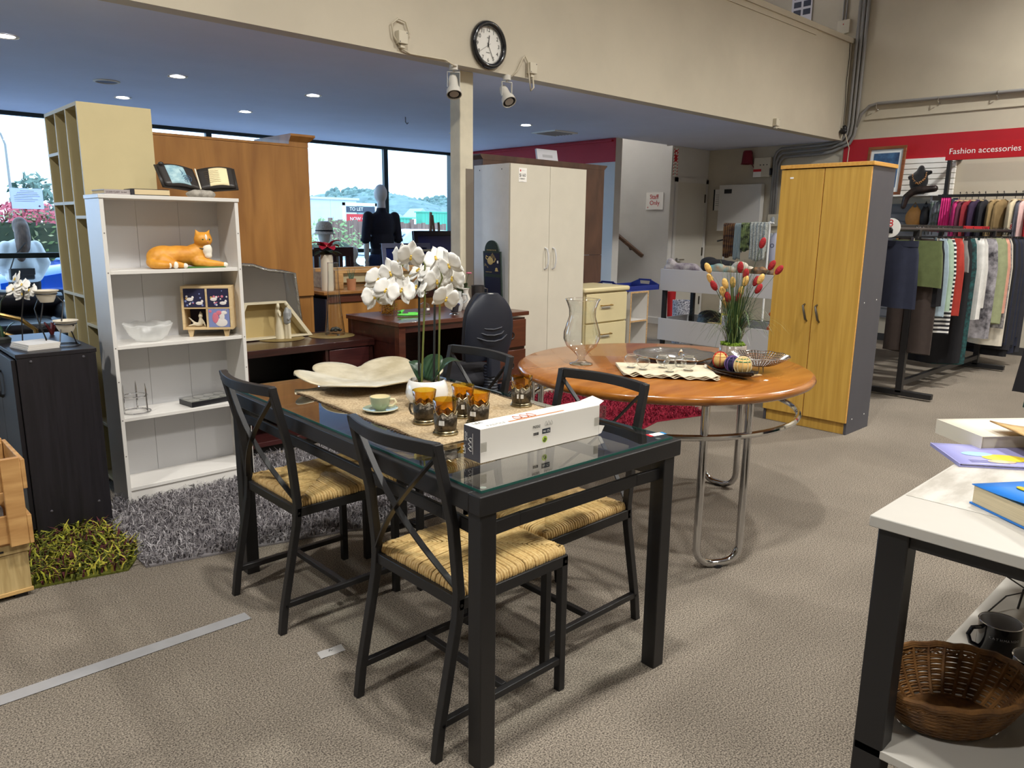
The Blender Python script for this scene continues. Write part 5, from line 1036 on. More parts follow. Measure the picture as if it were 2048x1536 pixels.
# ---------------------------------------------------------------- column, ceiling and bulkhead fittings
COLM = struct(B(3.745,4.575,0,3.875,4.695,2.5), 'trim_2', mat('chalky_column_paint',(206,198,176),.7,noise=.08,nscale=6), bev=.006)
B(3.80,4.571,0,3.876,4.575,1.80).build('cover_strip', mat('taupe_strip',(120,110,98),.6), COLM, sm=0)
LED = mat('led_disc',(255,250,240),.5,emit=14)
DL = thing('downlight','x','downlight'); MB().lathe([(.075,0),(.075,.004),(.058,.006),(.055,.002)],28,(0,0,-.006)).build('trim_ring', PAPER, DL, sm=50); MB().lathe([(.0001,-.001),(.056,-.001)],24).build('led_disc', LED, DL)
for i,(x,y,lb) in enumerate(((1.12,5.83,'recessed ceiling downlight at the upper left edge of the picture'),(2.36,6.38,'recessed ceiling downlight right of the round ceiling speaker'),(2.38,7.82,'recessed ceiling downlight above the tall cream bookcase'),(3.54,6.39,'recessed ceiling downlight left of the left spotlight, nearest row'),(3.55,7.82,'recessed ceiling downlight above the orange pine wardrobe'),(6.2,6.4,'recessed ceiling downlight right of the column, near the ceiling vent'),(6.14,7.6,'recessed ceiling downlight half hidden beside the column'))):
    d = DL if i == 0 else dup(DL,(0,0,0)); d.location = (x,y,2.499); d['label'] = lb; d['group'] = 'recessed downlights'
    l = lamp('SPOT',(x,y,2.48),9,(1,.93,.82),.05,spot_size=R(95),spot_blend=.6); l.name = 'downlight_lamp'
SPK = thing('ceiling_speaker','round flush speaker grille in the lowered ceiling','speaker',(2.03,7.04,2.499)); MB().lathe([(.10,0),(.10,-.006),(.085,-.010),(.083,-.002)],32).build('bezel', PAPER, SPK, sm=50); MB().lathe([(.0001,-.006),(.084,-.004)],28).build('grille', mat('grey_grille',(110,112,120),.6), SPK)
VT = thing('ceiling_vent','square louvred vent in the lowered ceiling','vent',(6.72,6.44,2.499)); 
for a in ((0,0,.40,.03),(0,.37,.40,.40),(0,.03,.03,.37),(.37,.03,.40,.37)): B(a[0],a[1],-.012,a[2],a[3],0).build('vent_frame', PAPER, VT, sm=0)
for k in range(6): y = .06+k*.053; MB().bar((.03,y,-.008),(.37,y,-.008),.035,.003,up=(0,.6,.8)).build('louvre', mat('louvre_grey',(170,172,180),.6), VT)
HK = thing('ceiling_hook','small black hook screwed in the lowered ceiling','hook',(4.9,6.9,2.499)); MB().tube([(0,0,0),(0,0,-.05),(.02,0,-.07),(.035,0,-.055)],.004,6).build('hook', BLACK, HK)
# clock on the bulkhead
CK = thing('wall_clock','round black-rimmed wall clock on the cream bulkhead','clock',(3.905,4.449,2.675)); ckm = frame((0,0,0),(1,0,0),(0,0,1))
MB().lathe([(.128,.0),(.160,.0),(.168,.012),(.160,.034),(.145,.040),(.130,.030),(.128,.012)],48).xf(ckm).build('rim', mat('gloss_black_rim',(18,20,26),.2,coat=.5), CK, sm=60)
MB().lathe([(.0001,.006),(.131,.006)],48).xf(ckm).build('dial', PAPER, CK)
for h in range(1,13): a = R(90-30*h); text(str(h), .038, INK, parent=CK, m=ckm @ Matrix.Translation((.103*math.cos(a),.103*math.sin(a)-.011,.0075)), align='CENTER', name='numeral')
m = MB()
for k in range(60): a = R(6*k); m.bar((.122*math.cos(a),.122*math.sin(a),.0075),(.128*math.cos(a),.128*math.sin(a),.0075),.0012 if k%5 else .003,.0006)
m.xf(ckm).build('minute_track', INK, CK, sm=0)
for a,l0,l1,w,nm in ((82,-.015,.068,.006,'hour_hand'),(-63,-.018,.103,.004,'minute_hand'),(212,-.025,.095,.0016,'second_hand')): a = R(a); MB().bar((l0*math.cos(a),l0*math.sin(a),.011),(l1*math.cos(a),l1*math.sin(a),.011),w,.001).xf(ckm).build(nm, INK, CK, sm=0)
MB().lathe([(.0001,.010),(.005,.010),(.005,.013),(.0001,.013)],12).xf(ckm).build('hub', INK, CK); text('QUARTZ', .010, INK, parent=CK, m=ckm @ Matrix.Translation((0,-.055,.0075)), align='CENTER'); text('clock', .010, INK, parent=CK, m=ckm @ Matrix.Translation((0,.048,.0075)), align='CENTER')
MB().lathe([(.0001,.030),(.130,.026)],40).xf(ckm).build('clock_glass', thin_glass('clock_glass',(.97,.97,.97),0,1), CK, sm=180)
# spotlights on the bulkhead edge
SPW = mat('white_lamp_enamel',(210,206,196),.35)
def spot(loc, rz, tilt, label):
    t = thing('spotlight', label, 'spotlight', loc, rz, 'spotlights under the bulkhead')
    MB().lathe([(.0001,0),(.032,0),(.032,-.035),(.0001,-.035)],20).build('mount', SPW, t, sm=50)
    for sx in (-1,1): MB().bar((.045*sx,0,-.05),(.045*sx,0,-.15),.003,.016,up=(0,1,0)).build('yoke', SPW, t)
    MB().bar((-.046,0,-.048),(.046,0,-.048),.016,.004).build('yoke', SPW, t); MB().bar((0,0,-.03),(0,0,-.05),.01,.01).build('pivot', SPW, t)
    Mx = Matrix.Translation((0,0,-.15)) @ Matrix.Rotation(R(tilt),4,'X')
    MB().lathe([(.0001,.09),(.026,.09),(.034,.06),(.036,.0),(.052,-.025),(.055,-.065),(.050,-.065),(.046,-.03),(.0001,-.02)],28).xf(Mx).build('lamp_can', SPW, t, sm=45)
    m = MB()
    for k in range(30): a = k*.2094; m.bar((.034*math.cos(a),.034*math.sin(a),-.058),(.049*math.cos(a),.049*math.sin(a),-.060),.003,.004)
    m.xf(Mx).build('heat_fins', INK, t, sm=0); MB().lathe([(.0001,-.062),(.034,-.060)],24).xf(Mx).build('lens', mat('unlit_lens',(176,168,156),.4), t)
spot((3.60,4.47,2.499), -30, -28, 'white spotlight angled down at the left of the column')
spot((4.12,4.47,2.499), -10, -40, 'white spotlight facing the viewer at the right of the column')
JB = mat('junction_white',(206,198,178),.5)
def jbox(x,z,label):
    t = thing('junction_box', label, 'junction box', (x,4.449,z), 0, 'junction boxes on the bulkhead'); B(-.037,-.045,-.04,.037,0,.04).build('box', JB, t, bev=.004); B(-.015,-.03,-.065,.02,0,-.04).build('gland', JB, t, bev=.002)
    m = MB()
    for sx in (-1,1): m.ell((.028*sx,-.045,.03*sx),(.005,.002,.005),8,6)
    m.build('screw', mat('screw_grey',(120,116,110),.5), t)
jbox(3.125,2.595,'white junction box with a looped cable left of the clock'); jbox(4.345,2.575,'white junction box right of the clock'); jbox(8.2,2.55,'small white junction box far along the bulkhead')
CBL = mat('cream_cable',(196,186,164),.5)
lp = [(3.14,4.44,2.56),(3.19,4.43,2.63),(3.16,4.43,2.70),(3.10,4.43,2.71),(3.05,4.43,2.67),(3.06,4.43,2.60),(3.12,4.43,2.53),(3.2,4.44,2.508),(3.3,4.44,2.51),(3.42,4.44,2.512),(3.5,4.44,2.515),(3.56,4.43,2.49),(3.60,4.44,2.485)]
tag(MB().tube(lp,.006,7).build('cable', CBL, sm=180), 'cream cable looping from the left junction box to the spotlight', 'cable')
lp = [(4.35,4.42,2.51),(4.34,4.40,2.43),(4.31,4.40,2.40),(4.30,4.41,2.50),(4.30,4.43,2.62),(4.27,4.43,2.655),(4.24,4.43,2.62),(4.20,4.44,2.54),(4.15,4.45,2.49)]
tag(MB().tube(lp,.006,7).build('cable', CBL, sm=180), 'cream cable arching from the right junction box to the second spotlight', 'cable')
# ---------------------------------------------------------------- conduits on right wall
CON = mat('grey_conduit',(140,138,136),.45)
def pipe(pts,r,label,mt=CON,grp='grey conduits on the right wall'): return tag(MB().tube(pts,r,10).build('conduit', mt, sm=180), label, 'conduit', grp)
for k in range(3):
    d = .055*k
    pipe([(9.965,5.36-d*.6,1.5),(9.965,5.36-d*.6,2.34-d),(9.965,5.33-d*.6,2.41-d),(9.965,5.27-d*.5,2.45-d),(9.965,4.75,2.46-d),(9.965,4.60-d*.3,2.47-d*.9),(9.965,4.46-d,2.50-d*.4),(9.965,4.40-d*.9,2.58-d*.2),(9.965,4.385-d*.9,2.7),(9.965,4.38-d*.9,5.6)],.020,('outermost','middle','innermost')[k]+' of three grey conduits bending round the bulkhead corner')
pipe([(9.965,4.30,2.62),(9.965,4.24,2.80),(9.965,4.15,2.89),(9.965,4.05,2.91),(9.965,2.2,2.885),(9.965,.5,2.86)],.019,'grey conduit running level above the red wall band')
for y in (4.05,3.35,2.75):
    s_ = thing('pipe_clip','x','clip',(9.96,y,2.885),0,'pipe clips under the level conduit'); s_['label'] = {4.05:'metal pipe clip at the bend end of the level conduit',3.35:'metal pipe clip midway along the level conduit',2.75:'metal pipe clip at the right end of the level conduit'}[y]
    MB().tube([(0,-.0,.03),(-.03,0,.02),(-.03,0,-.02),(0,0,-.035)],.005,6).build('strap', CHROME, s_); MB().ell((.03,0,-.045),(.01,.01,.01),8,6).build('screw', CHROME, s_)
tag(MB().box(9.985,.0,2.73,9.999,4.2,2.745).build('cable_duct', PAINT, sm=0), 'thin painted cable duct above the red wall band', 'cable duct')
BKB = thing('black_box','black cable connector box at the corner of the bulkhead','connector',(9.86,4.40,2.60)); MB().ell((0,0,0),(.03,.05,.035),12,8).ell((.03,-.0,.03),(.03,.03,.05),10,6).build('box', BLACK, BKB, sm=50); MB().tube([(.02,.02,.04),(.05,.03,.3),(.03,.035,.6),(.06,.04,.9),(.05,.045,1.1)],.004,6).build('cord', BLACK, BKB); MB().tube([(.02,-.02,-.03),(.08,-.06,-.2),(.08,-.05,-.5)],.006,6).build('cord', CBL, BKB)
NP = thing('notice_sheet','notice sheet of small dark pictures on the wall above the bulkhead','notice',(9.985,5.02,4.02)); B(-.001,0,0,.004,.28,.5).build('paper', mat('bluish_paper',(216,216,224),.6), NP, sm=0)
for i in range(2):
    for j in range(4): B(-.003,.02+i*.13,.10+j*.10,-.001,.12+i*.13,.17+j*.10).build('printed_photo', mat('slate_print',(56,62,82),.5), NP, sm=0)
WBX = thing('wall_box','square cream switch box on the wall above the bulkhead','switch box',(9.97,4.50,3.80)); B(0,0,0,.03,.16,.16).build('box', JB, WBX, bev=.004); MB().ell((-.001,.08,.11),(.003,.006,.010),8,6).build('indicator', REDINK, WBX); MB().tube([(.015,.06,.16),(.015,.06,1.7)],.010,8).build('feed_pipe', CON, WBX); MB().tube([(.015,.10,.16),(.015,.10,1.7)],.010,8).build('feed_pipe', CON, WBX)
# ---------------------------------------------------------------- staff corner
DR = B(9.215,6.40,.0,9.925,6.418,2.02).build('door_1', mat('door_paint',(198,194,184),.5), sm=0); DR['kind'] = 'structure'
B(9.16,6.395,0,9.215,6.42,2.08).build('door_frame', PAINT2, DR, sm=0); B(9.925,6.395,0,9.985,6.42,2.08).build('door_frame', PAINT2, DR, sm=0); B(9.16,6.395,2.02,9.985,6.42,2.085).build('door_frame', PAINT2, DR, sm=0)
for z in (.25,.98,1.75): B(9.905,6.388,z,9.925,6.40,z+.12).build('hinge', mat('dark_hinge',(90,86,80),.4,1), DR)
MB().tube([(9.27,6.40,.93),(9.27,6.35,.93),(9.38,6.345,.93)],.011,8).build('lever_handle', CHROME, DR); MB().lathe([(.0001,0),(.028,0),(.028,.008),(.0001,.008)],16).xf(frame((9.27,6.40,.93),(1,0,0),(0,0,1))).build('rose', CHROME, DR)
ES = thing('emergency_sign','tall red and white striped emergency notice above the staff door','sign',(9.085,6.405,2.09)); B(0,0,0,.105,.006,.385).build('panel', PAPER, ES, sm=0)
for k in range(9):
    for x0,x1 in ((0,.022),(.083,.105)): MB().add([(x0,-.001,.01+k*.042),(x1,-.001,.028+k*.042),(x1,-.001,.046+k*.042),(x0,-.001,.028+k*.042)],[(0,1,2,3)]).build('stripe', REDINK, ES, sm=0)
B(.024,-.002,.20,.081,0,.355).build('red_panel', REDINK, ES, sm=0); B(.040,-.004,.29,.066,-.001,.33).build('call_point', PAPER, ES, sm=0)
for k,s_ in enumerate(('FIRE','CALL','111','EXIT')): text(s_, .032, INK, parent=ES, m=frame((.053,-.0015,.155-.043*k),(1,0,0),(0,0,1)), align='CENTER', sx=.8)
SO = thing('staff_sign','white wall sign reading Staff Only beside the stairs','sign',(9.062,6.83,1.635)); B(0,-.30,0,.006,0,.24).build('panel', PAPER, SO, sm=0)
for k,s_ in enumerate(('Staff','Only')): text(s_, .088, REDINK, parent=SO, m=frame((-.001,-.065,.15-.085*k),(0,-1,0),(0,0,1)))
text('+', .06, REDINK, parent=SO, m=frame((-.001,-.02,.01),(0,-1,0),(0,0,1)))
HR = thing('handrail','brown wooden handrail sloping down the stair wall','handrail',(9.0,6.80,.97)); MB().bar((0,.0,0),(0,1.6,.98),.05,.055).build('rail', wood('brown_rail',(80,56,40),(104,76,56),(10,1.2,10),.4), HR, bev=.012)
for t in (.16,.75): MB().tube([(0,1.6*t,.98*t-.03),(.03,1.6*t,.98*t-.07),(.065,1.6*t,.98*t-.07)],.008,6).build('bracket', BLACK, HR)
STR = MB(); 
for k in range(14): STR.box(7.96,7.0+k*.19,0,9.05,9.64,.19*(k+1)) if 7.0+k*.19 < 9.6 else None
STR.build('stairs', mat('stair_carpet',(70,68,70),.9), sm=0)['kind'] = 'structure'
WP = thing('meter_cabinet','large flat white meter cabinet on the wall in the staff corner','cabinet',(9.90,5.49,1.345)); B(0,0,0,.098,.665,.65).build('box', mat('panel_white',(208,206,202),.5), WP, bev=.004); B(-.002,.46,.53,0,.58,.59).build('window', BLACK, WP); B(-.001,.0,.0,.002,.66,.004).build('bottom_lip', JB, WP)
NB = thing('clipboard','white notice sheet with a dark edge between the door and meter cabinet','notice',(9.985,6.15,1.64)); B(0,0,0,.008,.14,.30).build('paper', PAPER, NB, sm=0); B(-.003,.125,0,.0,.145,.30).build('dark_edge', INK, NB, sm=0)
for k in range(6): B(-.002,.02,.22-.03*k,0,.11,.226-.03*k).build('text_line', mat('grey_print',(150,148,146),.6), NB, sm=0)
AB = thing('alarm_controller','white alarm control box with a red notice in the staff corner','alarm box',(9.93,5.40,2.09)); B(0,0,.0,.065,.25,.26).build('box', JB, AB, bev=.004); rn = B(-.002,.13,0,0,.25,.105).build('notice', PAPER, AB, sm=0); B(-.003,.13,.072,-.001,.25,.105).build('red_header', REDINK, rn, sm=0)
for y in (.05,.10,.15): MB().ell((-.002,y,.16),(.003,.008,.008),8,6).build('button', INK, AB)
B(-.012,-.02,.02,.03,-.0,.11).build('key_switch', BLACK, AB)
AL = thing('alarm_bell','dark red alarm sounder mounted high in the staff corner','alarm',(9.92,5.75,2.27)); MB().lathe([(.085,0),(.075,.02),(.062,.16),(.05,.18),(.0001,.18)],20).build('horn', mat('maroon_plastic',(120,30,44),.45), AL, sm=50, sol=.006); B(.0,-.03,.05,.08,.03,.12).build('bracket', BLACK, AL); MB().tube([(.04,-.04,.02),(.05,-.10,-.08),(.06,-.15,-.06)],.005,6).build('cord', MATS['maroon_plastic'], AL)
EX = thing('water_bottle_dispenser','blue-labelled white canister hanging by the yellow wardrobe','canister',(9.80,5.17,.95)); MB().lathe([(.0001,0),(.075,0),(.078,.02),(.078,.30),(.03,.36),(.03,.38),(.0001,.38)],20).build('body', mat('lilac_white',(190,190,206),.4), EX, sm=50); text('O', .08, mat('navy_ink',(40,44,80),.5), parent=EX, m=frame((-.079,.03,.18),(0,-1,0),(0,0,1))); B(.06,-.02,.2,.199,.02,.24).build('wall_hook', BLACK, EX)
for z,lb in ((1.42,'upper'),(1.20,'lower')): SW = thing('switch_box', lb+' grey power switch box beside the yellow wardrobe','switch',(9.93,5.22,z),0,'power switch boxes'); B(0,0,0,.07,.16,.16).build('box', JB, SW, bev=.004); MB().ell((-.002,.08,.08),(.01,.03,.05),10,6).build('rocker', mat('clear_cover',(190,196,200),.15), SW)
# scarves on a stand
SST = thing('scarf_stand','slim white garment stand holding scarves in the staff corner','clothes stand',(8.6,4.62,0)); MB().tube([(0,0,.02),(0,0,1.47)],.012,8).build('post', PAPER, SST); MB().tube([(0,-.05,1.45),(0,.62,1.42)],.010,8).build('rail', PAPER, SST); MB().tube([(0,.60,.02),(0,.60,1.42)],.012,8).build('post', PAPER, SST); MB().tube([(0,.25,1.18),(0,.62,1.24),(-.05,.68,1.22)],.010,8).build('arm', BLACK, SST)
for y in (0,.6): B(-.2,y-.015,0,.2,y+.015,.02).build('foot', PAPER, SST, bev=.004)
def drape(name,label,cat,loc,w,h,mt,seed=0,axis='y',fold=5,group=None,thick=.004):
    rnd = random.Random(seed); t = thing(name,label,cat,loc,0,group); ph = rnd.uniform(0,6)
    def fn(u,v):
        a = (u-.5)*w*(1+.06*math.sin(v*4+ph)); d = .018*math.sin(u*fold*6.28+ph+v)*(.35+.65*v); z = -h*v + .012*math.sin(u*7+ph)*v
        return (d-.012,a,z) if axis == 'y' else (a,d-.012,z)
    MB().grid(fn,28,12).build('front_fall', mt, t, sm=180, sol=thick)
    MB().grid(lambda u,v: tuple(Vector(fn(u,v*.8))+Vector((.05,.01,0) if axis == 'y' else (0,.05,0))),28,12).build('back_fall', mt, t, sm=180, sol=thick)
    m = MB().grid(lambda u,v: tuple(Vector(fn(u,0)).lerp(Vector(fn(u,0))+Vector((.05,.01,0) if axis == 'y' else (0,.05,0)),v)+Vector((0,0,.02*math.sin(math.pi*v)))),28,4); m.build('top_fold', mt, t, sm=180, sol=thick)
    return t
GSF = 'scarves on the white stand'
drape('scarf','brown and gold banded scarf hanging on the white stand','scarf',(8.59,5.16,1.425),.15,.40,mat('brown_gold_scarf',(120,84,50),.8,c2=(52,34,36),nscale=6,stretch=(1,1,3)),1,group=GSF)
drape('scarf','pale blue scarf hanging next to the brown one','scarf',(8.59,5.03,1.425),.09,.42,mat('pale_blue_scarf',(150,164,168),.85),2,group=GSF)
drape('scarf','green and black patterned scarf in the middle of the stand','scarf',(8.59,4.93,1.43),.12,.32,mat('green_black_scarf',(150,166,110),.8,c2=(30,36,34),nscale=16),3,group=GSF)
drape('scarf','wide white lace-knit shawl hanging at the end of the stand','shawl',(8.59,4.76,1.44),.22,.44,mat('white_lace_knit',(206,208,200),.9,c2=(140,144,140),nscale=70,bump=1,bscale=90),4,group=GSF)
# ---------------------------------------------------------------- cream drawers, little shelf with blue tray
CD = thing('drawer_unit','cream three-drawer bedside cabinet with brass handles','drawers',(5.0,4.40,0)); CRD = mat('cream_drawer',(216,202,158),.4,noise=.02,nscale=5)
B(.03,.02,0,.62,.44,.80).build('carcass', CRD, CD, bev=.002); B(0,-.012,.80,.645,.45,.845).build('top_panel', CRD, CD, bev=.015)
for z0,z1 in ((.06,.27),(.28,.515),(.53,.79)):
    d = B(.045,.0,z0,.615,.02,z1).build('drawer', CRD, CD, bev=.003); zc_ = (z0+z1)/2+.02
    MB().tube([(.24,.0,zc_),(.24,-.028,zc_),(.38,-.028,zc_),(.38,0,zc_)],.006,8).build('brass_handle', BRS, d); B(.25,-.004,zc_-.03,.37,0,zc_).build('handle_recess', mat('silver_plate',(200,196,180),.4), d)
LS = thing('small_shelf','narrow white chipboard shelf unit under the blue tray','shelf',(5.93,4.60,0)); CHB = mat('chipboard_edge',(186,150,104),.8,noise=.3,nscale=80)
for x in (0,.275): p = B(x,.002,0,x+.016,.34,.755).build('side_panel', WHITE, LS, sm=0); B(x,-.001,0,x+.016,.002,.755).build('raw_edge', CHB, p, sm=0)
for z in (.10,.45,.739): p = B(.016,.002,z,.275,.34,z+.016).build('shelf', WHITE, LS, sm=0); B(.016,-.001,z,.275,.002,z+.016).build('raw_edge', CHB, p, sm=0)
B(.016,.332,.10,.275,.338,.74).build('back_panel', WHITE, LS, sm=0)
BT = thing('blue_tray','cobalt blue serving tray with cut-out handles on the small shelf','tray',(5.80,4.62,.756)); CBT = mat('cobalt_tray',(30,44,118),.45)
B(0,0,0,.62,.36,.012).build('tray_base', CBT, BT, sm=0)
for y in (0,.348): B(0,y,.012,.62,y+.012,.05).build('tray_side', CBT, BT, bev=.003)
for x in (0,.608): 
    MB().prism([(0,.0),(.36,0),(.36,.038),(.27,.075),(.25,.08),(.24,.035),(.12,.035),(.11,.08),(.09,.075),(0,.038)],0,.012).xf(Matrix.Translation((x,0,.012)) @ frame((0,0,0),(0,1,0),(0,0,1))).build('tray_end', CBT, BT, sm=0); MB().bar((x+.006,.10,.09),(x+.006,.26,.09),.012,.018).build('grip', CBT, BT, bev=.003)
# ---------------------------------------------------------------- white two-tier trolley
TRL = thing('trolley','white two-tier display trolley with black posts and castors','trolley',(6.5,3.36,0)); GWH = mat('cool_white_board',(196,196,200),.5)
for z0,z1 in ((.226,.453),(.743,.962)):
    B(0,0,z0,.018,1.31,z1).build('front_board', GWH, TRL, bev=.002); B(.58,0,z0,.598,1.31,z1).build('rear_board', GWH, TRL, bev=.002)
    for y in (0,1.292): B(.018,y,z0,.58,y+.018,z1).build('end_board', GWH, TRL, bev=.002)
    B(.018,.018,z0,.58,1.292,z0+.016).build('tray_floor', GWH, TRL, sm=0)
for x in (.019,.54):
    for y in (.02,1.25):
        B(x,y,.15,x+.04,y+.04,.745).build('post', BLACK, TRL, bev=.002)
        c = MB().lathe([(.0001,-.015),(.045,-.015),(.05,0),(.045,.015),(.0001,.015)],16).xf(Matrix.Translation((x+.02,y+.02,.05))@Matrix.Rotation(R(90),4,'X')).build('castor', BLACK, TRL, sm=50); B(x,y+.0,.05,x+.04,y+.006,.15).build('fork', CHROME, c)
def pile(name,label,cat,loc,parts,mt,rz=0,vox=.012,grp=None): t = thing(name,label,cat,loc,rz,grp); blob('cloth',parts,mt,t,vox,5); return t
GT_ = 'goods in the trolley trays'
pile('sneaker','grey and white shoe with purple lining on the trolley','shoe',(6.62,4.50,.945),[('c',[(0,-.13,.03),(0,0,.035),(0,.12,.025)],[.05,.05,.04]),('c',[(0,.08,.05),(0,.12,.09)],[.045,.04]),('c',[(0,-.15,.02),(0,.14,.02)],[.045,.045])],mat('grey_sneaker',(190,186,186),.7,c2=(104,92,106),nscale=8),20,.01,GT_)
pile('black_bag','black fabric bag bunched up on the trolley','bag',(6.86,4.22,.94),[('e',(0,0,.05),(.12,.2,.08)),('e',(.02,.12,.09),(.08,.1,.06)),('e',(0,-.13,.06),(.08,.1,.06))],mat('black_cloth',(26,26,30),.9),0,.014,GT_)
pile('sandal','tan and turquoise sandal on the trolley','shoe',(6.62,4.03,.95),[('c',[(0,-.1,.03),(0,.1,.03)],[.04,.045]),('e',(0,.03,.06),(.05,.06,.03))],mat('turquoise_sandal',(90,160,170),.6,c2=(180,150,120),nscale=10),10,.01,GT_)
pile('white_shoe','cream shoe with a folded tongue on the trolley','shoe',(6.70,3.86,.955),[('c',[(0,-.12,.03),(0,.1,.03)],[.04,.045]),('e',(0,.02,.07),(.045,.1,.04))],mat('cream_leather',(206,196,180),.6),-15,.01,GT_)
pile('brown_strap_shoes','brown strappy sandals at the end of the trolley','shoes',(6.62,3.66,.945),[('c',[(0,-.14,.02),(0,.12,.02)],[.035,.04]),('e',(0,0,.05),(.045,.04,.03)),('c',[(.09,-.12,.02),(.09,.12,.02)],[.035,.04]),('e',(.09,-.02,.05),(.045,.04,.03))],mat('tan_leather',(150,112,76),.6,c2=(40,34,32),nscale=12),5,.01,GT_)
pile('dark_bag','dark handbag in the lower tray of the trolley','bag',(6.80,4.15,.35),[('e',(0,0,.06),(.14,.24,.12)),('e',(0,.1,.14),(.1,.12,.06))],mat('dark_leather_bag',(28,26,28),.5),0,.014,GT_)
YB = thing('yellow_box','small yellow-edged box standing in the lower trolley tray','box',(6.53,3.86,.40)); B(0,0,0,.05,.09,.16).build('box', mat('yellow_card',(206,190,60),.6), YB, bev=.002); B(-.001,.012,.015,.0,.078,.145).build('print', mat('lilac_card',(180,180,206),.6), YB, sm=0)
FT = thing('lilac_book','thin tan slipper lying in the lower trolley tray','slipper',(6.60,4.02,.44)); MB().lathe([(.0001,0),(.04,0),(.045,.012),(.0001,.016)],20,sy=2.6).build('sole', mat('pale_tan',(206,186,140),.7), FT, sm=50)
OS = thing('orange_bottle','orange spray bottle in the lower trolley tray','bottle',(6.62,3.46,.30)); MB().lathe([(.0001,0),(.04,0),(.042,.16),(.02,.20),(.018,.26),(.0001,.26)],18).build('body', mat('orange_plastic',(206,96,50),.5), OS, sm=50); MB().ell((-.0,.0,.29),(.02,.035,.025),10,6).build('trigger', mat('orange_plastic',(206,96,50),.5), OS)
SPT = thing('speckled_bin','navy bin with white speckles standing behind the trolley','bin',(7.75,5.23,0)); MB().lathe([(.0001,0),(.10,0),(.115,.52),(.11,.52),(.096,.02),(.0001,.02)],24).build('bin_body', mat('navy_speckle',(40,42,64),.7,c2=(206,206,214),nscale=70), SPT, sm=50)
RB = thing('fire_pail','small red pail on the floor by the stair wall','pail',(8.92,6.20,.0)); MB().lathe([(.0001,0),(.045,0),(.06,.5),(.055,.5),(.0001,.03)],20).build('body', mat('pail_red',(176,30,36),.5), RB, sm=50)
# picture on the brown wardrobe
TP = thing('white_plaque','white printed plaque standing on the brown wardrobe','plaque',(5.05,5.05,1.9762),0); MB().box(0,0,0,.27,.02,.10).xf(Matrix.Rotation(R(-12),4,'X')).build('panel', mat('plaque_white',(206,206,212),.6), TP, sm=0); MB().box(.07,-.001,.025,.2,0,.05).xf(Matrix.Rotation(R(-12),4,'X')).build('print', mat('plaque_print',(176,176,180),.6), TP, sm=0)
# ---------------------------------------------------------------- right wall bay: sign, framed picture, bust, racks
SG_ = thing('department_sign','long red sign board reading Fashion accessories on the right wall','sign',(9.60,3.09,2.160)); sgb = B(0,-3.0,0,.03,0,.178).build('board', mat('sign_red',(180,24,34),.45), SG_, bev=.002)
text('Fashion accessories', .0885, PAPER, parent=SG_, m=frame((-.0015,-.03,.065),(0,-1,0),(0,0,1)), ext=.0006)
for y in (-.02,-1.6): B(.03,y-.04,.02,.39,y,.05).build('bracket', BLACK, SG_)
PO = thing('wall_post','black metal bay post under the red department sign','post',(9.60,3.06,0)); B(0,-.035,0,.05,.005,2.16).build('post', BLACK, PO, bev=.002); B(-.3,-.03,0,.35,.0,.03).build('foot', BLACK, PO); B(.05,-.03,1.7,.39,0,1.74).build('bracket', BLACK, PO)
SW_ = struct(B(9.93,3.08,.3,9.99,4.15,1.70), 'trim_3', GREYP)
for k in range(7): B(9.945,3.08,1.80+k*.062,9.985,4.1,1.855+k*.062).build('slat', PAPER, wr, bev=.002)
for k in range(14): B(9.915,3.08,.32+k*.098,9.93,4.15,.40+k*.098).build('slat', GREYP, SW_, bev=.002)
SHF = thing('wall_shelf','white wall shelf holding the black necklace bust','shelf',(9.60,3.08,1.775)); B(0,0,0,.33,1.0,.018).build('shelf_board', PAPER, SHF, bev=.002); B(.02,.1,-.08,.33,.12,0).build('bracket', GREYP, SHF)
FPx = thing('framed_picture','brown-framed picture of a blue harbour chart leaning on the wall shelf','picture',(9.82,4.06,1.80)); fmx = Matrix.Rotation(R(6),4,'Y') @ frame((0,0,0),(0,-1,0),(0,0,1)); FRW = wood('walnut_frame',(112,62,30),(140,84,46),(10,1.2,10),.4)
for a in ((0,0,.45,.035),(0,.55,.45,.585),(0,.035,.035,.55),(.415,.035,.45,.55)): MB().box(a[0],a[1],0,a[2],a[3],.025).xf(fmx).build('frame_bar', FRW, FPx, bev=.003)
MB().box(.035,.035,.004,.415,.55,.008).xf(fmx).build('mount', mat('mount_white',(216,220,220),.6), FPx, sm=0); MB().box(.075,.09,.008,.375,.505,.011).xf(fmx).build('print', mat('blue_chart',(70,110,150),.5,c2=(40,62,96),nscale=9), FPx, sm=0)
BU = thing('necklace_bust','black velvet necklace bust with an amber bead necklace on the wall shelf','display bust',(9.72,3.38,1.795)); VEL = mat('black_velvet',(18,18,22),.95,sheen=.5)
blob('bust', [('e',(-.01,0,.15),(.05,.105,.13)),('c',[(0,.0,.22),(.0,-.01,.30)],[.06,.035]),('c',[(0,0,.23),(0,-.11,.25)],[.05,.025]),('c',[(0,.03,.2),(0,.10,.2)],[.05,.03]),('e',(.0,.0,.03),(.06,.09,.04))], VEL, BU, .010, 4)
m = MB(); rnd = random.Random(5)
for k in range(60):
    a = math.pi*(k/59)+.1; m.ell((-.062+.02*abs(math.cos(a))+rnd.uniform(-.004,.004),.075*math.cos(a)-.01,.235-.105*math.sin(a)+rnd.uniform(-.012,.012)),(.007,.007,.007),6,4)
m.build('amber_beads', mat('amber_bead',(150,100,40),.3), BU)['kind'] = 'stuff'
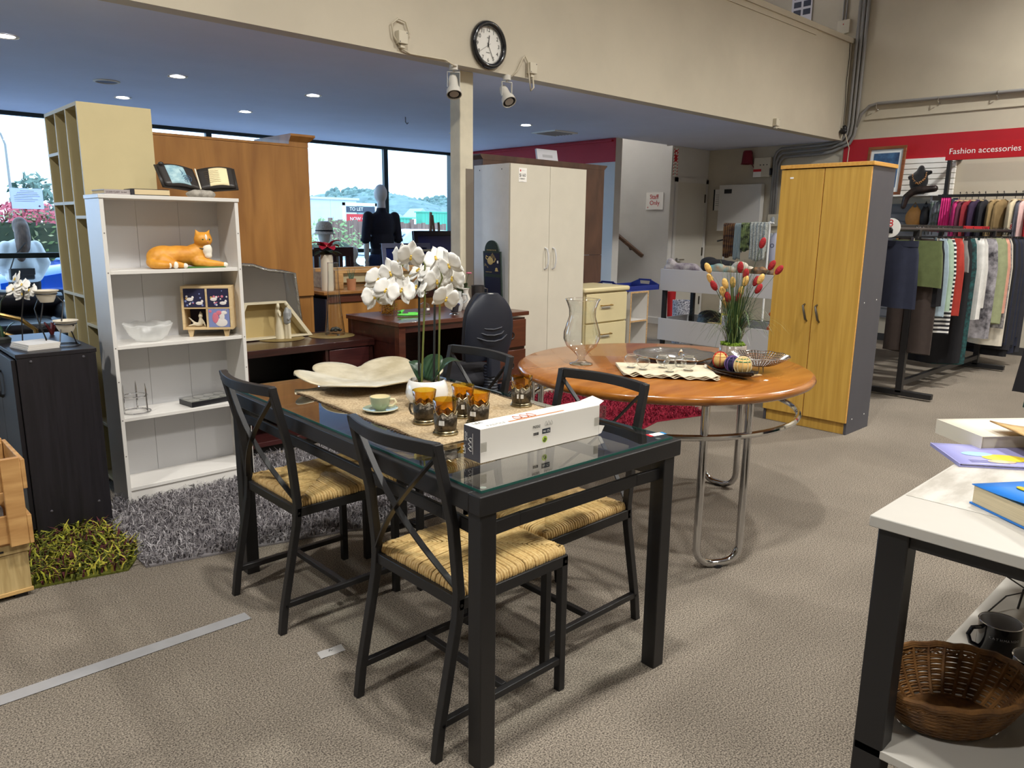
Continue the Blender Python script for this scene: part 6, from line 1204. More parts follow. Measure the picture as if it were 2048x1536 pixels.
SFK = thing('silk_scarf','dark brown silk scarf draped over the wall shelf edge','scarf',(9.62,3.33,1.795)); blob('scarf', [('c',[(0,-.16,.06),(-.02,-.05,.05),(-.03,.06,.03),(-.05,.12,-.03),(-.05,.14,-.14)],[.04,.045,.045,.04,.03])], mat('brown_silk',(54,42,38),.35,c2=(24,20,20),nscale=14), SFK, .010, 3)
# generic hanging garment: rail runs along 'ax'; garment hangs across it
def garment(name,label,cat,loc,w,h,th,mt,ax='x',flare=1.0,grp=None,seed=0,kind='skirt',band=None):
    rnd = random.Random(seed); t = thing(name,label,cat,loc,rnd.uniform(-8,8),grp); sw = (lambda x,y,z:(x,y,z)) if ax == 'x' else (lambda x,y,z:(y,x,z))
    MB().tube([sw(0,0,-.055),sw(0,0,-.01),sw(0,.02,.012),sw(0,0,.025),sw(0,-.02,.012)],.0035,6).build('hanger_hook', BLACK, t)
    if kind == 'jacket':
        prof = [(.10,.35,-.06),(.75,1,-.09),(.97,1.1,-.14),(1,1.1,-.3),(.94,1.05,-h*.7),(.98*flare,1.1,-h)]
    elif kind == 'shorts': prof = [(.86,.8,-.10),(.87,.9,-.145),(.93,1.1,-.2),(.98,1.15,-h*.7),(1*flare,1.15,-h)]
    else: prof = [(.8,.5,-.085),(.9,.8,-.14),(1,1,-.35),(1,1.1,-h*.7),(1*flare,1.15,-h)]
    n = 26; ph = rnd.uniform(0,6); rings = []
    for a,b2,z in prof:
        f = min(1,-z/.4); rings.append([sw(th*b2*math.sin(k*2*math.pi/n)*(1+.45*f*math.sin(k*5*2*math.pi/n+ph)), a*w/2*math.cos(k*2*math.pi/n)+.01*f*math.sin(k*3+ph), z-.015*math.sin(k*2*math.pi/n+ph)*f) for k in range(n)])
    c = MB().loft(rings).build('cloth', mt, t, sm=70)
    MB().bar(sw(0,-w*.42,-.075),sw(0,w*.42,-.075),.012,.016,up=sw(1,0,0)).build('hanger_bar', BLACK if kind != 'jacket' else BIR, t)
    if kind != 'jacket':
        for s_ in (-1,1): B(-.012,-.01,-.03,.012,.01,.0).build('clip', CHROME, t, loc=sw(0,s_*w*.33,-.07))
    if band is not None: MB().loft([[sw(th*.95*math.sin(k*2*math.pi/n),w*.445*math.cos(k*2*math.pi/n),z) for k in range(n)] for z in (-.10,-.145)],cap=False).build('waistband', band, t, sm=70)
    return t
CR = thing('clothes_rail','black clothes rail on T-shaped feet crowded with hanging garments','clothes rail',(6.33,2.27,0))
MB().tube([(-.30,0,1.385),(3.0,0,1.385)],.016,10).build('rail', BLACK, CR)
for x in (.30,2.35): B(x-.025,-.025,.04,x+.025,.025,1.385).build('upright', BLACK, CR, bev=.002); B(x-.025,-.26,.015,x+.025,.28,.06).build('foot', BLACK, CR, bev=.003)
B(.3,-.02,.10,2.35,.02,.14).build('lower_bar', BLACK, CR); B(.15,.1,1.40,2.6,.5,1.425).build('top_board', BLACK, CR, bev=.002); B(1.75,.092,1.398,2.55,.099,1.428).build('red_edge_strip', REDP, CR, sm=0)
def C_(n_,c_,**k): return mat('cloth_'+n_,c_,.9,noise=k.pop('noise',.08),nscale=k.pop('nscale',18),**k)
STRP = nodes('cloth_stripe'); t_ = STRP[1]; wv = t_.nodes.new('ShaderNodeTexWave'); wv.bands_direction = 'Z'; wv.inputs['Scale'].default_value = 9; rmp = t_.nodes.new('ShaderNodeValToRGB'); rmp.color_ramp.interpolation = 'CONSTANT'; rmp.color_ramp.elements[0].color = (.012,.012,.02,1); rmp.color_ramp.elements[1].color = (.75,.74,.72,1); rmp.color_ramp.elements[1].position = .55
tcx = t_.nodes.new('ShaderNodeTexCoord'); t_.links.new(tcx.outputs['Object'],wv.inputs['Vector']); t_.links.new(wv.outputs['Fac'],rmp.inputs['Fac']); t_.links.new(rmp.outputs['Color'],STRP[2].inputs['Base Color']); STRP = STRP[0]
GR = 'garments on the front clothes rail'; NVY = C_('navy',(34,38,56)); BKC = C_('black',(26,26,30)); 
L = [(-0.18,'shorts','navy drawstring sweat shorts, nearest on the front rail',.40,.60,.05,NVY,'shorts'),(0.30,'shorts','olive green cotton shorts second on the front rail',.46,.46,.05,C_('olive',(92,102,64)),'shorts'),(0.34,'skirt','dark brown long skirt with black hem behind the olive shorts',.36,1.02,.05,C_('brown',(60,50,46)),'skirt'),
 (0.38,'shorts','black patterned short skirt behind the olive shorts',.42,.62,.05,BKC,'shorts'),(0.45,'jeans','pale washed denim jeans on the front rail',.44,.72,.04,C_('pale_denim',(160,178,190)),'skirt'),(0.54,'trousers','mint green trousers beside the pale denim',.45,.66,.04,C_('mint',(168,190,168)),'skirt'),
 (0.62,'skirt','black and white striped skirt on the front rail',.44,.86,.05,STRP,'skirt'),(0.80,'dress','coral red straight dress next to the striped skirt',.46,.74,.05,C_('coral_red',(168,56,46)),'skirt'),(0.92,'shorts','grey satin shorts beside the coral dress',.46,.36,.05,C_('grey_satin',(126,124,122)),'shorts'),
 (1.06,'trousers','black trousers just right of the coral dress',.42,1.18,.045,BKC,'skirt'),(1.18,'trousers','black trousers with yellow printed hem near the middle of the rail',.42,1.20,.045,C_('black_print',(30,40,44),c2=(40,90,90),nscale=30),'skirt'),(1.40,'trousers','plain white slim trousers in the middle of the rail',.44,.80,.035,C_('white',(222,220,216)),'skirt'),
 (1.52,'leggings','off-white leggings next to the white slim trousers',.42,.70,.035,C_('off_white',(206,204,200)),'skirt'),(1.76,'dress','grey floral print dress on the front rail',.46,1.0,.05,C_('grey_floral',(180,176,182),c2=(52,50,56),nscale=9),'skirt'),(2.27,'jeans','long cream jeans on the front rail',.46,1.12,.045,C_('cream',(214,206,190)),'skirt'),
 (2.05,'trousers','sage green trousers just behind the cream jeans',.46,.9,.04,C_('sage',(150,156,120)),'skirt'),(2.12,'trousers','peach pink trousers behind the sage pair',.48,.8,.04,C_('peach',(206,150,130)),'skirt'),(2.18,'trousers','pale grey snake print trousers before the dark garments',.48,.94,.04,C_('snake',(156,152,150),c2=(90,88,90),nscale=40),'skirt')]
for i,(x,nm,lb,w,h,th,mt,kd) in enumerate(L):
    g = garment(nm,lb,nm,(6.33+x,2.27,1.40),w,h,th,mt,'x',1.0,GR,i,kd,NVY if i == 0 else None)
    if i == 0:
        for s_ in (-.05,.02): MB().tube([(-.048,s_+.14,-.13),(-.06,s_+.15,-.2),(-.062,s_+.145,-.58)],.002,5).build('drawstring', PAPER, g)
for i in range(13): garment('trousers',('first','second','third','fourth','fifth')[i//3]+' '+('black','navy','charcoal')[i%3]+' trousers from the left in the dark far end of the front rail','trousers',(6.33+2.36+i*.044,2.27,1.40),.46+.02*(i%3),1.10+.05*(i%4),.04,(BKC,NVY,C_('charcoal',(44,44,50)))[i%3],'x',1,GR,40+i)
for x,lb in ((6.06,'left'),(9.30,'right')):
    d = thing('size_disc','white size marker disc with a red 8 at the '+lb+' end of the front rail','size marker',(x,2.27,1.385),0,'size discs'); MB().lathe([(.0001,0),(.072,0),(.072,.003),(.0001,.003)],28).xf(frame((0,0,.01),(0,-1,0),(0,0,1))).build('disc', PAPER, d)
    text('8', .075, REDINK, parent=d, m=frame((-.0008 if lb == 'left' else -.0038,.018,.02),(0,-1,0),(0,0,1))); B(-.006,-.02,-.03,-.003,.012,.0).build('rail_slot', BLACK, d)
    m = d.children[1]; m.location.x -= .004
# wall rail with jackets and accessories
WRL = thing('wall_rail','black wall rail hung with jackets below the red sign','clothes rail',(9.5,3.02,1.765)); MB().bar((0,.06,0),(0,-2.6,0),.03,.03).build('rail', BLACK, WRL); 
for y in (.03,-1.3): B(0,y-.015,-.015,.12,y+.015,.015).build('bracket', BLACK, WRL)
J = [('magenta jacket at the left end of the wall rail',(176,40,104)),('plum jacket next to the magenta one',(90,40,60)),('red knitted jacket on the wall rail',(130,34,44)),('dark purple jacket beside the red knit',(50,34,60)),('black jacket left of the khaki coat',(30,30,36)),('khaki corduroy coat on the wall rail',(140,118,80)),('tan khaki coat second of the pair',(128,106,70)),('cream woollen coat on the wall rail',(200,186,156)),('slate grey hooded jacket on the wall rail',(88,88,98)),('pale pink jacket on the wall rail',(214,180,176)),('bright red jacket on the wall rail',(160,26,36)),('ivory jacket at the right end of the wall rail',(206,200,180))]
for i,(lb,c_) in enumerate(J): garment('jacket',lb,'jacket',(9.5,2.86-i*.062-(.05 if i > 4 else 0)-(.05 if i > 6 else 0),1.78),.46,.62,.045,mat('jacket_%d' % i,c_,.9,noise=.1,nscale=14),'y',1,'jackets on the wall rail',70+i,'jacket')
PSC = drape('scarf','bright pink ruched scarf hanging under the necklace bust','scarf',(9.50,2.99,1.735),.10,.36,mat('pink_ruched',(214,50,130),.8,bump=1,bscale=50),6,'y',4); MB().tube([(0,0,0),(.0,0,.04),(.02,0,.05)],.004,5).build('hook',BLACK,PSC)
GA = 'accessories hung on the slat wall'
pile('handbag','tan leather handbag hanging on the grey slat wall','bag',(9.80,3.42,1.45),[('e',(0,0,.08),(.06,.10,.12)),('c',[(0,-.06,.16),(0,0,.26),(0,.06,.16)],[.012,.012,.012])],mat('tan_bag',(176,126,66),.6,noise=.1,nscale=12),0,.012,GA)
pile('handbag','black handbag between the tan bag and the tagged purse','bag',(9.80,3.30,1.45),[('e',(0,0,.08),(.05,.06,.12)),('c',[(0,-.04,.16),(0,0,.27),(0,.04,.16)],[.012,.012,.012])],mat('black_bag',(30,30,34),.5),0,.012,GA)
pile('purse','dark grey purse with a red tag hanging on the slat wall','purse',(9.80,3.20,1.44),[('e',(0,0,.1),(.05,.05,.14)),('c',[(0,0,.2),(0,0,.3)],[.012,.01])],mat('grey_bag',(70,70,80),.6),0,.012,GA)
drape('scarf','grey floral silk scarf hanging left of the pink scarf','scarf',(9.62,3.12,1.70),.14,.32,mat('grey_silk_floral',(126,128,140),.6,c2=(70,86,72),nscale=20),7,'y',4,GA)
drape('scarf','blue grey silk scarf hanging right of the pink scarf','scarf',(9.50,2.90,1.72),.05,.34,mat('blue_grey_silk',(76,84,110),.6,c2=(40,44,60),nscale=12),8,'y',4,GA)
# garments of a rack just outside the frame at right
g = garment('jeans','black stitched jeans leg reaching into the right edge of the picture','jeans',(3.6,.52,1.45),.50,.72,.06,C_('black_denim',(36,34,38)),'x',1.1,'garments at the right edge',90)
g2 = garment('skirt','teal skirt hem showing below the black jeans at the right edge','skirt',(3.72,.52,1.45),.46,.80,.06,C_('teal',(44,88,84)),'x',1.1,'garments at the right edge',91)
CR2 = thing('clothes_rail','second clothes rail running out of the picture at the right','clothes rail',(3.5,.52,0)); MB().tube([(0,0,1.435),(1.1,0,1.435)],.016,10).build('rail', BLACK, CR2); B(1.0,-.02,.03,1.04,.02,1.435).build('upright', BLACK, CR2); B(1.0,-.25,0,1.04,.25,.03).build('foot', BLACK, CR2)
# ---------------------------------------------------------------- white table at right foreground
FT_ = thing('display_table','white two-level display table with black steel legs in the right foreground','table',(1.398,-.35,0)); FTW = mat('white_table_laminate',(186,182,174),.4,noise=.02,nscale=4)
B(0,0,.828,1.5,.853,.85).build('table_top', FTW, FT_, bev=.002); B(.012,.02,.36,1.48,.838,.379).build('lower_shelf', FTW, FT_, bev=.002)
for x in (.012,1.43):
    for y in (.785,.44,.02): B(x,y,0,x+.05,y+.055,.828).build('leg', BLACK, FT_, bev=.003)
B(.02,.02,.80,.05,.80,.828).build('under_rail', BLACK, FT_)
MRB = mat('pale_wood_vinyl',(196,192,184),.5,c2=(164,158,148),nscale=9,stretch=(1,3,1))
B(.165,.01,.8502,1.49,.848,.8508).build('vinyl_inlay', MRB, FT_, sm=0)
def book(name,label,loc,rz,w,d,h,cover,pages,op=0,extra=None):
    t = thing(name,label,'book',loc,rz,'books on the white display table'); B(0,0,0,w,d,.003).build('back_cover', cover, t, sm=0); B(.004,.004,.003,w-.002,d-.004,h).build('pages', pages, t, bev=.001)
    cv = MB().grid(lambda u,v: (u*w,v*d,h+.001+op*(v)**2*.9 if True else 0),4,8).build('front_cover', cover, t, sm=180, sol=.0015); MB().box(-.002,0,0,.0,d,h+.002).build('spine', cover, t, sm=0); return t, cv
PGS = mat('page_edges',(206,190,156),.9,stretch=(1,1,120),noise=.12,nscale=6)
BLU = mat('bright_blue_cover',(40,120,206),.4); t1,cv = book('hardback_book','thick hardback with a bright blue cover lifting open on the white table','', -60, .0,.0,.0,BLU,PGS) if False else book('hardback_book','thick hardback with a bright blue cover lifting open on the white table',(1.773,.285,.8512),146,.20,.25,.038,BLU,PGS,.03)
for i in range(4): MB().ell((.13-.02*i,.05+.03*i,.0415+.03*.9*((.05+.03*i)/.25)**2),(.010,.018,.002),10,6).build('yellow_print', mat('yellow_black_print',(226,206,40),.5,c2=(30,30,20),nscale=24), cv, sm=180)
LILC = mat('lavender_cover',(160,160,214),.4); t2,cv2 = book('picture_book','thin lavender picture book with yellow and blue artwork on the white table',(1.85,.485,.8512),-52,.24,.17,.006,LILC,PAPER)
for c_,x,y,rx,ry in (((226,206,60),.12,.06,.05,.028),((150,196,220),.07,.085,.035,.018),((230,190,150),.10,.03,.03,.012)): MB().ell((x,y,.0085),(rx,ry,.0008),16,6).build('cover_art', mat('art_%d' % c_[0],c_,.5), cv2)
for k in range(3): B(.03,.015+k*.008,.0078,.11,.018+k*.008,.0082).build('cover_text', mat('slate_ink',(90,90,130),.6), cv2, sm=0)
t3,cv3 = book('paperback','fat cream paperback at the far edge of the white table',(2.02,.49,.8512),-38,.26,.17,.036,mat('ivory_cover',(222,214,196),.5),mat('pale_page_edges',(206,198,176),.9,stretch=(1,1,120),noise=.06,nscale=6))
t4 = thing('magazine','curled brown illustrated magazine on top of the fat paperback','magazine',(2.10,.50,.8905),-45); MB().grid(lambda u,v: (u*.26,v*-.19,.002+.02*(1-u)**3),10,4).build('pages', mat('sepia_print',(206,170,110),.5,c2=(120,80,50),nscale=14), t4, sm=180, sol=.003)
# lower shelf: basket, mugs, dark case
BK_ = thing('wicker_basket','oval brown wicker basket on the lower shelf of the white table','basket',(1.615,.385,.380),-33); WKR = mat('wicker_brown',(132,92,48),.6,c2=(84,54,26),nscale=30)
def br(t): return (.62+.38*t**.7)
n = 56; hx, hy = .165, .118; ht = .088
m = MB()
for j in range(15):
    t = j/14*.80; m.tube([(hx*br(t)*math.cos(k*2*math.pi/n),hy*br(t)*math.sin(k*2*math.pi/n),.006+ht*t+.0016*(1 if (k+j)%2 else -1)*0+.0012*math.sin(k*math.pi/2+j*math.pi)) for k in range(n)],.0031,5,closed=True)
m.build('woven_rows', WKR, BK_)['kind'] = 'stuff'
for k in range(28): a = k*2*math.pi/28; MB().tube([(hx*br(t)*math.cos(a)*.985,hy*br(t)*math.sin(a)*.985,.006+ht*t) for t in (0,.3,.6,.9,1.02)],.0038,5).build('stake', WKR, BK_)
for t,r_ in ((.90,.0035),(1.0,.0055),(1.05,.0055)): MB().tube([(hx*br(t)*math.cos(k*2*math.pi/n),hy*br(t)*math.sin(k*2*math.pi/n),.006+ht*t+.002*math.sin(k*1.9)) for k in range(n)],r_,6,closed=True).build('braided_rim', WKR, BK_)
m = MB()
for s_ in (1,-1): m.tube([((hx*br(.86))*math.cos(k*2*math.pi/112),(hy*br(.86))*math.sin(k*2*math.pi/112),.006+ht*(.87+.06*math.sin(k*2*math.pi/112*28*s_))) for k in range(112)],.0026,4,closed=True)
m.build('lattice_band', WKR, BK_)['kind'] = 'stuff'; MB().lathe([(.0001,.004),(.62,.005)],40,sx=hx,sy=hy).build('base', WKR, BK_, sol=.004)
ENM = mat('black_enamel',(20,20,24),.15,coat=.5); EGR = mat('grey_enamel',(176,176,180),.2)
def mug(loc,rz,label,txt):
    t = thing('enamel_mug',label,'mug',loc,rz,'black enamel mugs on the lower shelf'); MB().lathe([(.0001,0),(.040,0),(.045,.006),(.045,.085),(.0455,.087)],32).build('body', ENM, t, sm=60); MB().lathe([(.0455,.087),(.043,.086),(.043,.008),(.0001,.006)],32).build('lining', EGR, t, sm=60)
    MB().tube([(.0455*math.cos(k*math.pi/16),.0455*math.sin(k*math.pi/16),.087) for k in range(32)],.0014,5,closed=True).build('steel_rim', CHROME, t)
    MB().tube([(-.044,0,.074),(-.066,0,.072),(-.074,0,.055),(-.066,0,.034),(-.044,0,.022)],.005,8).build('handle', ENM, t)
    for i,c_ in enumerate(txt): a = R(-150+i*9.5); text(c_, .008, EGR, parent=t, m=frame((.0455*math.cos(a),.0455*math.sin(a),.058),(-math.sin(a),math.cos(a),0),(0,0,1)), ext=.0002)
    return t
mug((1.965,.385,.380),-43,'black enamel mug with its handle toward the wicker basket','KATHMANDU')
mg2 = mug((1.842,.285,.380),-30,'black enamel mug with a white price sticker beside the basket','')
B(-.012,-.0015,-.008,.012,.0,.008).xf(Matrix.Translation((-.042,-.017,.055)) @ Matrix.Rotation(R(-68),4,'Z')).build('price_sticker', PAPER, mg2, sm=0)
WR_ = thing('wire_rack','thin dark wire utensil behind the enamel mugs','utensil',(2.16,.46,.3795)); MB().tube([(0,0,.004),(.05,-.03,.05),(.03,-.08,.09),(.0,-.02,.13)],.002,6).tube([(.1,-.05,.004),(.08,-.06,.07)],.003,6).build('wire', BLACK, WR_)
BCX = thing('black_case','black case at the front of the lower shelf','case',(1.56,-.02,.3795),-5); B(0,0,0,.30,.24,.055).build('case_body', BLACK, BCX, bev=.006); B(.1,.24,.02,.2,.25,.03).build('catch', CHROME, BCX)
PPL = thing('plum_bundle','plum coloured cloth bundle beside the basket','cloth',(1.80,.16,.3795)); blob('cloth',[('e',(0,0,.04),(.08,.06,.04)),('e',(.05,.04,.035),(.06,.05,.035))], mat('plum_cloth',(70,24,52),.9), PPL, .01, 4)
# ---------------------------------------------------------------- outside the shop window
GZ = -.2
struct(B(-30,9.75,GZ-.1,90,130,GZ), 'ground_outside', mat('asphalt',(160,164,170),.9,noise=.12,nscale=3))
struct(B(-30,9.75,GZ,40,11.4,GZ+.06), 'pavement', mat('pale_concrete',(176,178,180),.9,noise=.06,nscale=4))
NT = thing('window_notice','pale lilac notice sheet taped to the shop window','notice',(1.735,9.675,1.50)); 
LSH = nodes('lilac_sheet'); tr_ = LSH[1].nodes.new('ShaderNodeBsdfTranslucent'); tr_.inputs['Color'].default_value = (*s2l((206,208,240)),1); mx_ = LSH[1].nodes.new('ShaderNodeMixShader'); mx_.inputs[0].default_value = .6
LSH[2].inputs['Base Color'].default_value = (*s2l((206,208,240)),1); LSH[1].links.new(LSH[2].outputs[0],mx_.inputs[1]); LSH[1].links.new(tr_.outputs[0],mx_.inputs[2]); LSH[1].links.new(mx_.outputs[0],LSH[1].nodes['Material Output'].inputs['Surface'])
MB().add([(0,0,0),(.30,0,0),(.30,0,.215),(0,0,.215)],[(0,1,2,3)]).build('sheet', LSH[0], NT, sm=0)
for k,(x0,x1) in enumerate(((.09,.22),(.06,.25),(.05,.26),(.03,.27),(.03,.2),(.03,.25),(.03,.22))): B(x0,-.002,.185-k*.018,x1,-.0005,.189-k*.018).build('text_line', mat('rose_ink',(150,100,140),.6) if k < 2 else mat('grey_violet_ink',(130,130,160),.6), NT, sm=0)
B(.255,-.002,.018,.261,-.0005,.042).box(.246,-.002,.027,.270,-.0005,.033).build('red_cross', REDINK, NT, sm=0)
def car(label, loc, rz, mt, s=1.0):
    t = thing('car', label, 'car', loc, rz); CG = mat('car_glass',(120,150,176),.1,spec=.8); 
    def sec(x,hw,zb,zt,tw,r=.08): return [(x,-hw*.94,zb),(x,-hw,zb+.18),(x,-hw,zt-r),(x,-tw,zt),(x,tw,zt),(x,hw,zt-r),(x,hw,zb+.18),(x,hw*.94,zb)]
    body = [sec(-2.0,.66,.35,.66,.55),sec(-1.92,.78,.24,.80,.66),sec(-1.2,.85,.20,.92,.72),sec(-.6,.86,.20,.98,.74),sec(.6,.86,.20,1.0,.74),sec(1.5,.85,.20,1.02,.72),sec(1.9,.78,.28,.98,.66),sec(1.98,.70,.36,.90,.58)]
    MB().loft(body).build('body', mt, t, sm=50)
    def cab(x,w,z): return [(x,-w,z),(x,w,z)]
    cabin = [[(-.95,-.72,.94),(1.75,-.72,.99),(1.42,-.56,1.42),(.3,-.58,1.50),(-.25,-.57,1.46)],[(-.95,.72,.94),(1.75,.72,.99),(1.42,.56,1.42),(.3,.58,1.50),(-.25,.57,1.46)]]
    MB().loft(cabin).build('cabin', mt, t, sm=20, bev=.03)
    for sy in (-1,1):
        for q in ([(-.62,.98),(.28,.99),(.26,1.43),(-.16,1.40)],[(.36,.99),(1.42,1.02),(1.25,1.36),(.36,1.43)]):
            f = lambda x,z: (x, sy*(.72-(z-.94)/.5*.15+.012), z)
            MB().add([f(*p) for p in q],[(0,1,2,3)]).build('side_window', CG, t, sm=0)
    MB().add([(-.90,-.62,.97),(-.90,.62,.97),(-.28,.50,1.43),(-.28,-.50,1.43)],[(0,1,2,3)]).xf(Matrix.Translation((-.03,0,.012))).build('windscreen', CG, t, sm=0); MB().add([(1.72,-.62,1.02),(1.72,.62,1.02),(1.44,.48,1.38),(1.44,-.48,1.38)],[(0,1,2,3)]).xf(Matrix.Translation((.025,0,.01))).build('rear_window', CG, t, sm=0)
    TY_ = mat('tyre_rubber',(28,28,30),.8)
    for x in (-1.25,1.22):
        for sy in (-1,1):
            w = MB().lathe([(.16,-.1),(.30,-.1),(.31,-.06),(.31,.06),(.30,.1),(.16,.1)],24).xf(Matrix.Translation((x,sy*.78,.31))@Matrix.Rotation(R(90),4,'X')).build('wheel', TY_, t, sm=50); MB().lathe([(.0001,.105),(.06,.105),(.19,.09),(.19,.0),(.0001,.0)],20).xf(Matrix.Translation((x,sy*.78,.31))@Matrix.Rotation(R(-90*sy),4,'X').inverted()).build('hubcap', mat('alloy',(170,172,176),.3,.8), w, sm=50)
    for sy in (-1,1): MB().ell((-1.9,sy*.58,.68),(.08,.14,.07),10,6).build('headlamp', mat('lamp_glass',(220,224,228),.1), t); MB().ell((1.92,sy*.6,.78),(.06,.12,.09),10,6).build('tail_lamp', mat('lamp_red',(150,20,24),.2), t); MB().ell((-.62,sy*.86,1.0),(.06,.10,.06),10,6).build('mirror', mt, t)
    return t
BLC = mat('blue_car_paint',(20,84,196),.2,.2,coat=.6)
car('bright blue hatchback parked behind the woman outside', (3.9,13.2,GZ), 0, BLC)
car('dark blue car parked outside beyond the hatted mannequin', (9.6,21.5,GZ), 8, mat('deep_blue_paint',(24,60,140),.2,.2,coat=.6))
car('silver car parked outside in front of the wooden fence', (9.2,13.0,GZ), -4, mat('silver_paint',(176,190,200),.25,.4,coat=.5))
car('white car parked outside at the far right of the window', (13.9,13.6,GZ), 5, mat('white_paint',(206,212,216),.25,coat=.5))
# woman bending toward the car
PE = thing('person','woman in a white jacket with long brown hair and a black bag outside the window','person',(2.03,11.1,GZ+.0605),10)
SKN = mat('skin',(206,160,136),.55)
blob('body', [('e',(.04,.06,1.42),(.075,.092,.115)),('e',(.04,.15,1.41),(.014,.022,.02)),('e',(-.035,.05,1.42),(.012,.025,.03)),('e',(.115,.05,1.42),(.012,.025,.03)),('c',[(.02,.02,1.24),(.035,.05,1.34)],[.05,.045]),('e',(0,0,1.1),(.15,.10,.2)),('e',(0,0,.86),(.15,.11,.14)),('c',[(-.08,0,.82),(-.085,.01,.45),(-.085,0,.08)],[.085,.06,.045]),('c',[(.08,0,.82),(.085,.03,.45),(.085,.02,.08)],[.085,.06,.045]),('e',(-.085,.06,.035),(.04,.11,.035)),('e',(.085,.08,.035),(.04,.11,.035)),
  ('c',[(-.17,0,1.2),(-.22,.02,.98),(-.14,.16,.86)],[.05,.04,.03]),('c',[(.17,0,1.2),(.24,-.03,.98),(.13,-.06,.80)],[.05,.04,.03])]+fingers((.10,-.08,.77),-1,.8)+fingers((-.12,.2,.84),1,.8), SKN, PE, .012, 3)
blob('jacket', [('c',[(.01,0,1.24),(.02,.02,1.28)],[.07,.06]),('e',(0,0,1.14),(.20,.13,.16)),('e',(0,0,.95),(.19,.14,.18)),('e',(0,0,.82),(.21,.155,.10)),('c',[(-.17,0,1.2),(-.23,.02,.99),(-.16,.14,.88)],[.072,.062,.05]),('c',[(.17,0,1.2),(.25,-.03,.99),(.15,-.055,.83)],[.075,.066,.05])], mat('white_jacket',(206,208,212),.85,noise=.05,nscale=12), PE, .014, 4)
blob('trousers', [('e',(0,0,.76),(.17,.125,.12)),('c',[(-.085,0,.74),(-.09,.01,.45),(-.09,0,.09)],[.10,.075,.06]),('c',[(.085,0,.74),(.09,.03,.45),(.09,.02,.09)],[.10,.075,.06])], mat('black_trousers',(28,28,34),.9), PE, .014, 4)
blob('hair', [('e',(.035,.035,1.45),(.088,.095,.11)),('c',[(.03,-.01,1.43),(.015,-.06,1.30),(-.015,-.10,1.18),(-.05,-.115,1.06)],[.085,.088,.08,.045])], mat('brown_hair',(96,74,62),.6,c2=(60,44,38),nscale=30,stretch=(1,1,.2)), PE, .012, 3)
BGB = thing('shoulder_bag','black shoulder bag at the back of the woman outside','bag',(1.99,10.93,GZ+.0605+.80),10); MB().box(-.15,-.05,0,.12,.03,.14).build('bag_body', mat('black_bag',(30,30,34),.5), BGB, bev=.02); B(-.15,-.056,.06,.12,-.05,.14).build('flap', mat('black_bag',(30,30,34),.5), BGB, bev=.004); MB().tube([(-.14,-.02,.13),(-.08,-.04,.3),(.05,-.05,.45)],.008,6).build('strap', BLACK, BGB)
def foliage(mb, n, box, size, rnd, fn=None):
    for _ in range(n):
        p = Vector([rnd.uniform(box[i],box[i+3]) for i in range(3)])
        if fn and not fn(p): continue
        a = Vector((rnd.gauss(0,1),rnd.gauss(0,1),rnd.gauss(0,1))).normalized(); b_ = a.orthogonal().normalized(); s_ = size*rnd.uniform(.6,1.3)
        mb.add([p-a*s_,p+b_*s_*.5,p+a*s_,p-b_*s_*.5],[(0,1,2,3)])
    return mb
FL = lambda n_,c_: mat('leaf_'+n_,c_,.7)
rnd = random.Random(21)
HG = thing('hedge','clipped hedge with red young leaves outside behind the blue hatchback','hedge',(1.5,16.0,GZ))
B(.1,.1,0,4.4,.9,1.55).build('hedge_core', FL('core',(50,62,40)), HG, bev=.1)
for nm,c_,n,z0,z1 in (('green',(92,112,64),3800,.1,1.7),('pale',(150,150,110),1600,.4,1.75),('red',(186,84,96),1500,1.5,1.88)): foliage(MB(),n,(0,0,z0,4.5,1.0,z1),.06,rnd).build('foliage', FL(nm,c_), HG, sm=0)['kind'] = 'stuff'
def tree(label, loc, h, rx, c_, seed, n=900, size=.16, grp='trees outside'):
    t = thing('tree',label,'tree',loc,0,grp); r_ = random.Random(seed); MB().tube([(0,0,0),(.05*h*.1,0,h*.35),(0,.03,h*.7)],[.035*h,.025*h,.012*h],7).build('trunk', mat('tree_bark',(80,70,60),.9), t)
    foliage(MB(),n,(-rx,-rx,h*.3,rx,rx,h),size,r_,lambda p: (p.x/rx)**2+(p.y/rx)**2+((p.z-h*.65)/(h*.37))**2 < 1).build('crown', FL('tree_%d' % seed,c_), t, sm=0); return t
tree('dark round tree against the sky at the left of the shop window',(6.0,30,GZ),3.1,.75,(86,108,96),1)
def bush(label, loc, rx, h, c_, seed): 
    t = thing('bush',label,'bush',loc,0,'bushes outside'); foliage(MB(),1500,(-rx,-.5,0,rx,.5,h),.06,random.Random(seed),lambda p: (p.x/rx)**2+(p.y/.5)**2+((p.z-h*.4)/(h*.62))**2 < 1).build('foliage', FL('bush_%d' % seed,c_), t, sm=0); MB().ell((0,0,h*.35),(rx*.75,.35,h*.35),10,6).build('inner_growth', FL('core',(50,62,40)), t); return t
bush('leafy green bush outside behind the hatted mannequin',(9.1,15.9,GZ),1.15,1.75,(128,152,96),3); bush('green bush outside right of the navy mannequin',(11.3,15.2,GZ),.8,1.25,(120,148,104),4)
bush('yellow green bush above the dark blue car outside',(10.0,19.5,GZ),.7,2.05,(160,170,110),5)
FN = thing('timber_fence','weathered red-brown timber fence outside','fence',(9.8,17.2,GZ)); FW_ = wood('fence_timber',(112,84,76),(150,122,108),(6,6,.6),.9)
for k in range(26): x = k*.145; B(x,0,0,x+.135,.02,1.66+.02*((k*7)%3)-(.05 if k > 15 else 0)).build('paling', FW_, FN, sm=0)
for z in (.4,1.3): B(0,.02,z,3.8,.06,z+.08).build('fence_rail', FW_, FN, sm=0)
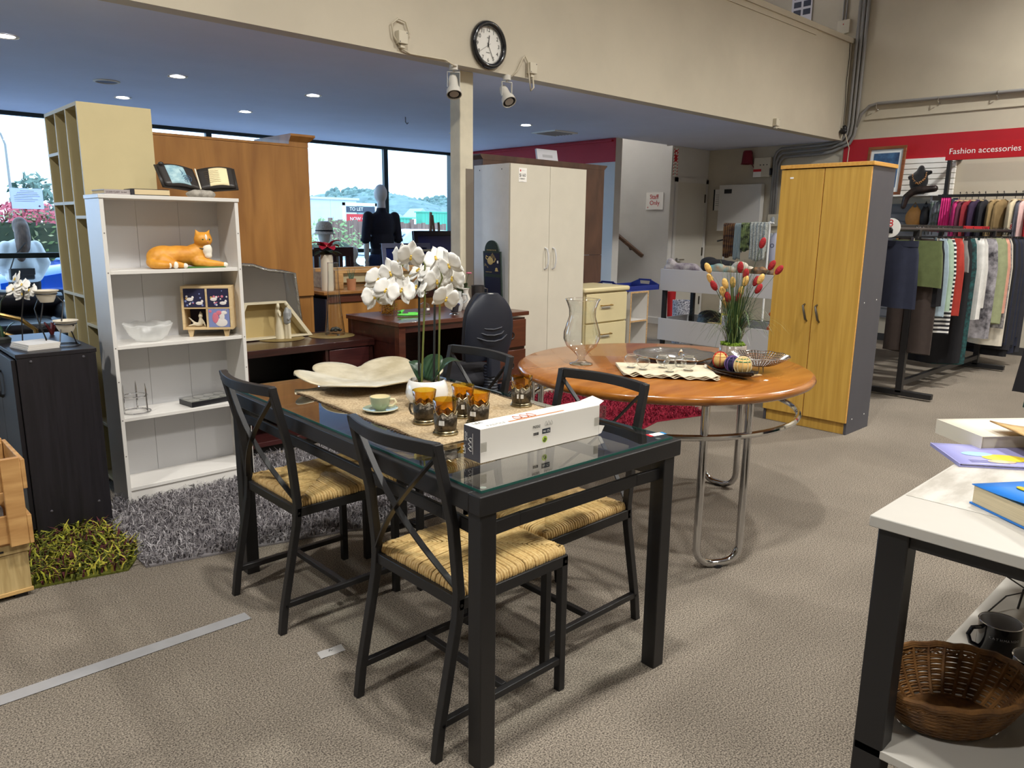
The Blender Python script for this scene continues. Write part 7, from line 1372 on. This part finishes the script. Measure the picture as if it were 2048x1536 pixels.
for x in (.0,1.25,2.5): B(x,-.06,0,x+.1,.0,1.74).build('post', FW_, FN, sm=0)
SGO = thing('sign_board','white-framed street sign board with red and black panels outside','sign',(10.85,18.2,GZ)); 
for x in (0,1.0): B(x,0,0,x+.06,.06,2.16).build('post', PAPER, SGO, sm=0)
B(.0,0,2.08,1.06,.06,2.16).build('top_bar', PAPER, SGO, sm=0)
for z0,z1,mt,s_ in ((1.90,2.06,mat('dark_panel',(50,60,76),.5),'TO LET'),(1.64,1.86,mat('red_panel',(206,50,56),.5),'NOW OPEN'),(1.46,1.62,mat('amber_panel',(226,160,50),.5),'')):
    p = B(.10,-.01,z0,.98,.03,z1).build('panel', mt, SGO, sm=0)
    if s_: text(s_,.13,PAPER,parent=p,m=frame((.18,-.013,z0+.05),(1,0,0),(0,0,1)))
BLD = thing('warehouse','long pale grey warehouse wall outside','building',(10,32,GZ)); CLD = mat('pale_cladding',(186,194,202),.8,noise=.03,nscale=2)
for k in range(7): B(k*1.4,0,0,k*1.4+1.39,8,2.72-.0*k).build('cladding_panel', CLD, BLD, sm=0)
B(-.1,-.1,2.72,9.9,8,2.82).build('roof_edge', CLD, BLD, sm=0)
LPO = thing('lamp_post','thin grey street lamp post outside at the far left','lamp post',(3.6,20,GZ)); MB().tube([(0,0,0),(0,0,3.2),(-.06,0,3.42),(-.2,0,3.55)],[.04,.025,.022,.02],8).build('pole', CON, LPO); MB().ell((-.28,0,3.55),(.12,.05,.03),10,6).build('lamp_head', CON, LPO)
HM = MB().grid(lambda u,v: (48+u*60, 78+v*40, GZ-.2+(6.3+.7*math.sin(u*9)+.5*math.sin(u*23))*math.sin(min(1,v*1.5)*math.pi/2)*min(1,.35+u*2.2)), 40, 12)
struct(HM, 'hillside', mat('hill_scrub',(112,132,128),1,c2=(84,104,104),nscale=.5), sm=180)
m = MB(); rnd = random.Random(31)
for i in range(2600):
    u, v = rnd.random(), rnd.random(); x, y = 48+u*60, 78+v*36; z = GZ-.2+(6.3+.7*math.sin(u*9)+.5*math.sin(u*23))*math.sin(min(1,v*1.08)*math.pi/2)*min(1,.35+u*2.2); s_ = rnd.uniform(.25,.6); m.ell((x,y,z+s_*.3),(s_,s_,s_*rnd.uniform(.8,1.6)),5,4)
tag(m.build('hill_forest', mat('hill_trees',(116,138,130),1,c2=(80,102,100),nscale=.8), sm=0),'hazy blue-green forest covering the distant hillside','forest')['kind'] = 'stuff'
for x,z,w,lb in ((43.6,1.9,1.7,'white gabled house on the hillside seen past the navy mannequin'),(40.5,1.3,2.6,'low pale house with a wide roof at the foot of the hill')):
    t = thing('house',lb,'house',(x,60,GZ)); B(0,0,0,w,2,z+.5).build('wall', PAPER, t, sm=0); MB().loft([[(-.1,-.1,z+.5),(w+.1,-.1,z+.5),(w/2,-.1,z+1.3)],[(-.1,2.1,z+.5),(w+.1,2.1,z+.5),(w/2,2.1,z+1.3)]]).build('roof', mat('slate_roof',(150,164,170),.8), t, sm=0)
    for k in range(2): B(.25+k*w*.45,-.03,z-.1,.25+k*w*.45+.35,0,z+.3).build('window', mat('far_window',(84,104,120),.3), t, sm=0)
for x0,x1,z1,lb in ((24.0,25.4,1.95,'small green corrugated shed outside beyond the fence'),(25.9,28.4,2.3,'long green roofed shed outside behind the easel')):
    t = thing('shed',lb,'shed',(x0,35,GZ)); 
    for k in range(int((x1-x0)/.2)): B(k*.2,0,0,k*.2+.19,.6,z1).build('sheet', mat('green_sheet',(70,160,130),.6), t, sm=0)
    B(-.05,-.05,z1,x1-x0+.05,.7,z1+.06).build('roof_edge', mat('green_sheet',(70,160,130),.6), t, sm=0)
